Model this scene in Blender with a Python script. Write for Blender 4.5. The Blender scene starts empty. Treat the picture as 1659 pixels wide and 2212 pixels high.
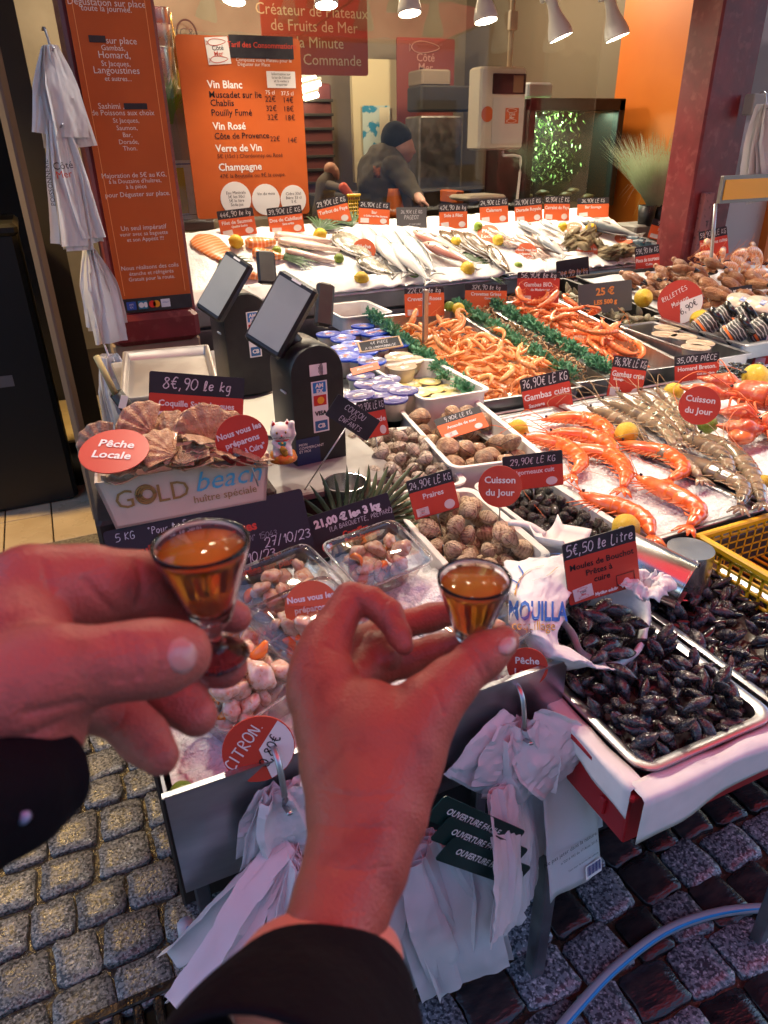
import bpy, math, random
import numpy as np
from mathutils import Vector, Matrix, Euler, Quaternion, noise
SC = bpy.context.scene
COL = SC.collection
rnd = random.Random(7)
PI = math.pi
def rad(a): return math.radians(a)
# ------------------------------------------------------------------ camera
F_PX, CX, CY = 1534.0, 829.5, 1106.0          # photograph measured at 1659 x 2212
_h, _p, _r = rad(24), rad(27.5), rad(1.0)
CAM = np.array([0, 0, 1.55])
FW = np.array([math.sin(_h)*math.cos(_p), math.cos(_h)*math.cos(_p), -math.sin(_p)])
_r0 = np.array([math.cos(_h), -math.sin(_h), 0]); _u0 = np.cross(_r0, FW)
RT = math.cos(_r)*_r0 - math.sin(_r)*_u0
DN = -math.sin(_r)*_r0 - math.cos(_r)*_u0
def ray(u, v):
    d = F_PX*FW + (u-CX)*RT + (v-CY)*DN
    return d/np.linalg.norm(d)
def P(u, v, z):                # point of a pixel on the level z
    d = ray(u, v); return CAM + d*((z-CAM[2])/d[2])
def PY(u, v, Y):               # point of a pixel on the upright plane y = Y
    d = ray(u, v); return CAM + d*(Y/d[1])
def Pd(u, v, dist):            # point of a pixel at a distance
    return CAM + ray(u, v)*dist
def Pplane(u, v, p0, n):
    d = ray(u, v); return CAM + d*(np.dot(np.asarray(p0)-CAM, n)/np.dot(d, n))
cd = bpy.data.cameras.new('camera'); cam = bpy.data.objects.new('camera', cd); COL.objects.link(cam)
cd.sensor_fit = 'VERTICAL'; cd.sensor_height = 36; cd.sensor_width = 27
cd.lens = 36*F_PX/2212; cd.clip_start = .02; cd.clip_end = 200
U_ = -DN; B_ = -FW
cam.matrix_world = Matrix(((RT[0], U_[0], B_[0], CAM[0]), (RT[1], U_[1], B_[1], CAM[1]), (RT[2], U_[2], B_[2], CAM[2]), (0, 0, 0, 1)))
cd.dof.use_dof = True; cd.dof.focus_distance = 1.7; cd.dof.aperture_fstop = 14.0
SC.camera = cam
# ------------------------------------------------------------------ world, sun, exposure
W = bpy.data.worlds.new('World'); SC.world = W; W.use_nodes = True
nt = W.node_tree; bg = nt.nodes['Background']
sky = nt.nodes.new('ShaderNodeTexSky'); sky.sky_type = 'NISHITA'; sky.sun_disc = False
SUN_EL, SUN_AZ = 58, 78
sky.sun_elevation = rad(SUN_EL); sky.sun_rotation = rad(SUN_AZ); sky.air_density = 1.2; sky.dust_density = .6; sky.ozone_density = 6.0
nt.links.new(sky.outputs[0], bg.inputs[0]); bg.inputs[1].default_value = 0.125
sl = bpy.data.lights.new('sun', 'SUN'); sl.energy = 2.0; sl.angle = rad(4); sl.color = (1, .95, .88)
so = bpy.data.objects.new('sun', sl); COL.objects.link(so)
_sd = Vector((math.sin(rad(SUN_AZ))*math.cos(rad(SUN_EL)), math.cos(rad(SUN_AZ))*math.cos(rad(SUN_EL)), math.sin(rad(SUN_EL))))
so.rotation_euler = _sd.to_track_quat('Z', 'Y').to_euler(); so.location = (0, -3, 8)
SC.view_settings.view_transform = 'Standard'; SC.view_settings.look = 'None'
SC.view_settings.exposure = 1.3; SC.view_settings.gamma = 1.0
SC.render.engine = 'CYCLES'
cy = SC.cycles; cy.use_denoising = True; cy.max_bounces = 9; cy.diffuse_bounces = 3; cy.glossy_bounces = 4
cy.transmission_bounces = 8; cy.transparent_max_bounces = 14; cy.caustics_reflective = False; cy.caustics_refractive = False
cy.sample_clamp_indirect = 6.0; cy.use_adaptive_sampling = True; cy.adaptive_threshold = .015
# ------------------------------------------------------------------ materials
_M = {}
def mat(name, col=(.5, .5, .5), rough=.5, metal=0, col2=None, vs=20, vmix=(.35, .65), bump=0, bs=60, spec=.5, trans=0, ior=1.45,
        sss=0, coat=0, rv=0, emit=None, es=0, alpha=1, detail=4, stretch=None, col3=None, v3=90, rough2=None, wave=None, sheen=0):
    if name in _M: return _M[name]
    m = bpy.data.materials.new(name); _M[name] = m; m.use_nodes = True
    n = m.node_tree.nodes; l = m.node_tree.links; b = n['Principled BSDF']
    def c4(c): return (c[0], c[1], c[2], 1)
    b.inputs['Base Color'].default_value = c4(col); b.inputs['Roughness'].default_value = rough
    b.inputs['Metallic'].default_value = metal; b.inputs['Specular IOR Level'].default_value = spec
    b.inputs['IOR'].default_value = ior; b.inputs['Transmission Weight'].default_value = trans
    b.inputs['Coat Weight'].default_value = coat; b.inputs['Coat Roughness'].default_value = .08
    b.inputs['Sheen Weight'].default_value = sheen
    if sss: b.inputs['Subsurface Weight'].default_value = sss; b.inputs['Subsurface Radius'].default_value = (.008, .003, .002); b.inputs['Subsurface Scale'].default_value = 1.0
    if alpha < 1: b.inputs['Alpha'].default_value = alpha
    if emit: b.inputs['Emission Color'].default_value = c4(emit); b.inputs['Emission Strength'].default_value = es
    need = col2 or bump or rv or col3 or wave or rough2 is not None
    if not need: return m
    tc = n.new('ShaderNodeTexCoord'); oi = n.new('ShaderNodeObjectInfo')
    va = n.new('ShaderNodeVectorMath'); va.operation = 'MULTIPLY_ADD'
    co = n.new('ShaderNodeCombineXYZ')
    for i in range(3): l.new(oi.outputs['Random'], co.inputs[i])
    l.new(co.outputs[0], va.inputs[0]); va.inputs[1].default_value = (13.1, 7.7, 3.3); l.new(tc.outputs['Object'], va.inputs[2])
    vec = va.outputs[0]
    if stretch:
        mp = n.new('ShaderNodeMapping'); mp.inputs['Scale'].default_value = stretch; l.new(vec, mp.inputs[0]); vec = mp.outputs[0]
    def nz(sc, det=detail):
        t = n.new('ShaderNodeTexNoise'); t.inputs['Scale'].default_value = sc; t.inputs['Detail'].default_value = det; l.new(vec, t.inputs['Vector']); return t.outputs['Fac']
    def ramp(f, a, bb):
        r_ = n.new('ShaderNodeMapRange'); r_.inputs[1].default_value = a; r_.inputs[2].default_value = bb; l.new(f, r_.inputs[0]); return r_.outputs[0]
    out = None
    def mix(f, a, bcol):
        mx = n.new('ShaderNodeMix'); mx.data_type = 'RGBA'; l.new(f, mx.inputs[0])
        if hasattr(a, 'is_output') or not isinstance(a, tuple): l.new(a, mx.inputs[6])
        else: mx.inputs[6].default_value = c4(a)
        mx.inputs[7].default_value = c4(bcol); return mx.outputs[2]
    if wave:                                  # (colour, scale, axis, distortion, lo, hi)
        w = n.new('ShaderNodeTexWave'); w.bands_direction = wave[2]; w.inputs['Scale'].default_value = wave[1]; w.inputs['Distortion'].default_value = wave[3]; w.inputs['Detail'].default_value = 2
        l.new(vec, w.inputs['Vector']); out = mix(ramp(w.outputs['Fac'], wave[4], wave[5]), out or col, wave[0])
    if col2: out = mix(ramp(nz(vs), vmix[0], vmix[1]), out or col, col2)
    if col3: out = mix(ramp(nz(v3), .55, .68), out or col, col3)
    if rv:
        hs = n.new('ShaderNodeHueSaturation'); r_ = n.new('ShaderNodeMapRange'); r_.inputs[3].default_value = 1-rv; r_.inputs[4].default_value = 1+rv
        l.new(oi.outputs['Random'], r_.inputs[0]); l.new(r_.outputs[0], hs.inputs['Value'])
        if out: l.new(out, hs.inputs['Color'])
        else: hs.inputs['Color'].default_value = c4(col)
        out = hs.outputs[0]
    if out: l.new(out, b.inputs['Base Color'])
    if rough2 is not None:
        r_ = n.new('ShaderNodeMapRange'); r_.inputs[1].default_value = .4; r_.inputs[2].default_value = .62; r_.inputs[3].default_value = rough; r_.inputs[4].default_value = rough2
        l.new(nz(vs*.7+3), r_.inputs[0]); l.new(r_.outputs[0], b.inputs['Roughness'])
    if bump:
        bp = n.new('ShaderNodeBump'); bp.inputs['Strength'].default_value = 1; bp.inputs['Distance'].default_value = bump
        l.new(nz(bs, 3), bp.inputs['Height']); l.new(bp.outputs[0], b.inputs['Normal'])
    return m
def thin_glass(name, col=(1, 1, 1), refl=.07, rough=.02):
    if name in _M: return _M[name]
    m = bpy.data.materials.new(name); _M[name] = m; m.use_nodes = True; n = m.node_tree.nodes; l = m.node_tree.links
    n.remove(n['Principled BSDF']); o = n['Material Output']
    t = n.new('ShaderNodeBsdfTransparent'); t.inputs[0].default_value = (*col, 1)
    g = n.new('ShaderNodeBsdfGlossy'); g.inputs['Roughness'].default_value = rough
    lw = n.new('ShaderNodeLayerWeight'); lw.inputs[0].default_value = .35
    mr = n.new('ShaderNodeMapRange'); mr.inputs[3].default_value = refl; mr.inputs[4].default_value = min(1, refl*9); l.new(lw.outputs['Fresnel'], mr.inputs[0])
    mx = n.new('ShaderNodeMixShader'); l.new(mr.outputs[0], mx.inputs[0]); l.new(t.outputs[0], mx.inputs[1]); l.new(g.outputs[0], mx.inputs[2]); l.new(mx.outputs[0], o.inputs[0])
    return m
def emission(name, col, s):
    if name in _M: return _M[name]
    m = bpy.data.materials.new(name); _M[name] = m; m.use_nodes = True; n = m.node_tree.nodes
    b = n['Principled BSDF']; b.inputs['Base Color'].default_value = (0, 0, 0, 1); b.inputs['Emission Color'].default_value = (*col, 1); b.inputs['Emission Strength'].default_value = s
    return m
# ------------------------------------------------------------------ mesh building
class MB:
    def __init__(s): s.v = []; s.f = []; s.m = []; s.n = 0
    def add(s, VF, mi=0, M=None, t=None):
        V, Fc = VF; V = np.asarray(V, float).reshape(-1, 3)
        if M is not None:
            A = np.array(M); V = V@A[:3, :3].T + (A[:3, 3] if A.shape[0] == 4 else 0)
        if t is not None: V = V + np.asarray(t)
        s.v.append(V); n = s.n
        s.f += [tuple(i+n for i in f) for f in Fc]; s.m += [mi]*len(Fc); s.n += len(V); return s
    def mesh(s, name, mats, smooth=True):
        me = bpy.data.meshes.new(name); V = np.concatenate(s.v) if s.v else np.zeros((0, 3))
        me.from_pydata(V.tolist(), [], s.f)
        for m in (mats if isinstance(mats, (list, tuple)) else [mats]): me.materials.append(m)
        if any(s.m): me.polygons.foreach_set('material_index', s.m)
        if smooth: me.polygons.foreach_set('use_smooth', [True]*len(me.polygons))
        me.update(); return me
    def build(s, name, mats, parent=None, smooth=True, loc=None, rot=None, edge=None):
        me = s.mesh(name, mats, smooth); o = obj(name, me, parent, loc, rot)
        if smooth and edge: me.set_sharp_from_angle(angle=rad(edge))
        return o
def obj(name, data, parent=None, loc=None, rot=None, scale=None):
    o = bpy.data.objects.new(name, data); COL.objects.link(o)
    if parent: o.parent = parent
    if loc is not None: o.location = tuple(float(c) for c in loc)
    if rot is not None:
        if isinstance(rot, Matrix): o.rotation_euler = rot.to_3x3().to_euler()
        else: o.rotation_euler = rot
    if scale is not None: o.scale = (scale,)*3 if not hasattr(scale, '__len__') else scale
    return o
def tag(o, label=None, cat=None, group=None, kind=None):
    if label: o['label'] = label
    if cat: o['category'] = cat
    if group: o['group'] = group
    if kind: o['kind'] = kind
    return o
def thing(name, label, cat, loc=(0, 0, 0), rot=(0, 0, 0), group=None):
    o = obj(name, None, None, loc, rot); o.empty_display_size = .05
    return tag(o, label, cat, group)
def copy_tree(o, parent=None, label=None, loc=None, rot=None, scale=None, group=None):
    c = o.copy(); COL.objects.link(c); c.parent = parent
    if label: c['label'] = label
    if group: c['group'] = group
    if loc is not None: c.location = tuple(float(x) for x in loc)
    if rot is not None: c.rotation_euler = rot.to_3x3().to_euler() if isinstance(rot, Matrix) else rot
    if scale is not None: c.scale = (scale,)*3
    for ch in o.children: copy_tree(ch, c)
    return c
# shapes --------------------------------------------------------------
def box(sx, sy, sz, c=(0, 0, 0), taper=1.0):
    x, y, z = sx/2, sy/2, sz/2; V = []
    for k, zz in ((taper, -z), (1, z)):
        V += [(-x*k, -y*k, zz), (x*k, -y*k, zz), (x*k, y*k, zz), (-x*k, y*k, zz)]
    V = np.array(V)+np.array(c)
    return V, [(0, 3, 2, 1), (4, 5, 6, 7), (0, 1, 5, 4), (1, 2, 6, 5), (2, 3, 7, 6), (3, 0, 4, 7)]
def bbox(sx, sy, sz, b=.003, c=(0, 0, 0)):        # bevelled box
    V = []; Fc = []
    x, y, z = sx/2, sy/2, sz/2; b = min(b, x*.9, y*.9, z*.9)
    prof = [(-z, b), (-z+b, 0), (z-b, 0), (z, b)]
    rings = []
    for zz, i in prof:
        xx, yy = x-i, y-i; bb = b
        r = [(-xx+bb, -yy), (xx-bb, -yy), (xx, -yy+bb), (xx, yy-bb), (xx-bb, yy), (-xx+bb, yy), (-xx, yy-bb), (-xx, -yy+bb)]
        rings.append(len(V)); V += [(a, q, zz) for a, q in r]
    for k in range(3):
        for i in range(8): j = (i+1) % 8; Fc.append((rings[k]+i, rings[k]+j, rings[k+1]+j, rings[k+1]+i))
    Fc.append(tuple(range(7, -1, -1))); Fc.append(tuple(rings[3]+i for i in range(8)))
    return np.array(V)+np.array(c), Fc
def rring(x, y, r, n=4):                           # rounded rectangle outline
    o = []
    for cx, cy_, a0 in ((x-r, y-r, 0), (-x+r, y-r, 90), (-x+r, -y+r, 180), (x-r, -y+r, 270)):
        for i in range(n+1): a = rad(a0+90*i/n); o.append((cx+r*math.cos(a), cy_+r*math.sin(a)))
    return o
def rings(rs, cap0=True, cap1=True, closed=True):
    n = len(rs[0]); V = np.concatenate([np.asarray(r, float) for r in rs]); Fc = []
    for k in range(len(rs)-1):
        for i in range(n if closed else n-1):
            j = (i+1) % n; Fc.append((k*n+i, k*n+j, (k+1)*n+j, (k+1)*n+i))
    if cap0: Fc.append(tuple(range(n-1, -1, -1)))
    if cap1: Fc.append(tuple((len(rs)-1)*n+i for i in range(n)))
    return V, Fc
def plate(w, h, t, r=.004, c=(0, 0, 0), z0=0):      # rounded plate standing in XZ, front at y=-t/2
    o = rring(w/2, h/2, r, 3)
    return rings([[(a+c[0], y+c[1], b+c[2]) for a, b in o] for y in (t/2, -t/2)])
def disc(r, t, n=28, sy=1):
    o = [(r*math.cos(2*PI*i/n), sy*r*math.sin(2*PI*i/n)) for i in range(n)]
    return rings([[(a, y, b) for a, b in o] for y in (t/2, -t/2)])
def lathe(prof, n=20, cap0=True, cap1=True):
    return rings([[(r*math.cos(2*PI*i/n), r*math.sin(2*PI*i/n), z) for i in range(n)] for r, z in prof], cap0, cap1)
def loft(path, rad_, k=10, up=(0, 0, 1), cap=True, phase=0):
    """tube along a path; rad_: scalar, list of r or list of (r_side, r_up)"""
    p = np.asarray(path, float); N = len(p)
    if np.isscalar(rad_): rad_ = [rad_]*N
    t = np.gradient(p, axis=0); t /= np.linalg.norm(t, axis=1)[:, None]+1e-12
    up = np.asarray(up, float); rs = []
    for i in range(N):
        s_ = np.cross(t[i], up)
        if np.linalg.norm(s_) < 1e-3: s_ = np.cross(t[i], (1, .1, .03))
        s_ /= np.linalg.norm(s_); u_ = np.cross(s_, t[i])
        r = rad_[i]; a, b = (r, r) if np.isscalar(r) else r
        rs.append([p[i]+s_*a*math.cos(q)+u_*b*math.sin(q) for q in [phase+2*PI*j/k for j in range(k)]])
    return rings(rs, cap, cap)
def curve_pts(pts, n=12):                          # Catmull-Rom through points
    p = np.asarray(pts, float); q = np.vstack([2*p[0]-p[1], p, 2*p[-1]-p[-2]]); o = []
    for i in range(1, len(q)-2):
        for s_ in np.linspace(0, 1, n, endpoint=False):
            a, b, c, d = q[i-1], q[i], q[i+1], q[i+2]
            o.append(.5*((2*b)+(c-a)*s_+(2*a-5*b+4*c-d)*s_**2+(-a+3*b-3*c+d)*s_**3))
    o.append(p[-1]); return np.array(o)
def ell(rx, ry, rz, n=12, m=8, c=(0, 0, 0), fn=None):
    V = [(0, 0, -1)]+[(math.sin(b)*math.cos(a), math.sin(b)*math.sin(a), -math.cos(b)) for b in [PI*j/m for j in range(1, m)] for a in [2*PI*i/n for i in range(n)]]+[(0, 0, 1)]
    V = np.array(V)
    if fn is not None: V = fn(V)
    V = V*np.array((rx, ry, rz))+np.array(c); Fc = []
    for i in range(n): Fc.append((0, 1+(i+1) % n, 1+i)); Fc.append((len(V)-1, 1+(m-2)*n+i, 1+(m-2)*n+(i+1) % n))
    for j in range(m-2):
        for i in range(n): a = 1+j*n; Fc.append((a+i, a+(i+1) % n, a+n+(i+1) % n, a+n+i))
    return V, Fc
def grid(fn, nu, nv, wrap=False):
    V = [fn(i/(nu-1), j/(nv-1)) for j in range(nv) for i in range(nu)]; Fc = []
    for j in range(nv-1):
        for i in range(nu-1): a = j*nu+i; Fc.append((a, a+1, a+nu+1, a+nu))
    return np.array(V), Fc
def solid(VF, t):                                  # thicken an open sheet
    V, Fc = VF; V = np.asarray(V); N = np.zeros_like(V)
    for f in Fc:
        nn = np.cross(V[f[1]]-V[f[0]], V[f[2]]-V[f[0]]); 
        for i in f: N[i] += nn
    N /= np.linalg.norm(N, axis=1)[:, None]+1e-12; n = len(V)
    cnt = {}
    for f in Fc:
        for a, b in zip(f, f[1:]+f[:1]): cnt[(a, b)] = 1
    F2 = list(Fc)+[tuple(i+n for i in reversed(f)) for f in Fc]
    for a, b in cnt:
        if (b, a) not in cnt: F2.append((b, a, a+n, b+n))
    return np.vstack([V, V-N*t]), F2
def euler(x=0, y=0, z=0): return Euler((rad(x), rad(y), rad(z))).to_matrix()
def T4(loc, R=None, s=1):
    M = Matrix.Translation(Vector(tuple(float(c) for c in loc)))
    if R is not None: M = M@(R.to_4x4() if isinstance(R, Matrix) else R)
    return M@Matrix.Scale(s, 4)
def basis(x, y, z): return Matrix(((x[0], y[0], z[0]), (x[1], y[1], z[1]), (x[2], y[2], z[2])))
def nrm(a): a = np.asarray(a, float); return a/np.linalg.norm(a)
# organic shapes: smooth union of tapered capsules, meshed by surface nets -----------
def sdf_mesh(prims, res, pad=.006, kgroup=.001):
    """prims: (a, b, ra, rb, k, group). smooth-min k inside a group, kgroup between groups"""
    A = np.array([p[0] for p in prims], float); B = np.array([p[1] for p in prims], float)
    R = max(max(p[2], p[3]) for p in prims)
    lo = np.minimum(A, B).min(0)-R-pad; hi = np.maximum(A, B).max(0)+R+pad
    n = np.ceil((hi-lo)/res).astype(int)+1
    ax = [lo[i]+res*np.arange(n[i]) for i in range(3)]
    fields = {}
    for a, b, ra, rb, k, g in prims:
        a = np.asarray(a, float); b = np.asarray(b, float)
        D = fields.setdefault(g, np.full(n, 1.0, np.float32))
        m = max(ra, rb)+4*k+3*res
        i0 = np.maximum(((np.minimum(a, b)-m-lo)/res).astype(int), 0); i1 = np.minimum(((np.maximum(a, b)+m-lo)/res).astype(int)+2, n)
        if (i1 <= i0).any(): continue
        sl_ = tuple(slice(i0[j], i1[j]) for j in range(3))
        X, Y, Z = np.meshgrid(*[ax[j][sl_[j]] for j in range(3)], indexing='ij')
        pa = np.stack([X-a[0], Y-a[1], Z-a[2]], -1).astype(np.float32); ba = (b-a).astype(np.float32)
        h = np.clip(pa@ba/(ba@ba+1e-12), 0, 1)
        d = np.linalg.norm(pa-h[..., None]*ba, axis=-1)-(ra+(rb-ra)*h)
        o = D[sl_]; hh = np.maximum(k-np.abs(o-d), 0)/max(k, 1e-9)
        D[sl_] = np.minimum(o, d)-hh*hh*k*.25
    D = None
    for g in fields:
        if D is None: D = fields[g]
        else:
            hh = np.maximum(kgroup-np.abs(D-fields[g]), 0)/kgroup; D = np.minimum(D, fields[g])-hh*hh*kgroup*.25
    return surface_net(D, lo, res)
def surface_net(D, lo, res):
    n = D.shape; S = D < 0
    off = [(i, j, k) for i in (0, 1) for j in (0, 1) for k in (0, 1)]
    c = sum(S[o[0]:n[0]-1+o[0], o[1]:n[1]-1+o[1], o[2]:n[2]-1+o[2]].astype(np.int8) for o in off)
    idx = np.argwhere((c > 0) & (c < 8)); ids = np.full(c.shape, -1, int); ids[tuple(idx.T)] = np.arange(len(idx))
    acc = np.zeros((len(idx), 3)); w = np.zeros(len(idx))
    for a in off:
        for ax_ in range(3):
            if a[ax_]: continue
            b = list(a); b[ax_] = 1
            da = D[idx[:, 0]+a[0], idx[:, 1]+a[1], idx[:, 2]+a[2]]; db = D[idx[:, 0]+b[0], idx[:, 1]+b[1], idx[:, 2]+b[2]]
            m = (da < 0) != (db < 0); t = np.where(m, da/(da-db+1e-12), 0)
            p = np.array(a, float)[None].repeat(len(idx), 0); p[:, ax_] = t
            acc += np.where(m[:, None], p, 0); w += m
    V = lo+res*(idx+acc/w[:, None]); Fc = []
    for ax_ in range(3):
        sl0 = [slice(1, n[i]-1) for i in range(3)]; sl0[ax_] = slice(0, n[ax_]-1); sl1 = list(sl0); sl1[ax_] = slice(1, n[ax_])
        a = S[tuple(sl0)]; b = S[tuple(sl1)]; e = np.argwhere(a != b); o1, o2 = (ax_+1) % 3, (ax_+2) % 3
        base = e.copy()
        for i in range(3):
            if i != ax_: base[:, i] += 1
        def q(d1, d2):
            r_ = base.copy(); r_[:, o1] -= d1; r_[:, o2] -= d2; return ids[tuple(r_.T)]
        Q = np.stack([q(1, 1), q(0, 1), q(0, 0), q(1, 0)], 1)
        ins = a[tuple(e.T)]; Q[~ins] = Q[~ins][:, ::-1]
        Fc += [tuple(r_) for r_ in Q.tolist()]
    return V, Fc
def smooth_vf(VF, it=2, f=.5):
    V, Fc = VF; V = np.array(V); E = np.array([(a, b) for q in Fc for a, b in zip(q, q[1:]+q[:1])])
    for _ in range(it):
        s_ = np.zeros_like(V); c = np.zeros(len(V)); np.add.at(s_, E[:, 0], V[E[:, 1]]); np.add.at(c, E[:, 0], 1)
        V = V+f*(s_/np.maximum(c, 1)[:, None]-V)
    return V, Fc
# writing ------------------------------------------------------------
def text(s_, size, align='CENTER', bold=0, sx=1, shear=0):
    cu = bpy.data.curves.new('lettering', 'FONT'); cu.body = s_; cu.size = size; cu.align_x = align; cu.shear = shear; cu.resolution_u = 2; cu.space_line = .95
    if bold: cu.offset = bold
    o = bpy.data.objects.new('lettering', cu); me = o.to_mesh()
    V = np.array([v.co[:] for v in me.vertices]).reshape(-1, 3); Fc = [tuple(p.vertices) for p in me.polygons]
    o.to_mesh_clear(); bpy.data.objects.remove(o); bpy.data.curves.remove(cu)
    V = np.stack([V[:, 0]*sx, V[:, 2]*0, V[:, 1]], 1)          # into the XZ plane
    return V, Fc
_G = {'0': [[(3, 0), (1, 1), (0, 4), (1, 8), (3, 9), (5, 7), (5, 3), (3, 0)]], '1': [[(1, 6), (3, 9), (3, 0)]], '2': [[(0, 7), (1, 9), (4, 9), (5, 7), (3, 3), (0, 0), (2, .6), (5, 0)]],
      '3': [[(0, 8), (2, 9), (4.5, 8), (4, 6), (2, 5), (4.5, 4), (5, 2), (3, 0), (0, 1)]], '4': [[(3, 9), (0, 3), (5, 3.5)], [(4, 6), (3.4, -1)]], '5': [[(5, 9), (1, 9), (.7, 5), (3, 5.5), (5, 3.5), (4, .7), (0, 0)]],
      '6': [[(4, 9), (1, 6), (0, 3), (1.5, 0), (4, .6), (4.6, 3), (3, 4.6), (.5, 3)]], '7': [[(0, 9), (5, 9), (2, 0)], [(1, 4.6), (4.6, 5)]], '8': [[(4.5, 8), (2.5, 9), (1, 7.5), (4.5, 3), (4, .8), (2, 0), (.3, 1.8), (2, 4.6), (4.6, 7.8)]],
      '9': [[(4.4, 6), (3, 4.6), (1, 5.4), (.6, 8), (2.6, 9), (4.4, 7.6), (4, 3), (2.5, -1)]], ',': [[(1.4, 1), (.6, -2)]], '.': [[(.8, 0), (1.2, .4)]], ' ': [], '€': [[(5, 8.4), (3, 9), (1.4, 6), (1.4, 3), (3, 0), (5, .8)], [(0, 5.6), (4, 5.6)], [(0, 3.6), (3.6, 3.6)]],
      'l': [[(.4, 0), (2, 4), (2.4, 8), (1.2, 8.6), (.8, 3), (1.6, .2), (3, 1)]], 'e': [[(.3, 2.4), (3.6, 3.2), (3, 5), (1, 4.6), (.4, 2), (1.6, .2), (4, 1)]], 'k': [[(1, 9), (.5, 0)], [(4, 5.5), (.8, 2.8), (4, 0)]], 'g': [[(3.6, 5), (1, 4.6), (.6, 1.6), (2.8, .8), (3.6, 5), (3.2, -2), (1, -3)]],
      'L': [[(1, 9), (.6, .3), (4.4, 0)]], 'E': [[(4.6, 8.6), (1, 9), (.7, 0), (4.6, .3)], [(.9, 4.8), (4, 5)]], 'K': [[(1, 9), (.8, 0)], [(5, 8.6), (1, 4.2), (5, 0)]], 'G': [[(4.6, 8), (2, 9), (.4, 5), (1.4, .6), (4.4, .6), (4.6, 4), (2.6, 4)]],
      'P': [[(.8, 0), (1, 9), (4, 8.6), (4.6, 6), (1, 4.6)]], 'A': [[(0, 0), (2.6, 9), (5, 0)], [(1, 3.6), (4.2, 3.6)]], 'O': [[(2.6, 0), (.4, 2), (.4, 7), (2.6, 9), (5, 7), (5, 2), (2.6, 0)]], 'T': [[(0, 9), (5.4, 8.6)], [(2.8, 8.8), (2.6, 0)]],
      'I': [[(1, 9), (1, 0)]], 'C': [[(4.8, 8), (2, 9), (.3, 5), (1.4, .6), (4.8, .8)]], 'S': [[(4.6, 8.4), (2, 9), (.8, 7), (4, 4), (4, 1), (.4, .4)]], 'U': [[(.6, 9), (.6, 2), (2.6, 0), (4.6, 2), (4.8, 9)]], 'N': [[(.6, 0), (.8, 9), (4.6, 0), (5, 9)]], 'F': [[(4.6, 9), (1, 8.8), (.8, 0)], [(1, 5), (4, 5)]],
      'R': [[(.8, 0), (1, 9), (4, 8.4), (4.2, 6), (1, 4.6), (5, 0)]], 'È': [[(4.6, 8.6), (1, 9), (.7, 0), (4.6, .3)], [(.9, 4.8), (4, 5)], [(2, 12), (3.4, 10.4)]], 'É': [[(4.6, 8.6), (1, 9), (.7, 0), (4.6, .3)], [(.9, 4.8), (4, 5)], [(2.4, 10.4), (4, 12)]],
      'i': [[(.6, 5), (.6, 0)], [(.6, 7), (.7, 7.5)]], 't': [[(1.6, 8), (1.4, .6), (3, .4)], [(0, 5.6), (3.2, 6)]], 'r': [[(.6, 5), (.7, 0)], [(.7, 3.6), (2, 5), (3.4, 4.6)]], '/': [[(3.6, 10), (0, -1)]], '(': [[(2, 10), (.6, 6), (.6, 2), (2, -1.5)]], ')': [[(0, 10), (1.6, 6), (1.6, 2), (0, -1.5)]],
      'Q': [[(2.6, 0), (.4, 2), (.4, 7), (2.6, 9), (5, 7), (5, 2), (2.6, 0)], [(3, 2), (5.4, -.6)]], 'B': [[(.8, 0), (.9, 9), (4, 8.4), (3.6, 5.4), (1, 4.8), (4.6, 4), (4.6, 1), (.8, 0)]], 'Y': [[(0, 9), (2.4, 4.6), (5, 9)], [(2.4, 4.6), (2.2, 0)]], 'M': [[(0, 0), (.8, 9), (2.8, 3), (5, 9), (5.6, 0)]], 'D': [[(.8, 0), (1, 9), (4, 8), (5, 4.6), (3.6, .6), (.8, 0)]],
      'o': [[(2, 0), (.4, 2), (1, 4.6), (3, 5), (4, 3), (3, .4), (2, 0)]], 'a': [[(3.6, 5), (1, 4.4), (.4, 1.6), (2, .2), (3.6, 2), (3.7, 5), (3.9, .4)]], 's': [[(3.4, 4.8), (1, 4.8), (1, 3), (3.2, 2), (2.8, .2), (.4, .4)]], 'n': [[(.6, 5), (.6, 0)], [(.6, 3.6), (2.4, 5), (3.4, 4), (3.4, 0)]], 'u': [[(.6, 5), (.8, .8), (2.6, .2), (3.4, 5), (3.6, 0)]], 'm': [[(.5, 5), (.5, 0)], [(.5, 4), (2, 5), (2.4, 0)], [(2.3, 4), (4, 5), (4.4, 0)]], 'p': [[(.6, 5), (.5, -3)], [(.6, 4.4), (3, 5), (3.6, 2.4), (2, .2), (.6, 1)]],
      '\'': [[(.6, 9), (.4, 7)]], '°': [[(1, 9), (.2, 8), (1, 7), (1.8, 8), (1, 9)]]}
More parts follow.
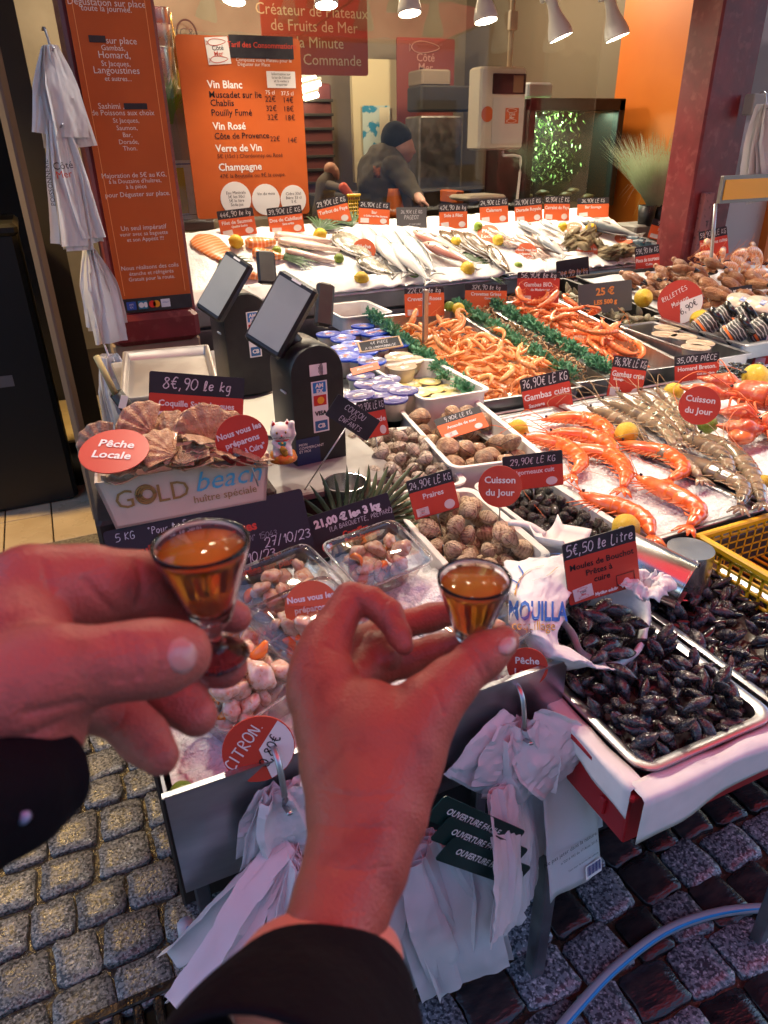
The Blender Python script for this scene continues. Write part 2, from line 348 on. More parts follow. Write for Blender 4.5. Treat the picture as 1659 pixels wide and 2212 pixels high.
def hand(s_, size, w=.09, shear=.12, jit=.35, align='CENTER', seed=1):
    """handwritten strokes as flat ribbons in the XZ plane"""
    r = random.Random(seed+len(s_)); x = 0; strokes = []; k = size/9
    for ch in s_:
        small = ch.startswith('^'); g = _G.get(ch)
        if g is None: g = _G.get(ch.upper(), [])
        dy = r.uniform(-jit, jit); sc = 1+r.uniform(-.08, .08); mx = 2.4
        for st in g:
            strokes.append([((x+a*sc)*k+(b*sc+dy)*k*shear, (b*sc+dy)*k) for a, b in st]); mx = max(mx, max(a for a, b in st))
        x += mx*sc+1.6
    W_ = x*k; ox = {'CENTER': -W_/2, 'LEFT': 0, 'RIGHT': -W_}[align]; V = []; Fc = []; hw = size*w/2
    for st in strokes:
        p = np.array(st); p = curve_pts(np.c_[p, np.zeros(len(p))], 4)[:, :2] if len(p) > 2 else p
        t = np.gradient(p, axis=0); t /= np.linalg.norm(t, axis=1)[:, None]+1e-9; nn = np.c_[-t[:, 1], t[:, 0]]
        b0 = len(V)
        for i in range(len(p)):
            ww = hw*(.8+.4*r.random()); V.append((p[i, 0]+ox+nn[i, 0]*ww, 0, p[i, 1]+nn[i, 1]*ww)); V.append((p[i, 0]+ox-nn[i, 0]*ww, 0, p[i, 1]-nn[i, 1]*ww))
        for i in range(len(p)-1): a = b0+2*i; Fc.append((a, a+1, a+3, a+2))
    return np.array(V).reshape(-1, 3), Fc
# heaps: drop pieces one by one onto a height map ---------------------------------------------
class Heap:
    def __init__(s, x0, x1, y0, y1, z0, cell):
        s.x0, s.y0, s.c = x0, y0, cell; s.nx = int((x1-x0)/cell)+1; s.ny = int((y1-y0)/cell)+1; s.x1, s.y1 = x1, y1
        s.H = np.full((s.nx, s.ny), float(z0)) if np.isscalar(z0) else np.array([[z0(x0+i*cell, y0+j*cell) for j in range(s.ny)] for i in range(s.nx)])
    def cells(s, V):
        i = np.clip(((V[:, 0]-s.x0)/s.c).round().astype(int), 0, s.nx-1); j = np.clip(((V[:, 1]-s.y0)/s.c).round().astype(int), 0, s.ny-1)
        return i, j
    def drop(s, V0, orient, n_try=6, margin=.01, sink=.0, pick=None, commit=True, lim=None):
        """V0: verts of the piece; orient(): rotation matrix. Finds a low resting place; returns (loc, R)"""
        best = None
        for _ in range(n_try):
            R = orient(); A = np.array(R); V = V0@A.T
            if pick: x, y = pick()
            else: x, y = rnd.uniform(s.x0+margin, s.x1-margin), rnd.uniform(s.y0+margin, s.y1-margin)
            mn, mx = V.min(0), V.max(0)
            if lim is None:
                x = min(max(x, s.x0-mn[0]), s.x1-mx[0]) if mx[0]-mn[0] < s.x1-s.x0 else (s.x0+s.x1)/2
                y = min(max(y, s.y0-mn[1]), s.y1-mx[1]) if mx[1]-mn[1] < s.y1-s.y0 else (s.y0+s.y1)/2
            W = V+np.array((x, y, 0)); i, j = s.cells(W); z = (s.H[i, j]-W[:, 2]).max()
            if best is None or z+mn[2] < best[0]: best = (z+mn[2], x, y, z, R, W, i, j)
        _, x, y, z, R, W, i, j = best; z -= sink
        if commit: np.maximum.at(s.H, (i, j), W[:, 2]+z)
        return (x, y, z), R
def rand_rot(tilt=25):
    def f(): return Euler((rad(rnd.uniform(-tilt, tilt)), rad(rnd.uniform(-tilt, tilt)), rnd.uniform(0, 2*PI))).to_matrix()
    return f
# ================================================================== materials used all over
M_orange = mat('sign_orange', (.56, .115, .02), .38, col2=(.51, .10, .017), vs=6, rough2=.5)
M_red = mat('card_red', (.55, .06, .035), .35, rv=.06)
M_slate = mat('card_slate', (.020, .020, .026), .45, col2=(.03, .03, .036), vs=25)
M_white = mat('print_white', (.82, .80, .78), .5)
M_chalk = mat('chalk_white', (.78, .78, .80), .8, col2=(.5, .5, .52), vs=300)
M_ink = mat('print_black', (.012, .012, .014), .5)
M_printred = mat('print_red', (.62, .06, .03), .5)
M_steel = mat('stainless_steel', (.55, .55, .56), .3, 1, col2=(.42, .42, .44), vs=7, rough2=.42, stretch=(1, 6, 1))
M_steel_d = mat('worn_steel', (.34, .34, .36), .35, 1, col2=(.22, .22, .24), vs=9, rough2=.55, bump=.0006, bs=6)
M_paper = mat('white_paper', (.8, .78, .76), .75, col2=(.74, .72, .7), vs=30)
M_plas_w = mat('white_plastic', (.78, .75, .70), .32, col2=(.70, .66, .61), vs=14, sss=.0, rough2=.45)
M_black = mat('black_plastic', (.014, .013, .014), .38, col2=(.02, .019, .019), vs=40, bump=.0003, bs=600)
M_ice = mat('crushed_ice', (.86, .87, .88), .22, col2=(.74, .76, .80), vs=120, bump=.006, bs=130, sss=.0, detail=6)
M_redpaint = mat('red_paint', (.20, .022, .028), .42, col2=(.14, .016, .02), vs=10, col3=(.235, .05, .05), v3=22, bump=.0008, bs=30)
M_wood = mat('pale_wood', (.62, .44, .28), .6, col2=(.52, .35, .2), vs=5, stretch=(1, 1, 14), bump=.0003, bs=40)
# ================================================================== setting
def sheet(name, x0, x1, y0, y1, z, m, kind='structure'):
    b = MB(); b.add(([(x0, y0, z), (x1, y0, z), (x1, y1, z), (x0, y1, z)], [(0, 1, 2, 3)]))
    return tag(b.build(name, m, smooth=False), kind=kind)
M_mortar = mat('wet_mortar', (.085, .062, .034), .3, col2=(.035, .028, .02), vs=30, bump=.004, bs=90, rough2=.12, col3=(.09, .07, .045), v3=160)
ground = sheet('ground', -60, 60, -60, 2.82, -.013, M_mortar)
pave = sheet('street_pavement', -1.6, 2.6, .05, 2.82, -.009, M_mortar)
M_granite = mat('granite_sett', (.21, .20, .18), .36, col2=(.05, .05, .048), vs=150, vmix=(.46, .56), detail=6, col3=(.42, .40, .37), v3=170, bump=.0016, bs=120, rv=.14, rough2=.2)
M_granite2 = mat('wet_granite_sett', (.17, .19, .21), .25, col2=(.045, .05, .06), vs=125, vmix=(.45, .55), detail=6, col3=(.45, .46, .48), v3=140, bump=.0016, bs=120, rv=.2, rough2=.1)
M_porph = mat('wet_porphyry_sett', (.036, .026, .025), .22, col2=(.017, .015, .017), vs=22, bump=.002, bs=50, rv=.4, rough2=.08, stretch=(1, 2.5, 1))
def sett(cx, cy, sx, sy, ang, m, z):
    c = []
    for a, b in ((-1, -1), (1, -1), (1, 1), (-1, 1)):
        c.append((a*sx/2*(1+rnd.uniform(-.10, .07)), b*sy/2*(1+rnd.uniform(-.12, .08))))
    o = []
    for i in range(4):
        p, q = np.array(c[i]), np.array(c[(i+1) % 4])
        for t in (.10, .37, .63, .90): o.append(p+(q-p)*t+np.array((rnd.uniform(-.0035, .0035), rnd.uniform(-.0035, .0035))))
    o = np.array(o); tilt = (rnd.uniform(-.04, .04), rnd.uniform(-.04, .04))
    rs = [[(x*k, y*k, zz+x*tilt[0]+y*tilt[1]) for x, y in o] for k, zz in ((1.01, -.03), (1.0, -.006), (.99, -.001), (.965, .0012), (.45, .0022))]
    if n_sett < 290: MB().add(rings(rs, False, True)).build('sett', m, pave, loc=(cx, cy, z+.002), rot=(0, 0, ang))
    else: FAR.add(rings(rs, False, True), 0, T4((cx, cy, z+.002), euler(0, 0, math.degrees(ang))))
n_sett = 0; FAR = MB()
y = .16
row = 0
while y < 2.70:
    sy_ = rnd.uniform(.098, .118); x = -1.5+rnd.uniform(0, .12)
    while x < 2.2:
        sx_ = rnd.uniform(.098, .135)
        cx, cy_ = x+sx_/2, y+sy_/2+.035*math.sin(x*2.1+row*.2)-.02*x
        q = np.array((cx, cy_, 0))-CAM; dep = q@FW
        u_, v_ = CX+F_PX*(q@RT)/max(dep, .01), CY+F_PX*(q@DN)/max(dep, .01)
        vis = dep > .1 and -90 < u_ < 1740 and 1180 < v_ < 2310
        hid = (430 < u_ < 1180 and v_ < 1760) or (700 < u_ < 1150 and v_ < 1900) or (1130 < u_ < 1300 and v_ < 1560) or (1300 <= u_ and v_ < 1500)
        grate_zone = .74 < cy_ < .985 and cx < .42
        if vis and not hid and not grate_zone:
            mm = M_granite if cx < .36 else (M_granite2 if rnd.random() < .42 else M_porph)
            sett(cx, cy_, sx_-.006, sy_-.006, .06*math.cos(x*2.1+row)+rnd.uniform(-.05, .05), mm, 0); n_sett += 1
        x += sx_
    y += sy_; row += 1
if FAR.v: FAR.build('far_setts', M_granite, pave)['kind'] = 'stuff'
# drain grate
g = thing('drain_grate', 'rusty wet iron drain grate set in the cobbles at lower left', 'grate', (-.02, .86, 0))
M_rust = mat('rusty_iron', (.07, .045, .028), .32, .6, col2=(.03, .02, .015), vs=40, bump=.002, bs=70, rough2=.15)
for s_ in (-1, 1): MB().add(bbox(.95, .022, .03, .003)).build('frame_rail', M_rust, g, loc=(0, s_*.112, -.006), smooth=False)
for i in range(23): MB().add(bbox(.020, .205, .024, .004)).build('bar', M_rust, g, loc=(-.44+i*.04, 0, -.006), smooth=False)
MB().add(box(.94, .2, .004)).build('pit_shade', mat('shade_black', (.006, .005, .004), .6), g, loc=(0, 0, -.0105))  # near-black sheet in place of the shade below the bars
# shop floor with tiles
kerb = MB().add(bbox(7, .24, .05, .006)).build('kerb', mat('kerb_concrete', (.20, .18, .14), .7, col2=(.10, .09, .07), vs=70, col3=(.3, .27, .22), v3=110, bump=.003, bs=120), loc=(-2.6, 2.94, .0), smooth=False); tag(kerb, kind='structure')
sf = sheet('shop_floor', -6, 6, 3.06, 9, .008, mat('tile_grout', (.05, .03, .02), .6))
M_tile = mat('floor_tile', (.62, .52, .36), .25, col2=(.50, .40, .26), vs=4, rv=.05, rough2=.4)
tme = MB().add(bbox(.194, .294, .012, .002)).mesh('tile', M_tile, False)
for i in range(7):
    for j in range(7): obj('tile', tme, sf, (-.92+i*.2, 3.215+j*.3, .014))
# back walls, ceiling
def wall(name, x0, x1, y0, y1, z0, z1, m):
    return tag(MB().add(box(x1-x0, y1-y0, z1-z0)).build(name, m, loc=((x0+x1)/2, (y0+y1)/2, (z0+z1)/2), smooth=False), kind='structure')
M_wallb = mat('stained_plaster', (.30, .25, .19), .7, col2=(.23, .19, .14), vs=3, bump=.001, bs=20)
wall('back_wall', -2.4, 6.4, 6.6, 6.75, 0, 3.2, M_wallb)
wall('ceiling', -2.4, 6.4, 2.95, 6.75, 2.75, 2.85, mat('ochre_ceiling', (.40, .26, .09), .6, col2=(.30, .19, .06), vs=2))
wall('side_wall_left', -2.5, -2.4, 3.06, 6.75, 0, 3.2, mat('dark_wall', (.03, .025, .022), .7))
wall('side_wall_right', 3.82, 3.94, 4.5, 6.6, 0, 2.75, mat('taupe_wall', (.16, .13, .10), .6))
wall('orange_side_wall', 3.80, 3.92, 3.05, 4.5, 0, 2.75, mat('orange_paint', (.70, .19, .02), .45, col2=(.64, .16, .016), vs=2))
wall('passage_wall', -.02, .10, 4.05, 6.6, 0, 2.75, mat('dark_wall'))
wall('passage_end_wall', -2.4, -.02, 5.2, 5.3, 0, 2.75, mat('dark_wall'))
# opposite side of the street, closing the view behind the camera and lighting the panes
opp = thing('street_house', 'blue grey rendered house front across the street behind the viewer', 'building', (0, -9, 0))
MB().add(box(26, .4, 6.4, (0, -.2, 3.2))).build('wall', mat('blue_grey_render', (.27, .31, .36), .8, col2=(.22, .26, .31), vs=1), opp, smooth=False)
for i in range(7):
    for k in range(2): w_ = MB().add(box(1.0, .08, 1.6)).build('window', mat('dark_pane', (.03, .035, .04), .1), opp, loc=(-9+i*3, 0, 1.6+k*2.6), smooth=False)
# ------------------------------------------------------------------ awning
aw = thing('awning', 'unseen awning over the stall, red front strip shaped to redden the light', 'awning', (1.1, 2.9, 2.62))
m = bpy.data.materials.new('red_awning_fabric'); m.use_nodes = True; n_ = m.node_tree.nodes; l_ = m.node_tree.links
b_ = n_['Principled BSDF']; b_.inputs['Base Color'].default_value = (.75, .03, .035, 1); b_.inputs['Roughness'].default_value = .8
tr_ = n_.new('ShaderNodeBsdfTranslucent'); tr_.inputs[0].default_value = (1.0, .07, .07, 1); mx_ = n_.new('ShaderNodeMixShader'); mx_.inputs[0].default_value = .8
l_.new(b_.outputs[0], mx_.inputs[1]); l_.new(tr_.outputs[0], mx_.inputs[2]); l_.new(mx_.outputs[0], n_['Material Output'].inputs[0])
MB().add(grid(lambda a, b: (-1.75+5.2*a, -3.5+1.45*b, -.07+.115*b+.012*math.sin(a*60)), 60, 6)).build('red_fabric', m, aw)  # red strip out of view, set forward to redden light on the hands
MB().add(grid(lambda a, b: (-1.75+5.2*a, -2.05+1.95*b, .045+.15*b+.012*math.sin(a*60)), 60, 6)).build('cream_fabric', mat('cream_canvas', (.62, .56, .46), .8), aw)  # cream rest kept neutral so only the front strip throws red light
for x_ in (-1.75, 0, 1.75, 3.4): MB().add(loft([(x_, -3.5, -.10), (x_, -.1, .17)], .014, 8)).build('arm', M_steel, aw)
MB().add(loft([(-1.75, -3.5, -.09), (3.45, -3.5, -.09)], .025, 8)).build('front_bar', M_white, aw)
# ================================================================== fish slab
ICE0 = np.array((0, 3.10, .945)); ICEU = nrm((0, .56, .27)); ICEN = nrm(np.cross((1, 0, 0), ICEU))
def onice(u, v, h=0): return Pplane(u, v, ICE0+ICEN*h, ICEN)
fc = thing('fish_counter', 'long steel fish counter under the sloping bed of ice', 'counter', (1.75, 3.1, 0))
MB().add(box(2.75, .65, .88, (0, .36, .44))).build('cabinet', M_steel_d, fc, smooth=False)
MB().add(bbox(2.78, .03, .075, .006, (0, 0, .90))).build('front_lip', M_steel, fc, smooth=False)
MB().add(bbox(2.78, .012, .14, .003, (0, -.004, .78))).build('front_panel', M_steel_d, fc, smooth=False)
def icefn(a, b):
    x = .42+2.62*a; d = -.012+.585*b; p = ICE0+ICEU*d; h = .012*noise.noise((x*7, d*7, 0))+.006*noise.noise((x*25, d*25, 3)); return (x, p[1]-ICEN[1]*0+ICEN[1]*h, p[2]+ICEN[2]*h)
ice = MB().add(solid(grid(icefn, 150, 40), .03)).build('ice_bed', mat('ice_bed_white', (.88, .88, .86), .35, col2=(.80, .82, .84), vs=30, bump=.004, bs=60)); tag(ice, 'sloping white bed of crushed ice under the whole fish', 'ice', kind='stuff')
# crumpled paper edge along the lip
def crump(a, b):
    x = .46+2.5*a; return (x, 3.075+.10*b+.008*noise.noise((x*20, b*3, 1)), .952+.05*b+.022*abs(noise.noise((x*14, b*2, 5)))*(1-.3*b))
pp = MB().add(solid(grid(crump, 160, 6), .001)).build('paper_liner', M_paper); tag(pp, 'crumpled white paper edging along the front of the ice', 'paper liner')
# ================================================================== writing on boards given in photograph pixels
def board_text(parent, items, Y, mt, name='lettering', front=.003, org=(0, 0, 0)):
    for it in items:
        b = MB(); s_, u, v, cap = it[:4]; al = it[4] if len(it) > 4 else 'CENTER'; bold = it[5] if len(it) > 5 else 0
        p = PY(u, v, Y); d = np.linalg.norm(p-CAM); size = cap*d/F_PX/.70
        VF = text(s_, size, al, bold*size); b.add(VF, 0, t=(p[0]-org[0], p[1]-front-org[1], p[2]-org[2]))
        b.build(name, mt, parent, smooth=False)
def quad_px(u0, v0, u1, v1, Y, t=.004, org=(0, 0, 0), front=0, r=None):
    a = PY(u0, v1, Y); c = PY(u1, v0, Y); w, h = abs(c[0]-a[0]), abs(c[2]-a[2]); ce = (a+c)/2
    V, Fc = plate(w, h, t, r or min(w, h)*.03); return V+np.array((ce[0]-org[0], Y-front-org[1], ce[2]-org[2])), Fc
def circ_px(u, v, rpx, Y, t=.002, org=(0, 0, 0), front=0, sy=1):
    p = PY(u, v, Y); d = np.linalg.norm(p-CAM); V, Fc = disc(rpx*d/F_PX, t, 26, sy); return V+np.array((p[0]-org[0], Y-front-org[1], p[2]-org[2])), Fc
def logo(cm, w, ink, red):                      # the shop's fish-and-letters mark in a square, in XZ
    b = MB()
    for s_ in (1, -1):
        t = np.linspace(0, 2*PI, 28); pts = np.c_[.40*w*np.cos(t), 0*t, s_*.33*w+.12*w*np.sin(t)*(1-.35*np.cos(t))]; b.add(loft(pts, .012*w, 4), 1)
        b.add(loft([(-.40*w, 0, s_*.33*w), (-.47*w, 0, s_*.33*w+.07*w), (-.47*w, 0, s_*.33*w-.10*w), (-.40*w, 0, s_*.33*w)], .012*w, 4), 1)
    b.add(text('Côté', .26*w, bold=.002*w), 0, t=(0, 0, .02*w)); b.add(text('Mer', .26*w, bold=.002*w), 1, t=(0, 0, -.20*w))
    return b
# ------------------------------------------------------------------ pillar and its banner
pl = thing('pillar', 'chipped dark red pillar carrying the tall orange banner', 'pillar', (.34, 3.05, 0))
MB().add(bbox(.30, .26, 2.2, .012, (.01, 0, 1.95))).build('shaft', M_redpaint, pl, smooth=False)
MB().add(bbox(.335, .36, .115, .02, (-.01, -.02, .93))).build('plinth', M_redpaint, pl, smooth=False)
MB().add(bbox(.33, .34, .88, .008, (-.01, 0, .44))).build('stone_base', mat('beige_stone', (.36, .26, .18), .7, col2=(.28, .2, .14), vs=12, bump=.001, bs=60), pl, smooth=False)
bn = thing('banner', 'tall orange banner with white lettering on the red pillar', 'sign', (.352, 2.895, .99))
bo = (.352, 2.895, .99)
MB().add(plate(.262, 1.2, .008, .003, (0, 0, .6))).build('panel', M_orange, bn, smooth=False)
MB().add(plate(.262, .052, .003, .001, (0, -.0062, .027))).build('card_strip', M_slate, bn, smooth=False)
for s_ in (-1, 1): MB().add(plate(.0025, 1.13, .001, .0005, (s_*.112, -.005, .63))).build('border_line', mat('print_gold', (.85, .35, .12), .5), bn, smooth=False)
T1 = [('Dégustation sur place', 232, 13, 10), ('toute la journée.', 231, 25, 8.5), ('sur place', 263, 95, 10), ('Gambas,', 245, 109, 8), ('Homard,', 248, 126, 10.5), ('St Jacques,', 251, 143, 8), ('Langoustines', 253, 159, 10.5), ('et autres...', 256, 175, 7.5),
      ('Sashimi ,', 241, 235, 9), ('de Poissons aux choix', 267, 249, 8.5), ('St Jacques,', 273, 265, 7.5), ('Saumon,', 275, 281, 7.5), ('Bar,', 276, 296, 7.5), ('Dorade,', 279, 311, 7.5), ('Thon.', 282, 325, 7.5),
      ('Majoration de 5€ au KG,', 291, 383, 8), ('à la Douzaine d\'huîtres,', 293, 395, 7), ('à la pièce', 295, 407, 7), ('pour Déguster sur place.', 299, 424, 8.2), ('Un seul impératif', 311, 496, 8.5), ('venir avec sa baguette', 312, 508, 7), ('et son Appétit !!!', 315, 520, 7),
      ('Nous réalisons des colis', 325, 580, 7.8), ('étanche et réfrigérés', 328, 592, 7), ('Gratuit pour la route.', 329, 604, 7)]
board_text(bn, T1, 2.891, M_white, org=bo, front=.001)
for q in ((193, 77, 227, 91), (269, 223, 317, 236)): MB().add(quad_px(*q, 2.889, .0015, bo)).build('cover_strip', M_slate, bn, smooth=False)
for i, (c1, c2) in enumerate((((.03, .10, .5), (.6, .65, .8)), ((.02, .2, .35), (.75, .8, .85)), ((.7, .03, .02), (.85, .35, .02)), ((.7, .75, .85), (.05, .15, .5)))):
    x_ = -.094+i*.042; lg = MB().add(plate(.034, .030, .001, .002, (x_, -.0086, .027)))
    if i == 2:
        lg = MB(); lg.add(disc(.013, .001), 0, t=(x_-.007, -.0086, .027)); lg.add(disc(.013, .0008), 1, t=(x_+.008, -.0087, .027))
    elif i == 1: lg.add(disc(.010, .0006), 1, t=(x_-.006, -.0092, .027)); lg.add(plate(.012, .02, .0006, .005, (x_+.010, -.0092, .027)), 1)
    else: lg.add(text('AM\nEX' if i == 0 else 'chèque', .011 if i == 0 else .008), 1, t=(x_, -.0093, .028))
    lg.build('card_logo', [mat('logo_a%d' % i, c1, .4), mat('logo_b%d' % i, c2, .4)], bn, smooth=False)
# ------------------------------------------------------------------ wine list board
Y_ = 3.80; mo = (1.05, Y_, 1.2)
mb = thing('menu_board', 'orange wine list board with white headings behind the ice', 'sign', mo)
MB().add(quad_px(427, 84, 646, 474, Y_, .01, mo)).build('panel', M_orange, mb, smooth=False)
MB().add(quad_px(497, 80, 631, 125, Y_, .002, mo, .007)).build('title_strip', M_slate, mb, smooth=False)
board_text(mb, [('Tarif des Consommations', 566, 104, 8.5, 'CENTER', .01)], Y_, M_printred, org=mo, front=.009)
board_text(mb, [('Vin Blanc', 448, 190, 12, 'LEFT', .02), ('Vin Rosé', 460, 280, 12, 'LEFT', .02), ('Verre de Vin', 466, 328, 12, 'LEFT', .02), ('Champagne', 472, 369, 12.5, 'LEFT', .02), ('75 cl', 583, 204, 6.5), ('37,5 cl', 620, 206, 6.5), ('Composez votre Plateau pour le', 570, 134, 5.5), ('Déguster sur Place', 548, 143, 5.5)], Y_, M_white, org=mo, front=.0065)
board_text(mb, [('Muscadet sur lie', 451, 211, 10.5, 'LEFT', .01), ('Chablis', 454, 229, 10.5, 'LEFT', .01), ('Pouilly Fumé', 456, 250, 10.5, 'LEFT', .01), ('22€', 584, 220, 9), ('14€', 622, 222, 9), ('32€', 586, 240, 9), ('18€', 623, 241, 9), ('32€', 589, 259, 9), ('18€', 626, 260, 9),
                ('Côte de Provence', 463, 300, 10, 'LEFT', .01), ('22€', 594, 305, 8.5), ('14€', 631, 308, 8.5), ('5€ (15cl ) Chardonnay ou Rosé', 469, 342, 7, 'LEFT'), ('47€ la Bouteille ou 9€ la coupe.', 475, 385, 7, 'LEFT')], Y_, M_ink, org=mo, front=.0065)
for u, v, r_, tx in ((509, 429, 30, 'Eau Minérale\n3€ les 50cl\n5€ le litre\nSoda-jus'), (574, 431, 28, 'Vin du mois'), (633, 431, 26, 'Cidre 33cl\nBière 33 cl\n5 €')):
    MB().add(circ_px(u, v, r_, Y_, .002, mo, .0065)).build('white_disc', M_white, mb, smooth=False)
    board_text(mb, [(tx, u, v-10, 5.2)], Y_, M_ink, org=mo, front=.008)
MB().add(quad_px(577, 155, 636, 190, Y_, .002, mo, .0065)).build('white_note', M_white, mb, smooth=False)
board_text(mb, [('Information sur\nla loi de l\'alcool\net la vente à\nemporter', 606, 163, 4)], Y_, M_ink, org=mo, front=.0085)
p_ = PY(470, 110, Y_); lg = MB(); lg.add(plate(.105, .105, .002, .002), 0); lg.build('logo_card', M_white, mb, loc=(p_[0]-mo[0], -.008, p_[2]-mo[2]), rot=(0, rad(-4), 0), smooth=False)
logo(None, .1, 0, 1).build('logo', [M_ink, M_printred], mb, loc=(p_[0]-mo[0], -.0105, p_[2]-mo[2]), rot=(0, rad(-4), 0), smooth=False)
# ------------------------------------------------------------------ hanging sign
Y_ = 4.5; ho = (PY(680, 80, Y_)[0], Y_, 2.2)
hs = thing('hanging_sign', 'dull red sign with cream lettering about seafood platters', 'sign', ho)
MB().add(quad_px(572, -60, 790, 160, Y_, .012, ho)).build('panel', mat('sign_dull_red', (.42, .085, .03), .5, col2=(.38, .075, .027), vs=4), hs, smooth=False)
board_text(hs, [('Créateur de Plateaux', 676, 36, 17), ('de Fruits de Mer', 680, 69, 17), ('à la Minute', 682, 104, 17), ('à la Commande', 696, 141, 17)], Y_, mat('print_cream', (.75, .6, .36), .5), org=ho, front=.008)
for s_ in (-.2, .2): MB().add(loft([(s_, 0, .05), (s_, 0, .62)], .003, 6)).build('cord', M_steel, hs)
# ------------------------------------------------------------------ brown banner, map poster
Y_ = 6.2; ho = (PY(900, 300, Y_)[0], Y_, 1.2)
bb = thing('brown_banner', 'dark brownish red banner with faded lettering on the back wall', 'sign', ho)
MB().add(quad_px(858, 85, 982, 360, Y_, .012, ho)).build('panel', mat('faded_brown_red', (.22, .05, .04), .6), bb, smooth=False)
pk = mat('print_faded', (.5, .26, .22), .6)
lo_ = logo(None, .32, 0, 0).build('logo', [pk, pk], bb, loc=(PY(918, 135, Y_)[0]-ho[0], -.012, PY(918, 135, Y_)[2]-ho[2]), smooth=False)
board_text(bb, [('Côté', 905, 215, 10), ('de plateaux', 915, 240, 10), ('de Fruits', 905, 268, 10), ('à la', 900, 296, 10), ('Minute', 905, 322, 10)], Y_, pk, org=ho, front=.008)
ho = (PY(810, 290, 6.3)[0], 6.3, 1.5)
mp_ = thing('map_poster', 'pale wall poster of fishing zones with blue sea shapes', 'poster', ho)
MB().add(quad_px(785, 228, 842, 335, 6.3, .006, ho)).build('sheet', mat('map_paper', (.55, .68, .66), .6, col2=(.03, .28, .5), vs=9, vmix=(.52, .56)), mp_, smooth=False)
MB().add(quad_px(820, 232, 841, 292, 6.3, .002, ho, .005)).build('legend', mat('legend_cream', (.75, .70, .52), .6), mp_, smooth=False)
wl = MB().add(quad_px(765, 130, 872, 395, 6.35, .05)).build('wall_panel', mat('cream_panel', (.72, .64, .42), .6), smooth=False); tag(wl, 'cream wall panel behind the worker with the map poster', 'panel')  # one even cream base colour
# ------------------------------------------------------------------ track spot lamps
M_lamp = mat('lamp_grey', (.72, .72, .72), .35); M_bulb = emission('lamp_glow', (1, .86, .62), 26)
lampspec = [(505, 2, 12), (705, 12, 3), (885, 30, 0), (1050, 46, -4), (1212, 82, -18), (1334, 82, -16)]
def spot_lamp(u, v, aim, label, first=None):
    p = PY(u, v, 3.62); d = np.linalg.norm(p-CAM); r = 21*d/F_PX
    t = thing('spot_lamp', label, 'lamp', p, (rad(14 if False else -12), rad(aim), 0), 'track spot lamps over the fish counter')
    k = r
    MB().add(lathe([(k*.93, 0.0), (k, .004), (k*1.0, k*.35), (k*.86, k*.9), (k*.58, k*1.6), (k*.45, k*2.2), (k*.42, k*3.0), (k*.40, k*3.05)], 24, False, True)).build('shade', M_lamp, t)
    MB().add(lathe([(k*.85, 0), (k*.86, .004)], 24)).build('bulb', M_bulb, t, loc=(0, 0, .006))
    MB().add(bbox(k*1.5, k*.7, k*2.4, .006, (0, k*.2, k*4.1))).build('transformer_box', M_white if False else mat('lamp_box_white', (.6, .6, .6), .4), t, smooth=False)
    MB().add(loft([(0, 0, k*2.9), (0, k*.1, k*4)], k*.18, 8)).build('swivel', M_lamp, t)
    return t, p
for i, (u, v, aim) in enumerate(lampspec):
    t, p = spot_lamp(u, v, aim, ['leftmost lit spot lamp at the top edge, above the wine list', 'second lit spot lamp from left, in front of the hanging sign', 'third lit spot lamp from left, grey bell shade', 'fourth lit spot lamp, beside the hanging scale pole', 'fifth lit spot lamp, tilted right above the fish tank', 'rightmost lit spot lamp, in front of the orange wall'][i])
    ld = bpy.data.lights.new('spot_light', 'SPOT'); ld.energy = 15; ld.spot_size = rad(128); ld.spot_blend = .9; ld.color = (1, .84, .62); ld.shadow_soft_size = .035
    lo = obj('spot_light', ld, None, (p[0], p[1]-.01, p[2]-.02), Vector((0, .42, 1)).to_track_quat('Z', 'Y').to_euler())
    lo.parent = t; lo.matrix_parent_inverse = T4(t.location, t.rotation_euler.to_matrix()).inverted()
tr = MB().add(bbox(3.6, .035, .03, .004)).build('lamp_track', mat('track_white', (.6, .6, .6), .4), loc=(1.9, 3.64, 2.42), smooth=False); tag(tr, 'white lighting track above the fish counter', 'track')
for i, x_ in enumerate((.25, .9, 1.55, 2.2, 2.85)):
    t = thing('spot_lamp', 'spot lamp under the canopy above the front trays, %s from left' % ['first', 'second', 'third', 'fourth', 'fifth'][i], 'lamp', (x_, 1.75, 2.44), (rad(-8), 0, 0), 'canopy spot lamps'); k = .06
    MB().add(lathe([(k*.93, 0.0), (k, .004), (k*1.0, k*.35), (k*.86, k*.9), (k*.58, k*1.6), (k*.45, k*2.2), (k*.42, k*3.0), (k*.40, k*3.05)], 24, False, True)).build('shade', M_lamp, t)
    MB().add(lathe([(k*.85, 0), (k*.86, .004)], 24)).build('bulb', M_bulb, t, loc=(0, 0, .006))
    ld = bpy.data.lights.new('spot_light', 'SPOT'); ld.energy = 24; ld.spot_size = rad(96); ld.spot_blend = .8; ld.color = (1, .87, .68); ld.shadow_soft_size = .045
    obj('spot_light', ld, t, (0, 0, -.02), (rad(-4), 0, 0))
# passage lamp that lights the tiled floor at the left
t = thing('ceiling_lamp', 'warm ceiling lamp over the tiled passage left of the pillar', 'lamp', (-1.0, 3.6, 2.70))
MB().add(lathe([(.09, -.02), (.10, 0), (.10, .04)], 20)).build('housing', M_lamp, t)
ld = bpy.data.lights.new('passage_light', 'SPOT'); ld.energy = 120; ld.spot_size = rad(90); ld.color = (1, .62, .20); ld.shadow_soft_size = .06; ld.spot_blend = .6
lo = obj('passage_light', ld, t, (0, 0, -.05), (rad(-4), rad(-10), 0))
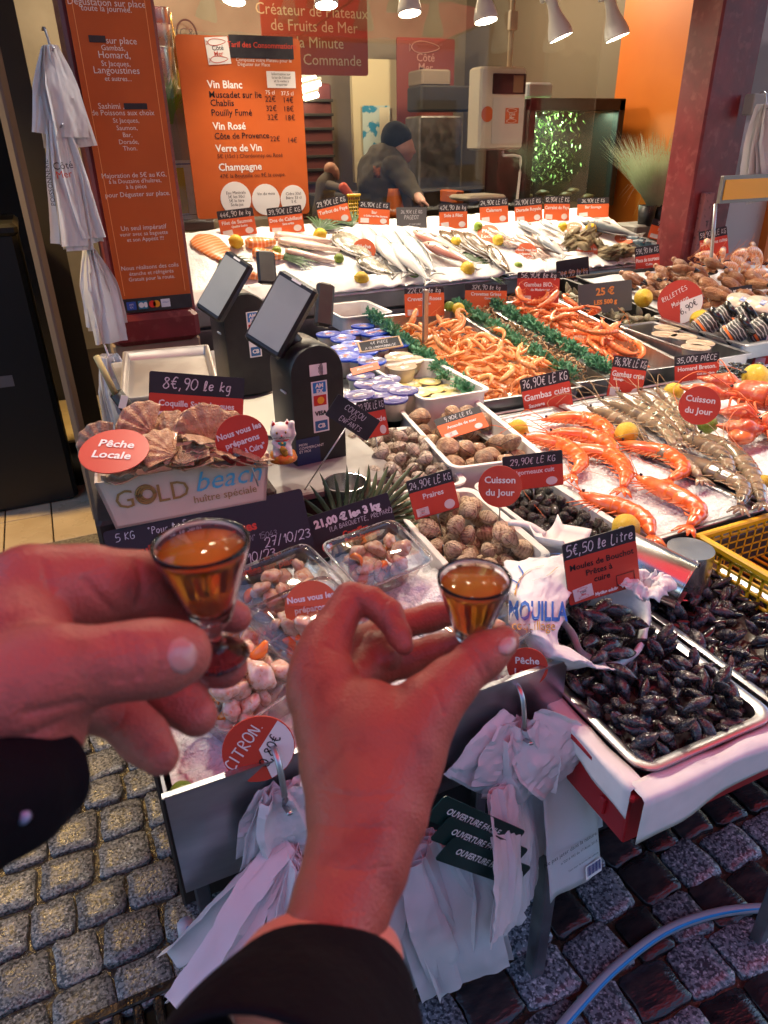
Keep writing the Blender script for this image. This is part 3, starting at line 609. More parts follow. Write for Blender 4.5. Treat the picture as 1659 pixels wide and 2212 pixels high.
# ------------------------------------------------------------------ window pane behind the ice
gp = MB().add(box(2.75, .006, 1.5)).build('window_pane', thin_glass('pane_glass', (.95, .95, .94), .035), loc=(1.78, 3.9, 1.95), smooth=False); tag(gp, 'large clear window pane behind the bed of ice', 'window')
# right red column
cl = thing('red_column', 'weathered dark red column at the right end of the ice', 'column', (3.12, 3.0, 0))
MB().add(bbox(.22, .2, 3.0, .01, (0, 0, 1.5))).build('shaft', M_redpaint, cl, smooth=False)
MB().add(bbox(.16, .18, 3.0, .01, (.17, .06, 1.5))).build('side_post', M_redpaint, cl, smooth=False)
MB().add(bbox(.07, .03, .30, .004, (-.02, -.115, 1.15))).build('patch_plate', mat('faded_red_plate', (.30, .10, .10), .6, col3=(.05, .02, .02), v3=40), cl, smooth=False)
# ================================================================== price cards, tags
def frame_px(BL, BR, TL, anchor, yaw=None, lean=12):
    mid = ((BL[0]+BR[0])/2, (BL[1]+BR[1])/2)
    p0 = P(*mid, anchor[1]) if anchor[0] == 'z' else (PY(*mid, anchor[1]) if anchor[0] == 'Y' else (onice(*mid) if anchor[0] == 'ice' else Pd(*mid, anchor[1])))
    if yaw is None: yaw = math.degrees(math.atan2(p0[0], p0[1]))*.5
    n = np.array((-math.sin(rad(yaw))*math.cos(rad(lean)), -math.cos(rad(yaw))*math.cos(rad(lean)), math.sin(rad(lean))))
    bl, br, tl = [Pplane(*q, p0, n) for q in (BL, BR, TL)]
    x = nrm(br-bl); zz = tl-bl; zz = zz-x*np.dot(zz, x); h = np.linalg.norm(zz); zz = zz/h
    return (bl+br)/2, basis(x, np.cross(zz, x), zz), np.linalg.norm(br-bl), h
M_tagw = mat('sticker_white', (.74, .68, .66), .5)
M_grey_card = mat('grey_card', (.10, .10, .105), .5)
M_cardorange = mat('card_orange', (.74, .14, .04), .4, rv=.05)
M_oletter = mat('print_orange', (.8, .30, .08), .5)
def card(label, BL, BR, TL, anchor, price='', title='', sub='', body=None, strip=.33, yaw=None, lean=12, tsize=.15, stickers='rc', psize=.17, ptype='hand', extra=(), stripm=None, tcol=None, group='price cards', sink=.05, tz=.47, cat='price card', seed=3, logo_=False, talign='CENTER', tx=0, wide=1):
    c, R, w, h = frame_px(BL, BR, TL, anchor, yaw, lean)
    t = thing('price_card', label, cat, c, R.to_euler(), group); body = body or M_cardorange
    b = MB(); th = .0022
    o = rring(w/2, h/2, .045*h, 3); zs = h*(1-strip)
    b.add(rings([[(a, y, q+h/2) for a, q in o] for y in (th/2, -th/2)]), 0)
    b.build('panel', stripm or M_slate, t, smooth=False)
    if strip < 1: MB().add(plate(w*.997, zs, .0006, .03*h, (0, -th/2-.0002, zs/2+.001))).build('colour_field', body, t, smooth=False)
    f = -th/2-.0012; sw = w/h
    if price:
        VF = hand(price, psize*h, .11, seed=seed) if ptype == 'hand' else text(price, psize*h*1.3, bold=.012*h)
        V = VF[0]; ww = V[:, 0].max()-V[:, 0].min() if len(V) else 1; k = min(1, w*.92/ww)
        MB().add((V*np.array((k, 1, 1)), VF[1])).build('price_writing', M_chalk if ptype == 'hand' else M_white, t, loc=(0, f, h*(1-strip/2)-psize*h*.45), smooth=False)
    def line(s_, size, x, z, m_, al='CENTER', bold=.004, handw=False):
        VF = hand(s_, size*h, .10, align=al, seed=seed) if handw else text(s_, size*h, al, bold*h)
        V = VF[0]
        if len(V) == 0: return
        ww = V[:, 0].max()-V[:, 0].min(); k = min(1, w*.94/ww)
        MB().add((V*np.array((k, 1, 1)), VF[1])).build('handwriting' if handw else 'lettering', m_, t, loc=(x*w, f, z*h), smooth=False)
    if title: line(title, tsize*1.25, tx, tz, tcol or M_white, talign)
    if sub: line(sub, tsize*.75, .05, tz-.14, tcol or M_white)
    if 'r' in stickers:
        s_ = MB().add(plate(.27*w, .20*h, .0006, .005*h)).build('sticker', M_tagw, t, loc=(-.30*w, f, .16*h), rot=(0, rad(rnd.uniform(-6, 4)), 0), smooth=False)
        if logo_: logo(None, min(.25*w, .19*h), 0, 0).build('logo', [M_ink, M_printred], s_, loc=(0, -.0007, 0), smooth=False)
    if 'c' in stickers: MB().add(disc(.13*h*1.0, .0006, 22)).build('sticker', M_tagw, t, loc=(.30*w, f, .17*h), smooth=False).scale = (min(1.25, sw*.9), 1, .9)
    for e in extra: line(*e)
    MB().add(loft([(0, .003, h*.3), (0, .003, -sink)], .0016, 6)).build('stake', M_steel, t)
    return t, w, h
def tag_round(label, c, rx, ry, anchor, lines, tilt=0, yaw=None, lean=15, body=None, tsize=.30, roll=0, sink=.04, white=None, tcol=None, spread=.36):
    """round tag; c centre pixel, rx ry half sizes in pixels (gives size and lean)"""
    BL, BR = (c[0]-rx, c[1]+ry*.0), (c[0]+rx, c[1]+ry*.0)
    p0 = P(*c, anchor[1]) if anchor[0] == 'z' else (onice(*c, .012) if anchor[0] == 'ice' else Pd(*c, anchor[1]))
    d = np.linalg.norm(p0-CAM); r = rx*d/F_PX
    if yaw is None: yaw = math.degrees(math.atan2(p0[0], p0[1]))
    t = thing('round_tag', label, 'tag', p0, (Matrix.Rotation(rad(-yaw), 3, 'Z')@Matrix.Rotation(rad(-lean), 3, 'X')@Matrix.Rotation(rad(roll), 3, 'Y')).to_euler(), 'round red tags')
    MB().add(disc(r, .002, 40)).build('disc', body or M_red, t, smooth=False)
    if white:
        a0, a1 = white; pts = [(0, 0)]+[(math.cos(rad(a0+(a1-a0)*i/8)), math.sin(rad(a0+(a1-a0)*i/8))) for i in range(9)]
        MB().add(([(x*r*.98, -.0016, z*r*.98) for x, z in pts], [tuple(range(10))])).build('white_sector', M_white, t, smooth=False)
    for i, L in enumerate(lines):
        s_ = L if isinstance(L, str) else L[0]; VF = text(s_, tsize*r*1.3, bold=.01*r) if isinstance(L, str) else hand(s_, L[1]*r, .12, seed=4)
        V = VF[0]; ww = V[:, 0].max()-V[:, 0].min(); z = (len(lines)-1)*spread/2-i*spread-.12; k = min(1, 1.8*r*math.sqrt(max(.1, 1-min(.9, z*z)))/ww)
        rot = 0; loc = (0, -.0022, z*r)
        if not isinstance(L, str) and len(L) > 2: loc = (L[2]*r, -.0022, L[3]*r); k = 1; rot = L[4]
        MB().add((V*np.array((k, 1, 1)), VF[1])).build('lettering' if isinstance(L, str) else 'handwriting', (tcol or M_white) if isinstance(L, str) or not any(ch.isdigit() for ch in s_) else M_ink, t, loc=loc, rot=(0, rad(rot), 0), smooth=False)
    if sink: MB().add(loft([(0, .003, -.2*r), (0, .003, -r-sink)], .0016, 6)).build('stake', M_steel, t)
    return t
S = 'price card stuck in the ice: '
card('orange price card for salmon fillet, leftmost above the ice', (479, 515), (556, 505), (466, 457), ('ice', 0), '44€,90 le kg', 'Filet de Saumon', 'Qualité Sushis')
card('orange price card for cod loin, second from left above the ice', (585, 509), (659, 500), (572, 451), ('ice', 0), '39,90€ LE KG', 'Dos de Cabillaud', 'Sans arête')
card('orange price card for turbot, third from left above the ice', (694, 493), (760, 477), (680, 435), ('ice', 0), '29,90€ LE KG', 'Turbot du Pays')
card('orange price card for sea bass, beside the yellow basket', (774, 483), (841, 487), (774, 433), ('ice', 0), '24,90€ LE KG', 'Bar', 'à Griller en Filet Sauvage')
card('slate card reading Pageot in chalk, without orange field', (857, 493), (922, 492), (845, 448), ('ice', 0), '', '', '', strip=1, stickers='', stripm=M_grey_card, extra=[('26,90€ LE KG', .15, 0, .70, M_chalk, 'CENTER', 0, True), ('PAGEOT', .19, 0, .42, M_chalk, 'CENTER', 0, True), ('PÊCHÉ EN CORSE', .07, .1, .14, M_chalk, 'CENTER', 0, True)])
card('orange price card for filleting sole in mid row', (949, 495), (1010, 493), (941, 441), ('ice', 0), '42€,90 le kg', 'Sole à Filet')
card('orange price card for squid above the calamari', (1037, 484), (1098, 480), (1033, 431), ('ice', 0), '24,90€ LE KG', 'Calamars')
card('orange price card for gilthead bream', (1113, 483), (1172, 477), (1109, 431), ('ice', 0), '26,90€ LE KG', 'Dorade Royale')
card('orange price card for plaice, right of the bream card', (1174, 477), (1229, 477), (1173, 423), ('ice', 0), '12,90€ LE KG', 'Carrelet du Pays')
card('orange price card for wild bass above the large fish at right', (1246, 471), (1314, 469), (1247, 428), ('ice', 0), '36,90€ LE KG', 'Bar Sauvage', stickers='r')
card('tilted orange price card for mackerel near the red column', (1398, 513), (1465, 531), (1414, 472), ('Y', 3.2), '9,90€ LE KG', 'Maquereaux')
card('red price card for cooked langoustines right of the column', (1514, 560), (1574, 547), (1510, 501), ('Y', 2.75), '59,90€ LE KG', 'Langoustines cuites', body=M_red)
card('red price card for cooked crab claws behind the claw heap', (1374, 598), (1426, 590), (1357, 537), ('Y', 2.85), '59€,90 le KG', 'Pince de tourteau', 'Cuite', body=M_red)
card('dark card with orange print about whelks cooked today', (1204, 625), (1274, 614), (1192, 566), ('Y', 2.95), '24€,90 le kg', '', '', strip=1, stickers='', psize=.2, extra=[('Bulots cuits du jour.', .17, 0, .50, M_oletter, 'CENTER', .004), ('Avec notre mayonnaise.', .08, .1, .34, M_oletter), ('Mention obligatoire\nPêche : Atlantique', .07, .25, .2, M_white)], lean=8)
card('large grey card with orange print, 25 euros per 500 g', (1250, 682), (1365, 670), (1246, 616), ('Y', 2.42), '', '', '', strip=1, stickers='', stripm=M_grey_card, extra=[('25 €', .33, 0, .60, M_oletter, 'CENTER', .012), ('LES 500 g', .20, 0, .30, M_oletter, 'CENTER', .01)])
card('red price card for pink shrimps standing in their heap', (875, 686), (960, 682), (856, 624), ('Y', 2.48), '22€,00 le kg', 'Crevettes Roses', 'Cuites', body=M_cardorange, strip=.2, tz=.56, stickers='r', logo_=True)
card('red price card for grey shrimps behind the narrow tray', (1003, 668), (1093, 669), (993, 613), ('Y', 2.52), '32€,90 le kg', 'Crevettes Grises', 'Cuites', strip=.26, tz=.55, stickers='')
card('red price card for organic prawns from Madagascar', (1115, 656), (1206, 656), (1126, 588), ('Y', 2.5), '56,90€ le kg', 'Gambas BIO.', 'de Madagascar', body=M_red, strip=.2, tz=.55, stickers='r', logo_=True)
card('red price card for wild cooked prawns on the near ice', (1138, 920), (1241, 896), (1118, 821), ('Y', 1.60), '76,90€ LE KG', 'Gambas cuits', '', body=M_red, tz=.52, stickers='rc', logo_=True, extra=[('Sauvage', .11, -.40, .36, M_white, 'LEFT')], strip=.27)
card('red price card for raw wild prawns with a black patch', (1309, 857), (1382, 866), (1309, 765), ('Y', 1.62), '76,90€ LE KG', 'Gambas crue', '', body=M_red, tz=.52, stickers='rc', strip=.28, extra=[('Sauvage', .08, -.40, .43, M_white, 'LEFT')])
card('red price card for Breton lobster, 35 euros apiece', (1457, 837), (1553, 826), (1431, 773), ('Y', 1.62), '35,00€ PIÈCE', 'Homard Breton.', '', body=M_red, tz=.50, stickers='c', extra=[('Cuit sur place.', .10, .2, .32, M_white), ('européen bleu.', .09, -.15, .12, M_white)])
card('red price card cut by the right edge, bluish top', (1622, 792), (1700, 803), (1620, 704), ('Y', 1.66), '18,90€', 'Filets fumés', '', body=M_red, stripm=mat('blue_slate', (.03, .06, .12), .4), ptype='print', stickers='r', strip=.42)
card('small red card priced 11,90 apiece by the salad pots', (1573, 664), (1625, 656), (1574, 622), ('Y', 2.2), '11,90 € la pièce', 'Salade de homard', '', body=M_red, ptype='print', stickers='', psize=.2, strip=.5, tz=.25)
card('red price card for carpet clams, half behind the chalkboard', (783, 950), (841, 938), (776, 868), ('z', .93), '32,90€ LE KG', 'Palourde', '', body=M_red, stickers='c', tz=.40)
card('orange price card for dog cockles lying tilted on its tray', (958, 953), (1057, 922), (918, 913), ('z', .905), '9,90€ LE KG', 'Amande de mer', '', body=M_cardorange, lean=52, stickers='rc', tz=.42, sink=.0, yaw=20, logo_=True)
card('red price card for warty venus clams on the near tray', (897, 1124), (993, 1096), (876, 1040), ('z', .895), '24,90€ LE KG', 'Praires', '', body=M_red, stickers='rc', tz=.46, logo_=True)
card('red price card for cooked periwinkles behind the round tag', (1089, 1063), (1217, 1047), (1078, 988), ('z', .895), '29,90€ LE KG', 'Bigorneaux cuit', '', body=M_red, stickers='c', tz=.44, strip=.4)
t, w, h = card('large red price card for mussels with black lettering', (1230, 1309), (1382, 1263), (1238, 1170), ('z', .90), '5€,50 le Litre', '', '', body=M_red, stickers='r', strip=.27, yaw=10, psize=.16, logo_=True, extra=[('Moules de Bouchot', .135, 0, .555, M_ink, 'CENTER', .002), ('Prêtes à', .135, -.05, .415, M_ink, 'CENTER', .002), ('cuire', .135, -.02, .28, M_ink, 'CENTER', .002), ('Mytilus edulis', .07, .02, .05, M_white)])
for q in ((.30, .11, .25, .004), (.30, .27, .25, .004)): MB().add(plate(q[2]*w, .004*h*2, .0006, .0004, (q[0]*w, -.0024, q[1]*h))).build('box_line', M_ink, t, smooth=False)
for q in (.175, .425): MB().add(plate(.006*w, .165*h, .0006, .0004, (q*w, -.0024, .19*h))).build('box_line', M_ink, t, smooth=False)
card('dark and red card for scallops at the back of the shell box', (320, 914), (523, 925), (338, 802), ('Y', 1.33), '8€,90 le kg', 'Coquille Saint-Jacques', '', body=M_red, stickers='r', strip=.42, tz=.36, psize=.2, tsize=.13)
card('wide dark card with red print, half hidden by the left glass', (262, 1315), (685, 1209), (220, 1150), ('z', .885), '', '', '', strip=1, stickers='', stripm=mat('aubergine_card', (.028, .016, .022), .4), lean=25, yaw=6, extra=[('5 KG    °Pour la Saint', .09, -.45, .84, M_chalk, 'LEFT', 0, True), ('Coquilles de Saint Jacques', .17, -.46, .60, M_printred, 'LEFT', .006), ('N° 15043', .075, .18, .46, mat('chalk_grey', (.25, .25, .27), .8), 'LEFT', 0, True), ('Conditionnement : ', .07, -.05, .34, M_printred, 'LEFT'), ('27/10/23', .12, .25, .33, M_chalk, 'LEFT', 0, True), ('30/10/23', .12, .05, .18, M_chalk, 'LEFT', 0, True), ('Préparées sur place.', .13, 0, .03, M_printred, 'LEFT', .006)])
t, w, h = card('dark card offering prepared scallops at 21 euros per 3 kg', (684, 1211), (862, 1153), (665, 1117), ('z', .885), '', '', '', strip=1, stickers='', stripm=mat('aubergine_card'), lean=22, yaw=10, extra=[('21,00 € les 3 kg', .24, -.02, .70, M_white, 'CENTER', .014), ('(LA BARQUETTE, PRÉPARÉ)', .10, .12, .54, M_chalk, 'CENTER', 0, True), ('Coquilles', .16, .02, .34, M_printred, 'CENTER', .008), ('Saint-Jacques', .16, .08, .17, M_printred, 'CENTER', .008)])
b = MB().add(disc(.12*h, .001, 24)); b.build('red_seal', mat('seal_red', (.6, .02, .05), .4), t, loc=(-.34*w, -.003, .22*h), smooth=False); MB().add(text('R', .22*h, bold=.01*h)).build('lettering', M_white, t, loc=(-.34*w, -.0042, .15*h), smooth=False)
card('black slanted chalkboard greeting children, on a stick', (702, 896), (792, 953), (691, 824), ('Y', 1.32), '', '', '', strip=1, stickers='', lean=6, sink=.16, extra=[('COUCOU', .23, -.02, .62, M_chalk, 'CENTER', 0, True), ('LES', .15, .0, .43, M_chalk, 'CENTER', 0, True), ('ENFANTS', .21, .02, .14, M_chalk, 'CENTER', 0, True)], cat='chalkboard', group='chalk signs')
t, w, h = card('small wood-framed slate lying on the blue lidded cups', (780, 762), (869, 748), (759, 742), ('z', .985), '', '', '', strip=1, stickers='', lean=62, yaw=18, sink=0, extra=[('4€ PIÈCE', .24, 0, .56, M_chalk, 'CENTER', 0, True), ('AÏOLI/MAYONNAISE', .2, 0, .16, M_chalk, 'CENTER', 0, True)], cat='chalkboard', group='chalk signs')
for z_, x_, a, b_ in ((.03, 0, 1.06, .09), (.97, 0, 1.06, .09)): MB().add(bbox(w*a, .006, h*b_, .001, (0, 0, z_*h))).build('frame_bar', M_wood, t, smooth=False)
for x_ in (-.5, .5): MB().add(bbox(.045*w, .006, h*1.02, .001, (x_*w, 0, .5*h))).build('frame_bar', M_wood, t, smooth=False)
card('small orange card slipped between the lidded cups', (762, 812), (822, 797), (757, 797), ('z', .96), '', 'Mayonnaise', '', strip=0.02, stickers='', lean=50, sink=0, tsize=.35)
tag_round('oval red tag reading local catch on the scallop box', (247, 974), 68, 38, ('d', 1.165), ['Pêche', 'Locale'], lean=72, tsize=.34, roll=14, yaw=12, spread=.5, sink=0)
tag_round('red round tag about preparing, behind the wooden box front', (523, 952), 55, 55, ('d', 1.20), ['Nous vous les', 'préparons', '“Prêtes à Cuire”'], lean=10, roll=-12, yaw=8, spread=.4, tsize=.25)
OT = mat('tag_orange', (.66, .13, .05), .45)
tag_round('orange round tag reading local catch on the turbot', (786, 541), 24, 17, ('ice', 0), ['Pêche', 'Locale'], lean=28, body=OT, spread=.55, tsize=.38, sink=0)
tag_round('small orange tag reading local catch behind a lemon', (1055, 506), 22, 12, ('ice', 0), ['Pêche', 'Locale'], lean=42, body=OT, spread=.55, tsize=.38, sink=0)
tag_round('orange round tag on the squid heap', (1136, 548), 22, 15, ('ice', 0), ['Nous vous les', 'préparons', '"Prêtes à Cuire"'], lean=30, body=OT, tsize=.24, sink=0)
tag_round('orange round tag standing before the oysters', (1267, 546), 21, 19, ('ice', 0), ['Nous vous les', 'préparons', '"Prêtes à Cuire"'], lean=18, body=OT, tsize=.24, sink=0)
tag_round('flat orange tag on the ice beside the lemon at right', (1240, 490), 16, 6, ('ice', 0), ['Pêche', 'Locale'], lean=64, body=OT, tsize=.3, sink=0, spread=.5)
tag_round('flat orange tag on the ice below the large pale fish', (1351, 514), 20, 7, ('ice', 0), ['Pêche', 'Locale'], lean=64, body=OT, tsize=.3, sink=0, spread=.5)
tag_round('red round tag with white sector, rillettes at 6,90', (1469, 653), 41, 45, ('d', 3.0), [('RILLETTES', .2, -.25, .28, -35), ('Maison', .22, .05, -.05, -35), ('6,90€', .26, .48, -.28, -40)], lean=8, white=(-80, 25), spread=.4, tcol=M_white)
tag_round('red round tag, cooked today, by the lobsters', (1511, 876), 38, 43, ('Yx', 1.85), ['Cuisson', 'du Jour'], lean=8, tsize=.34, spread=.6)
tag_round('red round tag, cooked today, over the periwinkles', (1080, 1051), 46, 46, ('d', 1.42), ['Cuisson', 'du Jour'], lean=10, tsize=.34, spread=.6, roll=-3)
tag_round('orange round tag resting on the clear tubs', (674, 1313), 58, 54, ('d', 1.085), ['Nous vous les', 'préparons', '“Prêtes à Cuire”'], lean=32, body=OT, roll=-4, tsize=.24, sink=0, spread=.4)
tag_round('red round tag for lemons with a white price sector', (559, 1618), 73, 73, ('d', .94), [('CITRON.', .34, -.25, .12, -52), ('0,80€', .30, .42, -.15, -62)], lean=14, white=(-75, 52), sink=0)
tag_round('red round tag half hidden behind the right glass foot', (1139, 1440), 42, 36, ('d', 1.09), ['Pêche', 'Locale'], lean=14, roll=-6, tsize=.38, spread=.6)
# ================================================================== fruit
M_lemon = mat('lemon_skin', (.80, .55, .03), .38, col2=(.72, .45, .02), vs=10, bump=.0012, bs=240, rv=.06, coat=.2)
M_lime = mat('lime_skin', (.16, .30, .02), .35, col2=(.28, .38, .04), vs=9, bump=.001, bs=240, rv=.15, coat=.25)
_lem = MB().add(lathe([(.0004, -1.28), (.10, -1.26), (.17, -1.14), (.30, -1.05), (.60, -.88), (.88, -.5), (1, 0), (.90, .5), (.62, .86), (.30, 1.04), (.18, 1.14), (.09, 1.22), (.0004, 1.23)], 22))
_lim = MB().add(lathe([(.0004, -1.08), (.09, -1.06), (.28, -.98), (.60, -.82), (.90, -.45), (1, 0), (.90, .48), (.60, .84), (.28, 1.0), (.08, 1.08), (.0004, 1.09)], 22))
ME_lemon = _lem.mesh('lemon', M_lemon); ME_lime = _lim.mesh('lime', M_lime)
def fruit(kind, u, v, rpx, anchor, where, ang=None):
    p = onice(u, v, 0) if anchor == 'ice' else P(u, v, anchor)
    d = np.linalg.norm(p-CAM); r = rpx*d/F_PX/1.12
    if anchor == 'ice': p = onice(u, v, r*.75)
    me = ME_lemon if kind == 'lemon' else ME_lime
    o = obj(kind, me, None, p, (rad(rnd.uniform(60, 115)), rad(rnd.uniform(-20, 20)), rnd.uniform(0, 6) if ang is None else rad(ang)), r)
    tag(o, ('yellow lemon ' if kind == 'lemon' else 'green lime ')+where, kind, 'lemons and limes among the seafood')
for k, u, v, r, w in (('lemon', 510, 522, 15, 'between the salmon fillets'), ('lemon', 691, 507, 14, 'above the cod fillets, left of the turbot'), ('lemon', 781, 602, 16, 'at the paper edge left of the bass'), ('lemon', 985, 523, 12, 'on the pink sea bream'), ('lemon', 1076, 519, 12, 'between the soles and squid'),
                      ('lemon', 1010, 581, 16, 'at the paper edge below the bream tail'), ('lemon', 1215, 490, 10, 'behind the gilthead breams'), ('lemon', 1277, 494, 11, 'in front of the large wild bass'), ('lemon', 1257, 528, 9, 'peeping over the oysters tag'),
                      ('lime', 598, 541, 10, 'beside the salmon steaks'), ('lime', 732, 558, 11, 'at the end of the cod fillet'), ('lime', 893, 594, 12, 'at the paper edge below the bass tails'), ('lime', 1033, 489, 10, 'under the sole price card'), ('lime', 1119, 575, 10, 'at the paper edge below the squid')):
    fruit(k, u, v, r, 'ice', w)
# ================================================================== whole fish on the ice
def fish_mat(name, back, side, belly, rough=.22, spots=None, H=.03):
    m = bpy.data.materials.new(name); _M[name] = m; m.use_nodes = True; n = m.node_tree.nodes; l = m.node_tree.links; b = n['Principled BSDF']
    tc = n.new('ShaderNodeTexCoord'); sp = n.new('ShaderNodeSeparateXYZ'); l.new(tc.outputs['Object'], sp.inputs[0])
    ns = n.new('ShaderNodeTexNoise'); ns.inputs['Scale'].default_value = 30; l.new(tc.outputs['Object'], ns.inputs['Vector'])
    ad = n.new('ShaderNodeMath'); ad.operation = 'MULTIPLY_ADD'; l.new(ns.outputs['Fac'], ad.inputs[0]); ad.inputs[1].default_value = .02; l.new(sp.outputs['Y'], ad.inputs[2])
    mr = n.new('ShaderNodeMapRange'); mr.inputs[1].default_value = -H+.01; mr.inputs[2].default_value = H+.01; l.new(ad.outputs[0], mr.inputs[0])
    cr = n.new('ShaderNodeValToRGB'); e = cr.color_ramp.elements; e[0].color = (*belly, 1); e[0].position = .1; e[1].color = (*back, 1); e[1].position = .92; x = e.new(.55); x.color = (*side, 1)
    l.new(mr.outputs[0], cr.inputs[0]); out = cr.outputs[0]
    if spots:
        s2 = n.new('ShaderNodeTexNoise'); s2.inputs['Scale'].default_value = spots[1]; s2.inputs['Detail'].default_value = 4; l.new(tc.outputs['Object'], s2.inputs['Vector'])
        m2 = n.new('ShaderNodeMapRange'); m2.inputs[1].default_value = .5; m2.inputs[2].default_value = .62; l.new(s2.outputs['Fac'], m2.inputs[0])
        mx = n.new('ShaderNodeMix'); mx.data_type = 'RGBA'; l.new(m2.outputs[0], mx.inputs[0]); l.new(out, mx.inputs[6]); mx.inputs[7].default_value = (*spots[0], 1); out = mx.outputs[2]
    l.new(out, b.inputs['Base Color']); b.inputs['Roughness'].default_value = rough; b.inputs['Coat Weight'].default_value = .4; b.inputs['Coat Roughness'].default_value = .1
    v = n.new('ShaderNodeTexVoronoi'); v.inputs['Scale'].default_value = 260; l.new(tc.outputs['Object'], v.inputs['Vector'])
    bp = n.new('ShaderNodeBump'); bp.inputs['Strength'].default_value = .5; bp.inputs['Distance'].default_value = .0008; l.new(v.outputs['Distance'], bp.inputs['Height']); l.new(bp.outputs[0], b.inputs['Normal'])
    return m
M_bass = fish_mat('bass_skin', (.10, .13, .15), (.48, .50, .50), (.78, .76, .72)); M_pag = fish_mat('pink_bream_skin', (.55, .22, .17), (.70, .45, .38), (.80, .70, .62), H=.04)
M_dor = fish_mat('bream_skin', (.16, .18, .2), (.52, .54, .55), (.78, .76, .72), H=.05); M_mack = fish_mat('mackerel_skin', (.03, .10, .14), (.40, .48, .52), (.78, .78, .76), H=.02, spots=((.02, .05, .07), 40))
M_flat = fish_mat('turbot_skin', (.16, .14, .10), (.22, .20, .15), (.30, .27, .2), .2, ((.5, .47, .4), 60)); M_sole = fish_mat('sole_skin', (.13, .085, .05), (.17, .11, .065), (.20, .14, .09), .2, ((.08, .05, .03), 70))
M_fin = mat('fin', (.34, .32, .30), .35, col2=(.22, .2, .2), vs=60, stretch=(1, 6, 1)); M_eye = mat('fish_eye', (.01, .01, .012), .05, coat=1); M_iris = mat('fish_iris', (.55, .48, .3), .2)
def fish_parts(t, L, H, T, skin, fin=M_fin, flat=False):
    s = np.linspace(0, 1, 18)
    prof = np.interp(s, [0, .03, .10, .22, .36, .55, .75, .88, .94, 1], [.02, .22, .55, .86, 1, .92, .58, .30, .24, .26])
    th = np.interp(s, [0, .05, .15, .3, .55, .8, .94, 1], [.1, .5, .9, 1, .85, .4, .15, .06])
    pts = [((.5-q)*L*.92+.04*L, .004*math.sin(q*6)*L*0, 0) for q in s]
    MB().add(loft(pts, [(H/2*a, T/2*b) for a, b in zip(prof, th)], 14)).build('body', skin, t)
    MB().add(solid(grid(lambda a, b: (-.38*L-.14*L*a*(1-.45*(1-abs(2*b-1))), (b-.5)*H*(.28+.75*a), .001*math.sin(b*30)), 5, 9), .0012)).build('tail_fin', fin, t)
    MB().add(solid(grid(lambda a, b: ((.16-.42*a)*L, H*(.47-.17*a)+.17*H*b*math.sin(PI*min(1, a*1.05+.05)), 0), 10, 3), .0012)).build('dorsal_fin', fin, t)
    MB().add(solid(grid(lambda a, b: ((-.1-.14*a)*L, -H*(.42-.1*a)-.14*H*b*math.sin(PI*(a*.9+.05)), 0), 6, 3), .0012)).build('anal_fin', fin, t)
    MB().add(solid(grid(lambda a, b: ((.20-.13*a)*L, -.10*H-(b-.5)*H*.22*(a+.2), T*.50+.003-.2*T*a*.2), 5, 4), .001)).build('pectoral_fin', fin, t)
    MB().add(ell(.036*H*2, .036*H*2, .02*H, 12, 6, (.40*L, .12*H, T*.36))).build('eye', M_eye, t)
    gp_ = curve_pts([(.30*L, .34*H, T*.30), (.262*L, .1*H, T*.47), (.29*L, -.28*H, T*.36)], 6); MB().add(loft(gp_, .0016, 5)).build('gill_slit', mat('gill_dark', (.16, .08, .07), .4), t)
def fish(label, cat, hp, tp, ratio, thick, skin, group, h=.02, name='fish', proto=None, flip=1):
    a, b = onice(*hp, h), onice(*tp, h); L = np.linalg.norm(a-b); x = nrm(a-b); zz = ICEN; y = np.cross(zz, x)*flip; zz = np.cross(x, y)
    t = thing(name, label, cat, (a+b)/2, basis(x, y, zz).to_euler(), group); fish_parts(t, L, L*ratio, L*thick, skin); return t
for i, (hp, tp, lb, hh) in enumerate((((783, 487), (838, 562), 'silver sea bass farthest left, partly under others', .016), ((827, 488), (886, 566), 'silver sea bass lying behind the second bass', .018), ((856, 490), (915, 560), 'silver sea bass at the back right of its heap', .02),
                                      ((812, 508), (884, 598), 'silver sea bass at front left of its heap', .04), ((846, 522), (934, 614), 'silver sea bass at the very front with hanging tail', .055), ((874, 508), (944, 594), 'silver sea bass at the right of its heap', .045))):
    fish(lb, 'fish', hp, tp, .27, .14, M_bass, 'sea bass on the ice', hh, 'sea_bass', flip=-1)
fish('pink sea bream lying behind another pink one', 'fish', (890, 498), (1004, 548), .30, .14, M_pag, 'pink sea bream on the ice', .02, 'sea_bream', flip=1)
fish('pink sea bream in front, tail by the palm leaf', 'fish', (914, 524), (1034, 574), .29, .15, M_pag, 'pink sea bream on the ice', .04, 'sea_bream', flip=1)
fish('silver gilthead bream at the back under its card', 'fish', (1116, 476), (1180, 512), .36, .15, M_dor, 'gilthead bream on the ice', .02, 'gilthead_bream')
fish('silver gilthead bream right of the first one', 'fish', (1165, 476), (1222, 506), .36, .15, M_dor, 'gilthead bream on the ice', .03, 'gilthead_bream')
fish('silver gilthead bream in front of the squid', 'fish', (1160, 506), (1226, 556), .38, .15, M_dor, 'gilthead bream on the ice', .045, 'gilthead_bream')
fish('large pale wild bass at the right with open gills', 'fish', (1254, 478), (1394, 512), .27, .14, M_bass, 'wild bass', .03, 'wild_bass')
for i in range(6): fish('blue backed mackerel lying by the red column, %s' % ['topmost', 'second from top', 'third from top', 'third from bottom', 'second from bottom', 'lowest'][i], 'fish', (1352+i*13, 512+i*8), (1462+i*11, 541+i*6), .17, .13, M_mack, 'mackerel on the ice', .02+.012*(i % 2), 'mackerel')
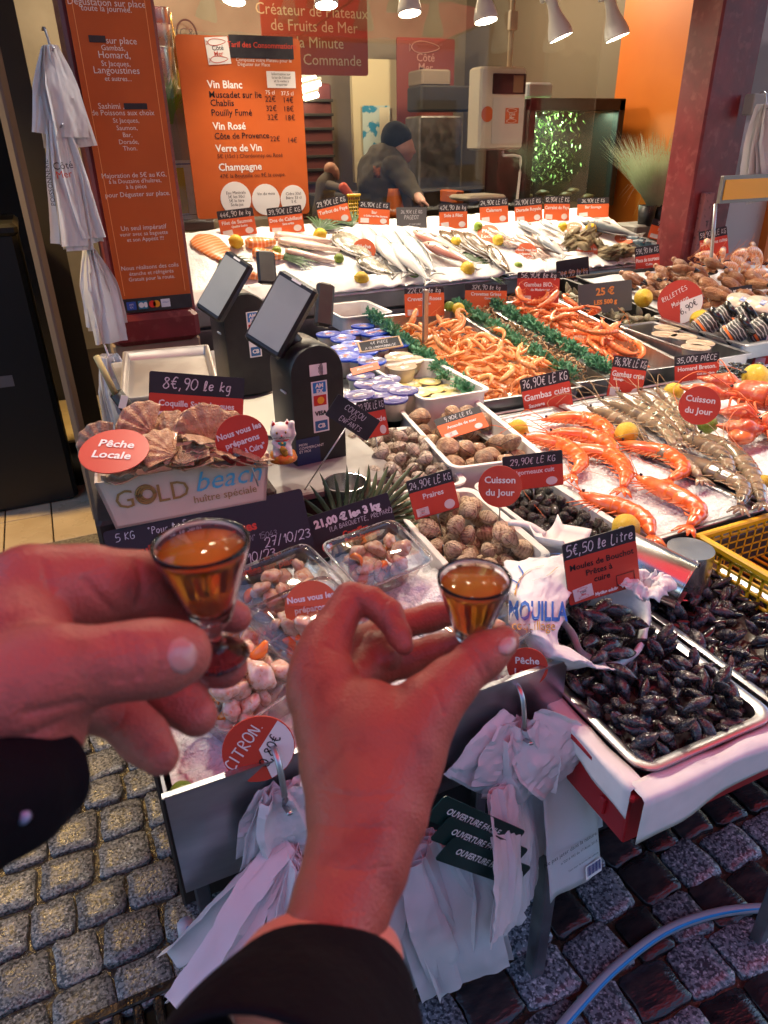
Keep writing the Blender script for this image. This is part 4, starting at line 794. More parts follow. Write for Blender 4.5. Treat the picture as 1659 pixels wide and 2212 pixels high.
def flatfish(label, hp, tp, ratio, skin, group, h, name):
    a, b = onice(*hp, h), onice(*tp, h); L = np.linalg.norm(a-b); x = nrm(a-b); y = np.cross(ICEN, x)
    t = thing(name, label, 'fish', (a+b)/2, basis(x, y, ICEN).to_euler(), group); H = L*ratio
    s = np.linspace(0, 1, 16); pr = np.interp(s, [0, .05, .2, .45, .7, .88, .94, 1], [.1, .45, .85, 1, .75, .3, .2, .18])
    MB().add(loft([((.5-q)*L*.95, 0, .004*math.sin(q*9)) for q in s], [(H/2*p_*.86, .010*p_+.002) for p_ in pr], 14)).build('body', skin, t)
    for sg in (-1, 1): MB().add(solid(grid(lambda a_, b_: ((.36-.78*a_)*L, sg*H/2*(np.interp(.12+.8*a_, s, pr)*.8+.2*b_*(.8+.2*math.sin(a_*90))), .002-.003*b_), 40, 3), .0015)).build('side_fin', M_fin, t)
    MB().add(solid(grid(lambda a_, b_: (-.42*L-.12*L*a_, (b_-.5)*H*(.25+.35*a_), .001), 4, 6), .0015)).build('tail_fin', M_fin, t)
    for dy in (-.05, .05): MB().add(ell(.006, .006, .005, 8, 6, (.40*L, dy*H+.04*H, .008))).build('eye', M_eye, t)
flatfish('speckled grey turbot under the turbot card', (722, 500), (800, 560), .62, M_flat, 'turbots', .016, 'turbot')
flatfish('speckled grey turbot at the front with a round tag', (768, 555), (852, 596), .58, M_flat, 'turbots', .02, 'turbot')
for i, (a, b, lb) in enumerate((((946, 497), (1030, 552), 'brown sole at the left of its fan'), ((972, 496), (1062, 562), 'brown sole second in its fan'), ((1000, 500), (1072, 560), 'brown sole third in its fan'), ((1054, 528), (1100, 590), 'brown sole at the front pointing at the edge'))):
    flatfish(lb, a, b, .36, M_sole, 'soles on the ice', .018+.01*i, 'sole')
# salmon and cod fillets
M_salm = mat('salmon_flesh', (.80, .22, .05), .3, wave=((.88, .50, .30), 16, 'X', 3, .6, .95), coat=.4); M_cod = mat('cod_flesh', (.78, .62, .53), .28, col2=(.70, .50, .43), vs=18, coat=.5)
def fillet(label, hp, tp, ratio, thick, m_, group, name, bend=.0):
    a, b = onice(*hp, .006), onice(*tp, .006); L = np.linalg.norm(a-b); x = nrm(a-b); y = np.cross(ICEN, x); s = np.linspace(0, 1, 14)
    pr = np.interp(s, [0, .06, .2, .6, .9, 1], [.35, .75, 1, .85, .4, .12])
    o = MB().add(loft([((.5-q)*L, bend*L*math.sin(q*PI), thick*.35) for q in s], [(L*ratio/2*p_, thick*(.35+.3*p_)) for p_ in pr], 12)).build(name, m_, None, loc=(a+b)/2, rot=basis(x, y, ICEN)); tag(o, label, 'fillet', group)
fillet('large orange salmon side at the far left of the ice', (428, 512), (500, 570), .62, .016, M_salm, 'salmon cuts', 'salmon_fillet'); fillet('orange salmon steak behind the first till screen', (530, 530), (596, 528), .5, .035, M_salm, 'salmon cuts', 'salmon_fillet')
fillet('orange salmon piece in front of the lime', (545, 548), (612, 560), .5, .03, M_salm, 'salmon cuts', 'salmon_fillet'); fillet('orange salmon piece low between the till screens', (500, 590), (566, 604), .4, .03, M_salm, 'salmon cuts', 'salmon_fillet')
fillet('long pinkish cod fillet at the back', (592, 511), (716, 526), .22, .028, M_cod, 'cod fillets', 'cod_fillet'); fillet('long pale cod fillet behind the front one', (600, 522), (734, 544), .22, .026, M_cod, 'cod fillets', 'cod_fillet'); fillet('pale cod fillet in front of the others', (616, 545), (722, 570), .2, .026, M_cod, 'cod fillets', 'cod_fillet')
# squid heap
M_squid = mat('squid_skin', (.62, .50, .42), .2, col2=(.45, .30, .26), vs=30, coat=.6, rv=.2)
_sq = MB().add(loft([(.5-q, .03*math.sin(q*5), 0) for q in np.linspace(0, 1, 12)], [(.11*a, .08*a) for a in np.interp(np.linspace(0, 1, 12), [0, .2, .6, .66, .72, 1], [.15, .8, 1, .5, .7, .3])], 9))
for k in range(6): _sq.add(loft(curve_pts([(-.25, .02*(k-3), .02), (-.45, .05*(k-3)+.03*math.sin(k*3), .03), (-.62, .07*(k-3), .0), (-.72, .05*(k-3)+.06*math.cos(k*4), .02)], 4), [.02*(1-.07*i) for i in range(13)], 5))
ME_squid = _sq.mesh('squid', M_squid)
for i in range(26):
    u, v = rnd.uniform(1062, 1180), 0; v = 488+(u-1062)*.28+rnd.uniform(0, 40)*(1 if u > 1085 else .7); p = onice(u, v, .012+.012*rnd.random())
    x = nrm(onice(u-20, v-14)-onice(u+20, v+12+rnd.uniform(-14, 14))); y = np.cross(ICEN, x)
    tag(obj('squid', ME_squid, None, p, basis(x, y, ICEN)@Matrix.Rotation(rnd.uniform(-.5, .5), 3, 'X'), rnd.uniform(.11, .15)), 'pale squid in the heap under the squid card', 'squid', 'squid heap')
# oysters
def oy(V):
    return V*(1+.35*np.array([noise.noise(Vector(p)*2.3) for p in V])[:, None]+.18*np.array([noise.noise(Vector(p)*7) for p in V])[:, None])
M_oys = mat('oyster_shell', (.22, .15, .07), .5, col2=(.42, .33, .18), vs=22, bump=.004, bs=70, rv=.3, coat=.3)
ME_oy = [MB().add(ell(1, .62, .33, 18, 12, fn=lambda V, s_=s_: oy(V+s_)-s_)).mesh('oyster', M_oys) for s_ in (0, 3, 8)]
for i in range(16):
    a = i/15; u = 1240+a*115+rnd.uniform(-8, 8); v = 512+a*44+rnd.uniform(-14, 12); p = onice(u, v, .02+.02*rnd.random())
    tag(obj('oyster', ME_oy[i % 3], None, p, Euler((rad(25)+rnd.uniform(-.5, .5), rnd.uniform(-.6, .6), rnd.uniform(0, 6))), rnd.uniform(.045, .06)), 'rough brown oyster in the row on the ice', 'oyster', 'oysters on the ice')
# palm leaves: stem with blades
M_palm = mat('palm_green', (.035, .075, .03), .35, col2=(.06, .11, .05), vs=30, rv=.2)
def palm(label, base, dirn, up, n, L, spread, group='palm leaves'):
    t = thing('palm_leaf', label, 'leaf', base, (0, 0, 0), group); d = nrm(dirn); upv = nrm(up); s_ = nrm(np.cross(d, upv))
    for i in range(n):
        a = (i/(n-1)-.5)*spread; w = .010*L/.3; dd = nrm(d*math.cos(a)+s_*math.sin(a)); LL = L*(1-.25*abs(2*i/(n-1)-1))*rnd.uniform(.85, 1.05)
        def f(q, r_, dd=dd, LL=LL, w=w):
            x = dd*LL*q+upv*(.10*LL*math.sin(q*2.2)-.10*LL*q*q); wd = w*math.sin(PI*min(1, .08+q*.92))**.6; si = nrm(np.cross(dd, upv)); return x+si*wd*(r_-.5)*2+upv*wd*.7*abs(r_-.5)
        MB().add(solid(grid(f, 7, 3), .0004)).build('blade', M_palm, t)
for u, v, ang, lb in ((1000, 570, 20, 'palm leaf under the bream tail, fanning to the right'), (1030, 590, -5, 'palm leaf at the paper edge beside the sole'), (690, 500, 50, 'palm leaf behind the first turbot'), (760, 490, 100, 'palm leaf between turbot and bass'), (610, 560, 0, 'palm leaf by the salmon pieces'), (1290, 560, 10, 'small palm leaf below the oysters'), (470, 580, 10, 'palm leaf behind the left till screen')):
    palm(lb, onice(u, v, .006), np.array((math.cos(rad(ang)), 0, 0))+ICEU*math.sin(rad(ang)), ICEN, 11, .2, 1.7)
# ================================================================== stands and trays
def tray(name, label, x0, x1, y0, y1, z, h, m, r=.03, rim=.009, taper=.92, wall=.004, slope=0, cat='tray', group=None, rotz=0):
    cx, cy_ = (x0+x1)/2, (y0+y1)/2; a, b = (x1-x0)/2, (y1-y0)/2
    def rg(k, zz, d=0): return [(q, w_, zz) for q, w_ in rring(a*k-d, b*k-d, max(.004, r-d*.5), 5)]
    V, Fc = rings([rg(taper, 0), rg(1, h-.006, rim), rg(1, h-.006, 0), rg(1, h-.001, -.0005), rg(1, h, .001), rg(1, h, rim-.002), rg(1, h-.003, rim+wall), rg(taper, .004, wall+.002)])
    o = MB().add((V, Fc)).build(name, m, None, loc=(cx, cy_, z), rot=(rad(slope), 0, rad(rotz)), edge=50); tag(o, label, cat, group)
    return o, T4((cx, cy_, z), Euler((rad(slope), 0, rad(rotz))).to_matrix())
def verts(me):
    a = np.empty(len(me.vertices)*3); me.vertices.foreach_get('co', a); return a.reshape(-1, 3)
def pile(name, mes, n, hp, M, label, cat, group, orient, scale=(1, 1), sink=0, tries=6, pick=None, stuff=False, margin=.01, mats=None, labels=None, lim=None):
    VS = [verts(me) for me in mes]; out = []; b = MB()
    for i in range(n):
        k = i % len(mes); s = rnd.uniform(*scale); (loc, R) = hp.drop(VS[k]*s, orient, tries, margin, sink, pick, lim=lim)
        W = M@T4(loc, R.to_4x4(), s)
        if stuff: b.add((VS[k], [tuple(p.vertices) for p in mes[k].polygons]), 0, W)
        else:
            o = obj(name, mes[k]); o.matrix_world = W; tag(o, labels[i % len(labels)] if labels else label, cat, group); out.append(o)
    if stuff:
        o = b.build(name, mats or mes[0].materials[0]); tag(o, label, cat, kind='stuff'); return o
    return out
st = thing('display_stand', 'steel display stand under the shrimp trays and lidded cups', 'stand', (1.6, 2.2, 0))
MB().add(bbox(2.6, 1.05, .03, .006, (.0, 0, .80))).build('worktop', M_steel_d, st, smooth=False)
MB().add(bbox(2.6, .012, .10, .003, (0, -.55, .80))).build('front_edge', M_steel, st, smooth=False)
MB().add(bbox(2.55, .02, .72, .004, (0, -.50, .40))).build('shade_sheet', mat('table_shade', (.012, .012, .014), .6), st, smooth=False)  # near-black sheet standing in for the shaded void under the stand
for x_ in (-1.24, 0, 1.24): MB().add(bbox(.04, .04, .78, .004, (x_, .3, .39))).build('leg', M_steel, st, smooth=False)
st = thing('display_stand', 'steel display stand under the near ice tray of prawns', 'stand', (1.75, 1.25, 0))
MB().add(bbox(1.75, .78, .03, .006, (0, 0, .775))).build('worktop', M_steel_d, st, smooth=False)
MB().add(bbox(1.75, .03, .09, .006, (0, -.395, .80))).build('front_edge', mat('dark_edge', (.03, .03, .04), .35), st, smooth=False)
MB().add(bbox(1.7, .02, .72, .004, (0, -.36, .38))).build('shade_sheet', mat('table_shade'), st, smooth=False)  # black sheet again for the shade below the prawn stand
for x_ in (-.84, .84): MB().add(bbox(.04, .04, .76, .004, (x_, .3, .38))).build('leg', M_steel, st, smooth=False)
st = thing('side_table', 'dark low table under the white shellfish trays', 'table', (.70, 1.35, 0))
MB().add(bbox(.5, .95, .03, .006, (0, 0, .775))).build('top', M_steel_d, st, smooth=False)
MB().add(bbox(.46, .02, .74, .004, (0, -.45, .38))).build('shade_sheet', mat('table_shade'), st, smooth=False)  # shade under the side table, put in as a black sheet
for x_ in (-.22, .22): MB().add(bbox(.04, .04, .76, .004, (x_, .42, .38))).build('leg', M_steel, st, smooth=False)
# white plastic trays
GW = 'white plastic shellfish trays'
_, MT_cup = tray('plastic_tray', 'white plastic tray holding yellow lidded cups', .845, 1.06, 1.62, 1.99, .835, .10, M_plas_w, group=GW)
_, MT_am = tray('plastic_tray', 'white plastic tray of dog cockles', .760, .995, 1.235, 1.70, .80, .105, M_plas_w, group=GW, rotz=-9)
_, MT_pal = tray('plastic_tray', 'white plastic tray of carpet clams, beside the chalkboard', .565, .775, 1.225, 1.60, .80, .085, M_plas_w, group=GW, rotz=-8)
_, MT_pr = tray('plastic_tray', 'white plastic tray of ribbed venus clams nearest the ice box', .545, .745, .89, 1.22, .79, .085, M_plas_w, group=GW, rotz=-3)
_, MT_bi = tray('plastic_tray', 'white plastic tray of dark periwinkles', .755, .93, .90, 1.225, .79, .085, M_plas_w, group=GW)
_, _m = tray('plastic_tray', 'empty white ribbed tray behind the till screens', .98, 1.2, 2.56, 2.84, .90, .06, M_plas_w, group=GW)
# ------------------------------------------------------------------ clams and other shells
def clam_mesh(name, m, ax=.85, az=.62, ribs=0, rf=26, n=22, k=15, seed=0):
    def f(V):
        V = V.copy(); x, y, z = V.T; r = 1+0*x
        um = np.array((-.85, 0, 0)); d = np.sqrt((x+.85)**2+y*y*1.0); r += ribs*np.sin(d*rf)*(np.abs(z) > .08)
        r -= .05*np.exp(-(z/.10)**2); V *= r[:, None]; V[:, 1] *= (.80+.25*(x+1)/2); V[:, 0] = np.where(x < -.6, x*1.08, x); V[:, 2] *= (1-.22*x)*(np.abs(z)+.02)**.5; return V
    b = MB().add(ell(1, ax, az, n, k, fn=f)); z0 = ell(1, 1, 1, n, k)[0][:, 2]
    b.m = [1 if max(abs(z0[i]) for i in q) < 1.3*PI/k*.62 else 0 for q in b.f]; return b.mesh(name, [m, mat('shell_seam', (.07, .045, .035), .5)])
M_clam = mat('carpet_clam_shell', (.42, .32, .24), .35, wave=((.13, .09, .075), .75, 'X', 4, .45, .9), col2=(.60, .48, .38), vs=2.2, rv=.25, coat=.35, bump=.006, bs=7)
M_cockle = mat('dog_cockle_shell', (.42, .24, .13), .38, wave=((.56, .36, .2), .45, 'X', 2, .3, .8), col2=(.22, .12, .07), vs=1.8, rv=.25, coat=.3, bump=.004, bs=7)
M_venus = mat('venus_shell', (.52, .36, .22), .5, wave=((.24, .13, .07), 1.15, 'X', 1.0, .4, .75), col2=(.66, .50, .34), vs=2, rv=.18, bump=.006, bs=8)
ME_clam = clam_mesh('carpet_clam', M_clam, .78, .66, .012); ME_cock = clam_mesh('dog_cockle', M_cockle, .95, .80, .006, 16); ME_ven = clam_mesh('venus_clam', M_venus, .88, .80, .03, 26, 30, 21)
pile('carpet_clam', [ME_clam], 112, Heap(-.096, .096, -.178, .175, .006, .004), MT_pal, 'beige streaked carpet clam in the tray beside the chalkboard', 'clam', 'carpet clams', rand_rot(55), (.0185, .024), .003)
pile('dog_cockle', [ME_cock], 44, Heap(-.108, .108, -.22, .14, .006, .005), MT_am, 'round brown dog cockle in the middle white tray', 'cockle', 'dog cockles', rand_rot(50), (.024, .031), .003)
pile('venus_clam', [ME_ven], 60, Heap(-.092, .092, -.158, .158, .006, .004), MT_pr, 'ribbed tan venus clam in the near white tray', 'clam', 'venus clams', rand_rot(50), (.019, .0245), .003)
def peri(V):
    V = V.copy(); x, y, z = V.T; a = np.arctan2(y, x); k = (z+1)/2
    r = (1.05-.75*k)*(1-.13*np.clip(np.cos(a-k*9.5), 0, 1)); return np.stack([x*r*1.15, y*r*1.15, z*1.1-.1], 1)
M_peri = mat('periwinkle_shell', (.045, .042, .038), .35, col2=(.12, .10, .075), vs=1.6, rv=.35, coat=.35, bump=.015, bs=5)
ME_peri = MB().add(ell(1, 1, 1, 14, 10, fn=peri), 0).add(ell(.45, .42, .12, 10, 5, (.45, .35, -.72)), 1).mesh('periwinkle', [M_peri, mat('periwinkle_mouth', (.22, .12, .10), .4)])
pile('periwinkle', [ME_peri], 270, Heap(-.078, .078, -.15, .15, .006, .004), MT_bi, 'small dark periwinkle in the right white tray', 'periwinkle', 'periwinkles', rand_rot(170), (.0098, .0125), .002)
# scoop in the periwinkles
sc_ = thing('plastic_scoop', 'white plastic scoop lying on the periwinkles', 'scoop', P(1205, 1175, .905), (rad(-12), rad(6), rad(18)))
MB().add(solid(grid(lambda a, b: ((a-.5)*.085, (b-.6)*.07, .024*abs(2*a-1)**3+(.018*(b > .9))), 13, 8), .002)).build('bowl', M_plas_w, sc_)
MB().add(loft(curve_pts([(0, .028, .012), (-.012, .055, .030), (-.03, .085, .035)], 5), [(.011, .006)]*11, 8)).build('handle', M_plas_w, sc_)
# ------------------------------------------------------------------ lidded cups
def cup_proto(name, label, cat, r, h, body, lid, printm, loc, group, logo_c=None):
    t = thing(name, label, cat, loc, (0, 0, 0), group)
    MB().add(lathe([(r*.80, 0), (r*.96, h*.92), (r*.96, h*.93)], 20)).build('pot', body, t)
    l = MB().add(lathe([(r*.97, h*.86), (r*1.04, h*.88), (r*1.05, h*.99), (r*1.0, h*1.0), (r*.93, h*.975), (0.0004, h*.975)], 24)).build('lid', lid, t)
    q = MB().add(lathe([(r*.52, h*.978), (r*.50, h*.985), (.0004, h*.992)], 20, False, False)).build('print', printm, l)
    if logo_c: MB().add(plate(r*.6, r*.22, .0006, .002)).build('print_badge', logo_c, l, loc=(0, 0, h*.997), rot=(rad(90), 0, .3), smooth=False)
    return t
M_cream = mat('cream_pot', (.74, .66, .5), .3); M_blue = mat('blue_lid', (.015, .07, .55), .3, coat=.3); M_purp = mat('purple_lid', (.035, .03, .20), .3, col2=(.10, .09, .28), vs=60, coat=.2)
M_lidp = mat('lid_print', (.06, .11, .45), .35, col2=(.55, .58, .7), vs=75, vmix=(.5, .6), col3=(.6, .12, .05), v3=60); M_yl = mat('yellow_lid', (.72, .58, .22), .35); M_ylp = mat('yellow_print', (.72, .66, .48), .35, col2=(.12, .25, .14), vs=45, vmix=(.58, .62))
c_b = cup_proto('lidded_cup', 'x', 'cup', .043, .062, M_cream, M_blue, M_lidp, (0, 0, 0), 'blue lidded cups', mat('badge_red', (.6, .1, .04), .4))
c_p = cup_proto('lidded_cup', 'x', 'cup', .041, .058, M_cream, M_purp, mat('purple_print', (.18, .17, .36), .3, col2=(.08, .06, .2), vs=70, col3=(.6, .35, .1), v3=50), (0, 0, 0), 'purple lidded cups', mat('badge_white', (.7, .68, .6), .4))
c_y = cup_proto('lidded_cup', 'x', 'cup', .034, .035, mat('foil_pot', (.6, .55, .4), .3, .7), M_yl, M_ylp, (0, 0, 0), 'yellow lidded cups')
c_c = cup_proto('lidded_cup', 'x', 'cup', .045, .045, mat('clear_pot', (.74, .62, .45), .25), mat('frosted_lid', (.50, .38, .25), .2, col2=(.58, .48, .36), vs=40, coat=.5), mat('frosted_lid'), (0, 0, 0), 'clear lidded cups')
def cups(proto, spots, z, h, lab):
    for i, (u, v) in enumerate(spots):
        dz = rnd.uniform(0, .004); p = P(u, v, z+dz); kw = dict(label=lab % (['first', 'second', 'third', 'fourth', 'fifth', 'sixth', 'seventh', 'eighth', 'ninth', 'tenth', 'eleventh', 'twelfth', 'thirteenth', 'fourteenth', 'fifteenth', 'sixteenth'][i]), loc=(p[0], p[1], z+dz-h), rot=(rnd.uniform(-.05, .05), rnd.uniform(-.05, .05), rnd.uniform(0, 6)))
        if i == 0:
            proto.location = kw['loc']; proto.rotation_euler = kw['rot']; proto['label'] = kw['label']
        else: copy_tree(proto, None, **kw)
cups(c_b, [(784, 703), (820, 714), (761, 717), (710, 720), (742, 729), (803, 718), (856, 742), (828, 731), (764, 742), (815, 747), (787, 757), (745, 768), (806, 779), (775, 771), (738, 752)], .945, .062, 'blue lidded sauce cup, %s counted from the back of its cluster')
cups(c_p, [(780, 811), (836, 818), (795, 828), (834, 834), (872, 842), (815, 850), (778, 851), (848, 858), (770, 872)], .935, .058, 'purple lidded sauce cup, %s counted from the back of its cluster')
cups(c_y, [(890, 826), (928, 823), (935, 841), (970, 836), (905, 847), (956, 857), (987, 849), (925, 866), (898, 866)], .886, .035, 'yellow foil topped cup in the white tray, %s from the back')
cups(c_c, [(862, 768), (886, 776), (842, 783), (868, 790)], .93, .045, 'clear lidded pot of cream sauce, %s from the back')
MB_ = None
# steel sheet under the cups
sh = MB().add(bbox(.46, .80, .012, .004)).build('steel_sheet', M_steel, loc=(.84, 2.1, .876), smooth=False); tag(sh, 'flat steel sheet carrying the lidded cups', 'tray')
# ------------------------------------------------------------------ shrimps
def shrimp_small(name, ms, seed, curl=2.4):
    r = random.Random(seed); n = 15; pts = []; rr = []
    for i in range(n):
        s = i/(n-1); a = 0 if s < .38 else (s-.38)/.62*curl
        if s < .38: x, y = .5-s, .02*math.sin(s*8)
        else:
            R_ = .62/curl; x, y = .12-R_*math.sin(a), -R_*(1-math.cos(a))
        pts.append((x, y, .03*math.sin(s*5+seed)))
        w = np.interp(s, [0, .06, .2, .38, .6, .85, .95, 1], [.005, .05, .095, .10, .088, .055, .035, .02]); w *= 1+.10*((s*9) % 1-.5)*(s > .36); rr.append((w, w*.78))
    b = MB().add(loft(pts, rr, 7), 0); e = np.array(pts[-1]); t = nrm(np.array(pts[-1])-np.array(pts[-2])); sd = np.array((-t[1], t[0], 0))
    for k in (-.5, 0, .5): b.add(loft([e, e+t*.05+sd*k*.04, e+t*.11+sd*k*.12], [(.012, .012), (.028, .008), (.006, .003)], 5), 0)
    for k in range(2):
        b.add(loft(curve_pts([(.47, 0, .02), (.65, .12*r.uniform(-1, 1), .06), (.6+r.uniform(-.5, .3), .35*r.choice((-1, 1)), .03)], 4), .004, 3), 1)
    for k in range(5):
        x = .32-k*.08; b.add(loft([(x, -.06, .03*((k % 2)*2-1)), (x-.02, -.14, .05*((k % 2)*2-1)), (x+.05, -.20, .03)], [.012, .009, .004], 4), 1)
    b.add(ell(.014, .014, .014, 6, 4, (.44, .02, .045)), 2)
    return b.mesh(name, ms)
M_sh = mat('pink_shrimp_shell', (.80, .28, .07), .28, wave=((.86, .42, .18), 3.2, 'X', 2, .3, .8), col2=(.84, .36, .12), vs=3, rv=.16, coat=.4); M_shl = mat('shrimp_feeler', (.76, .22, .05), .4)
M_bio = mat('red_shrimp_shell', (.74, .13, .03), .28, wave=((.82, .28, .1), 3.2, 'X', 2, .3, .8), col2=(.8, .22, .06), vs=3, rv=.16, coat=.4)
ME_ps = [shrimp_small('shrimp', [M_sh, M_shl, M_eye], k, c) for k, c in ((1, 2.6), (2, 3.4), (3, 1.9), (5, 3.0))]
ME_bs = [shrimp_small('shrimp', [M_bio, M_shl, M_eye], k+7, c) for k, c in ((1, 1.4), (2, 2.2), (3, 1.0))]
M_grey = mat('grey_shrimp_shell', (.42, .26, .13), .4, col2=(.30, .18, .09), vs=3, rv=.2); ME_gs = [shrimp_small('shrimp', [M_grey, M_grey, M_eye], k+20, 3.0) for k in (1, 2)]
SL = 4.2
_, MT_ps = tray('steel_tray', 'long steel tray of pink shrimps edged with plastic parsley', 1.065, 1.425, 1.66, 2.56, .845, .075, M_steel, r=.015, slope=SL, group='sloping steel trays', taper=.97, rotz=-3)
_, MT_gs = tray('steel_tray', 'narrow steel tray of small grey shrimps', 1.435, 1.575, 1.68, 2.58, .845, .075, M_steel, r=.012, slope=SL, group='sloping steel trays', taper=.97, rotz=-5)
_, MT_bs = tray('steel_tray', 'steel tray of red organic prawns', 1.585, 1.90, 1.69, 2.56, .845, .075, M_steel, r=.015, slope=SL, group='sloping steel trays', taper=.97, rotz=-6)
_, MT_pot = tray('steel_tray', 'steel tray of small clear pots beside the prawns', 1.90, 2.07, 1.62, 2.08, .86, .06, M_steel, r=.012, slope=2, group='sloping steel trays', taper=.97)
_, MT_jar = tray('steel_tray', 'wide-rimmed steel tray of black jars at the right edge', 2.075, 2.5, 1.66, 2.10, .88, .055, M_steel, r=.02, slope=2, rim=.02, group='sloping steel trays', taper=.95)
# perforated insert
for nm, M_, sx in (('a', MT_ps, .33), ('b', MT_gs, .12), ('c', MT_bs, .29)):
    o = MB().add(box(sx, .84, .002)).build('perforated_insert', mat('perforated_steel', (.5, .5, .5), .35, 1, wave=((.08, .08, .08), 60, 'X', 0, .6, .7)), smooth=False); o.matrix_world = M_@T4((0, 0, .012)); tag(o, {'a': 'perforated steel insert beneath the pink shrimps', 'b': 'perforated steel insert beneath the grey shrimps', 'c': 'perforated steel insert beneath the red prawns'}[nm], 'tray insert')
def heapz(cx, cy_, a, b, h): return lambda x, y: .014+h*max(0, 1-((x-cx)/a)**2-((y-cy_)/b)**2)
hp = Heap(-.165, .165, -.42, .30, heapz(0, -.08, .19, .42, .012), .006)
mound = MB().add(grid(lambda a, b: (-.16+.32*a, -.41+.72*b, heapz(0, -.08, .19, .42, .012)(-.16+.32*a, -.41+.72*b)-.004), 12, 20)).build('shrimp_mound', M_sh); mound.matrix_world = MT_ps; tag(mound, 'packed lower shrimps filling the pink shrimp tray', 'shrimp', kind='stuff')
def flat_rot(t=35): return lambda: Euler((rad(rnd.uniform(-t, t))+(PI if rnd.random() < .5 else 0), rad(rnd.uniform(-t, t)), rnd.uniform(0, 2*PI))).to_matrix()
pile('shrimp', ME_ps, 150, hp, MT_ps, 'orange pink cooked shrimp heaped in the long tray', 'shrimp', 'pink shrimps', flat_rot(), (.085, .112), .005, 8)
hp = Heap(-.14, .14, -.30, .40, heapz(.02, .05, .16, .42, .010), .006)
mound = MB().add(grid(lambda a, b: (-.13+.26*a, -.26+.66*b, heapz(.02, .08, .16, .38, .010)(-.13+.26*a, -.26+.66*b)-.004), 12, 20)).build('prawn_mound', M_bio); mound.matrix_world = MT_bs; tag(mound, 'packed lower prawns filling the red prawn tray', 'shrimp', kind='stuff')
pile('prawn', ME_bs, 58, hp, MT_bs, 'red organic prawn heaped in its steel tray', 'prawn', 'organic prawns', flat_rot(25), (.12, .15), .004, 6)
hp = Heap(-.06, .06, -.36, .40, heapz(0, 0, .08, .5, .03), .004)
pile('grey_shrimp_heap', ME_gs, 420, hp, MT_gs, 'heap of tiny brown grey shrimps in the narrow tray', 'shrimp', None, flat_rot(50), (.030, .038), .002, 3, stuff=True, mats=[M_grey])
# steel spatula standing in the shrimps
sp = thing('steel_tongs', 'flat steel tongs standing upright in the pink shrimps', 'tongs', P(918, 732, .95), (rad(8), rad(-4), 0))
for s_ in (-1, 1): MB().add(bbox(.016, .002, .19, .0008, (0, s_*.006, .075))).build('blade', M_steel, sp, smooth=False)
# plastic parsley strips
M_pars = mat('plastic_parsley', (.09, .30, .15), .4, col2=(.20, .44, .26), vs=60, rv=.1)
def parsley(label, pts, n):
    p = curve_pts(pts, 20); b = MB(); t = np.linspace(0, len(p)-1, n)
    for i in range(n):
        c = p[int(t[i])]+np.array([rnd.uniform(-.012, .012) for _ in range(3)])
        for k in range(7):
            d = nrm((rnd.uniform(-1, 1), rnd.uniform(-1, 1), rnd.uniform(-.1, 1.2))); L = rnd.uniform(.012, .026); s_ = nrm(np.cross(d, (rnd.uniform(-1, 1), rnd.uniform(-1, 1), .3)))
            for e in (.45, .75, 1):
                q = c+d*L*e; w = .0055*(1.3-e*.5)
                for sg in (-1, 1): b.add(([q-d*.003, q+s_*sg*w+d*.003, q+d*.006], [(0, 1, 2)]))
            b.add(([c-s_*.0006, c+s_*.0006, c+d*L], [(0, 1, 2)]))
    o = b.build('plastic_parsley', M_pars, smooth=False); tag(o, label, 'garnish', 'plastic parsley strips', 'stuff')
def T_(M, *pts): return [np.array(M@Vector(p)) for p in pts]
for M_, x_, lb in ((MT_ps, -.178, 'strip of green plastic parsley left of the pink shrimps'), (MT_gs, -.066, 'strip of green plastic parsley between pink and grey shrimps'), (MT_bs, -.155, 'strip of green plastic parsley left of the red prawns')):
    for k in range(6): parsley(lb, T_(M_, (x_, -.42+k*.15, .085), (x_, -.37+k*.15, .087), (x_, -.32+k*.15, .085)), 46)
fruit('lime', 971, 662, 12, .985, 'behind the pink shrimps beside their card'); fruit('lemon', 990, 667, 14, .98, 'resting on the back of the pink shrimps')
# small pots, jars, salad tubs on the right
for i, (u, v) in enumerate(((1441, 708), (1437, 722), (1476, 727), (1513, 741), (1503, 750))):
    p = P(u, v, .925); copy_tree(c_c, None, 'small clear pot in the steel pot tray, %s from the back' % ['first', 'second', 'third', 'fourth', 'fifth'][i], (p[0], p[1], .882), (0, 0, i), group='pots in the steel tray')
jb = mat('jar_black', (.012, .012, .013), .25, coat=.5); jo = mat('jar_stripe', (.75, .16, .02), .4)
def jar(u, v, ang, label):
    p = P(u, v, .945); t = thing('jar', label, 'jar', p, (rad(50), 0, rad(ang)), 'black jars')
    MB().add(lathe([(.036, -.035), (.040, -.030), (.040, .028), (.037, .034)], 24)).build('body', mat('jar_label', (.05, .05, .05), .4, wave=((.5, .48, .45), 30, 'Z', 6, .8, .9)), t)
    MB().add(lathe([(.0412, -.020), (.0412, -.012)], 24, False, False)).build('stripe', jo, t)
    MB().add(lathe([(.0425, .034), (.0425, .052), (.040, .055), (.0004, .055)], 24)).build('lid', jb, t)
for a in ((1523, 703, 62, 'black lidded jar with orange stripe beside the lemon'), (1556, 688, 55, 'black lidded jar at the back of the jar tray'), (1594, 690, 60, 'black lidded jar at back right of the tray'), (1586, 719, 50, 'black lidded jar at the front of the jar tray'), (1634, 716, 60, 'black lidded jar at the right edge')): jar(*a)
fruit('lemon', 1512, 690, 21, .94, 'among the black jars'); fruit('lemon', 1390, 644, 20, .965, 'on the whelks behind the black card')
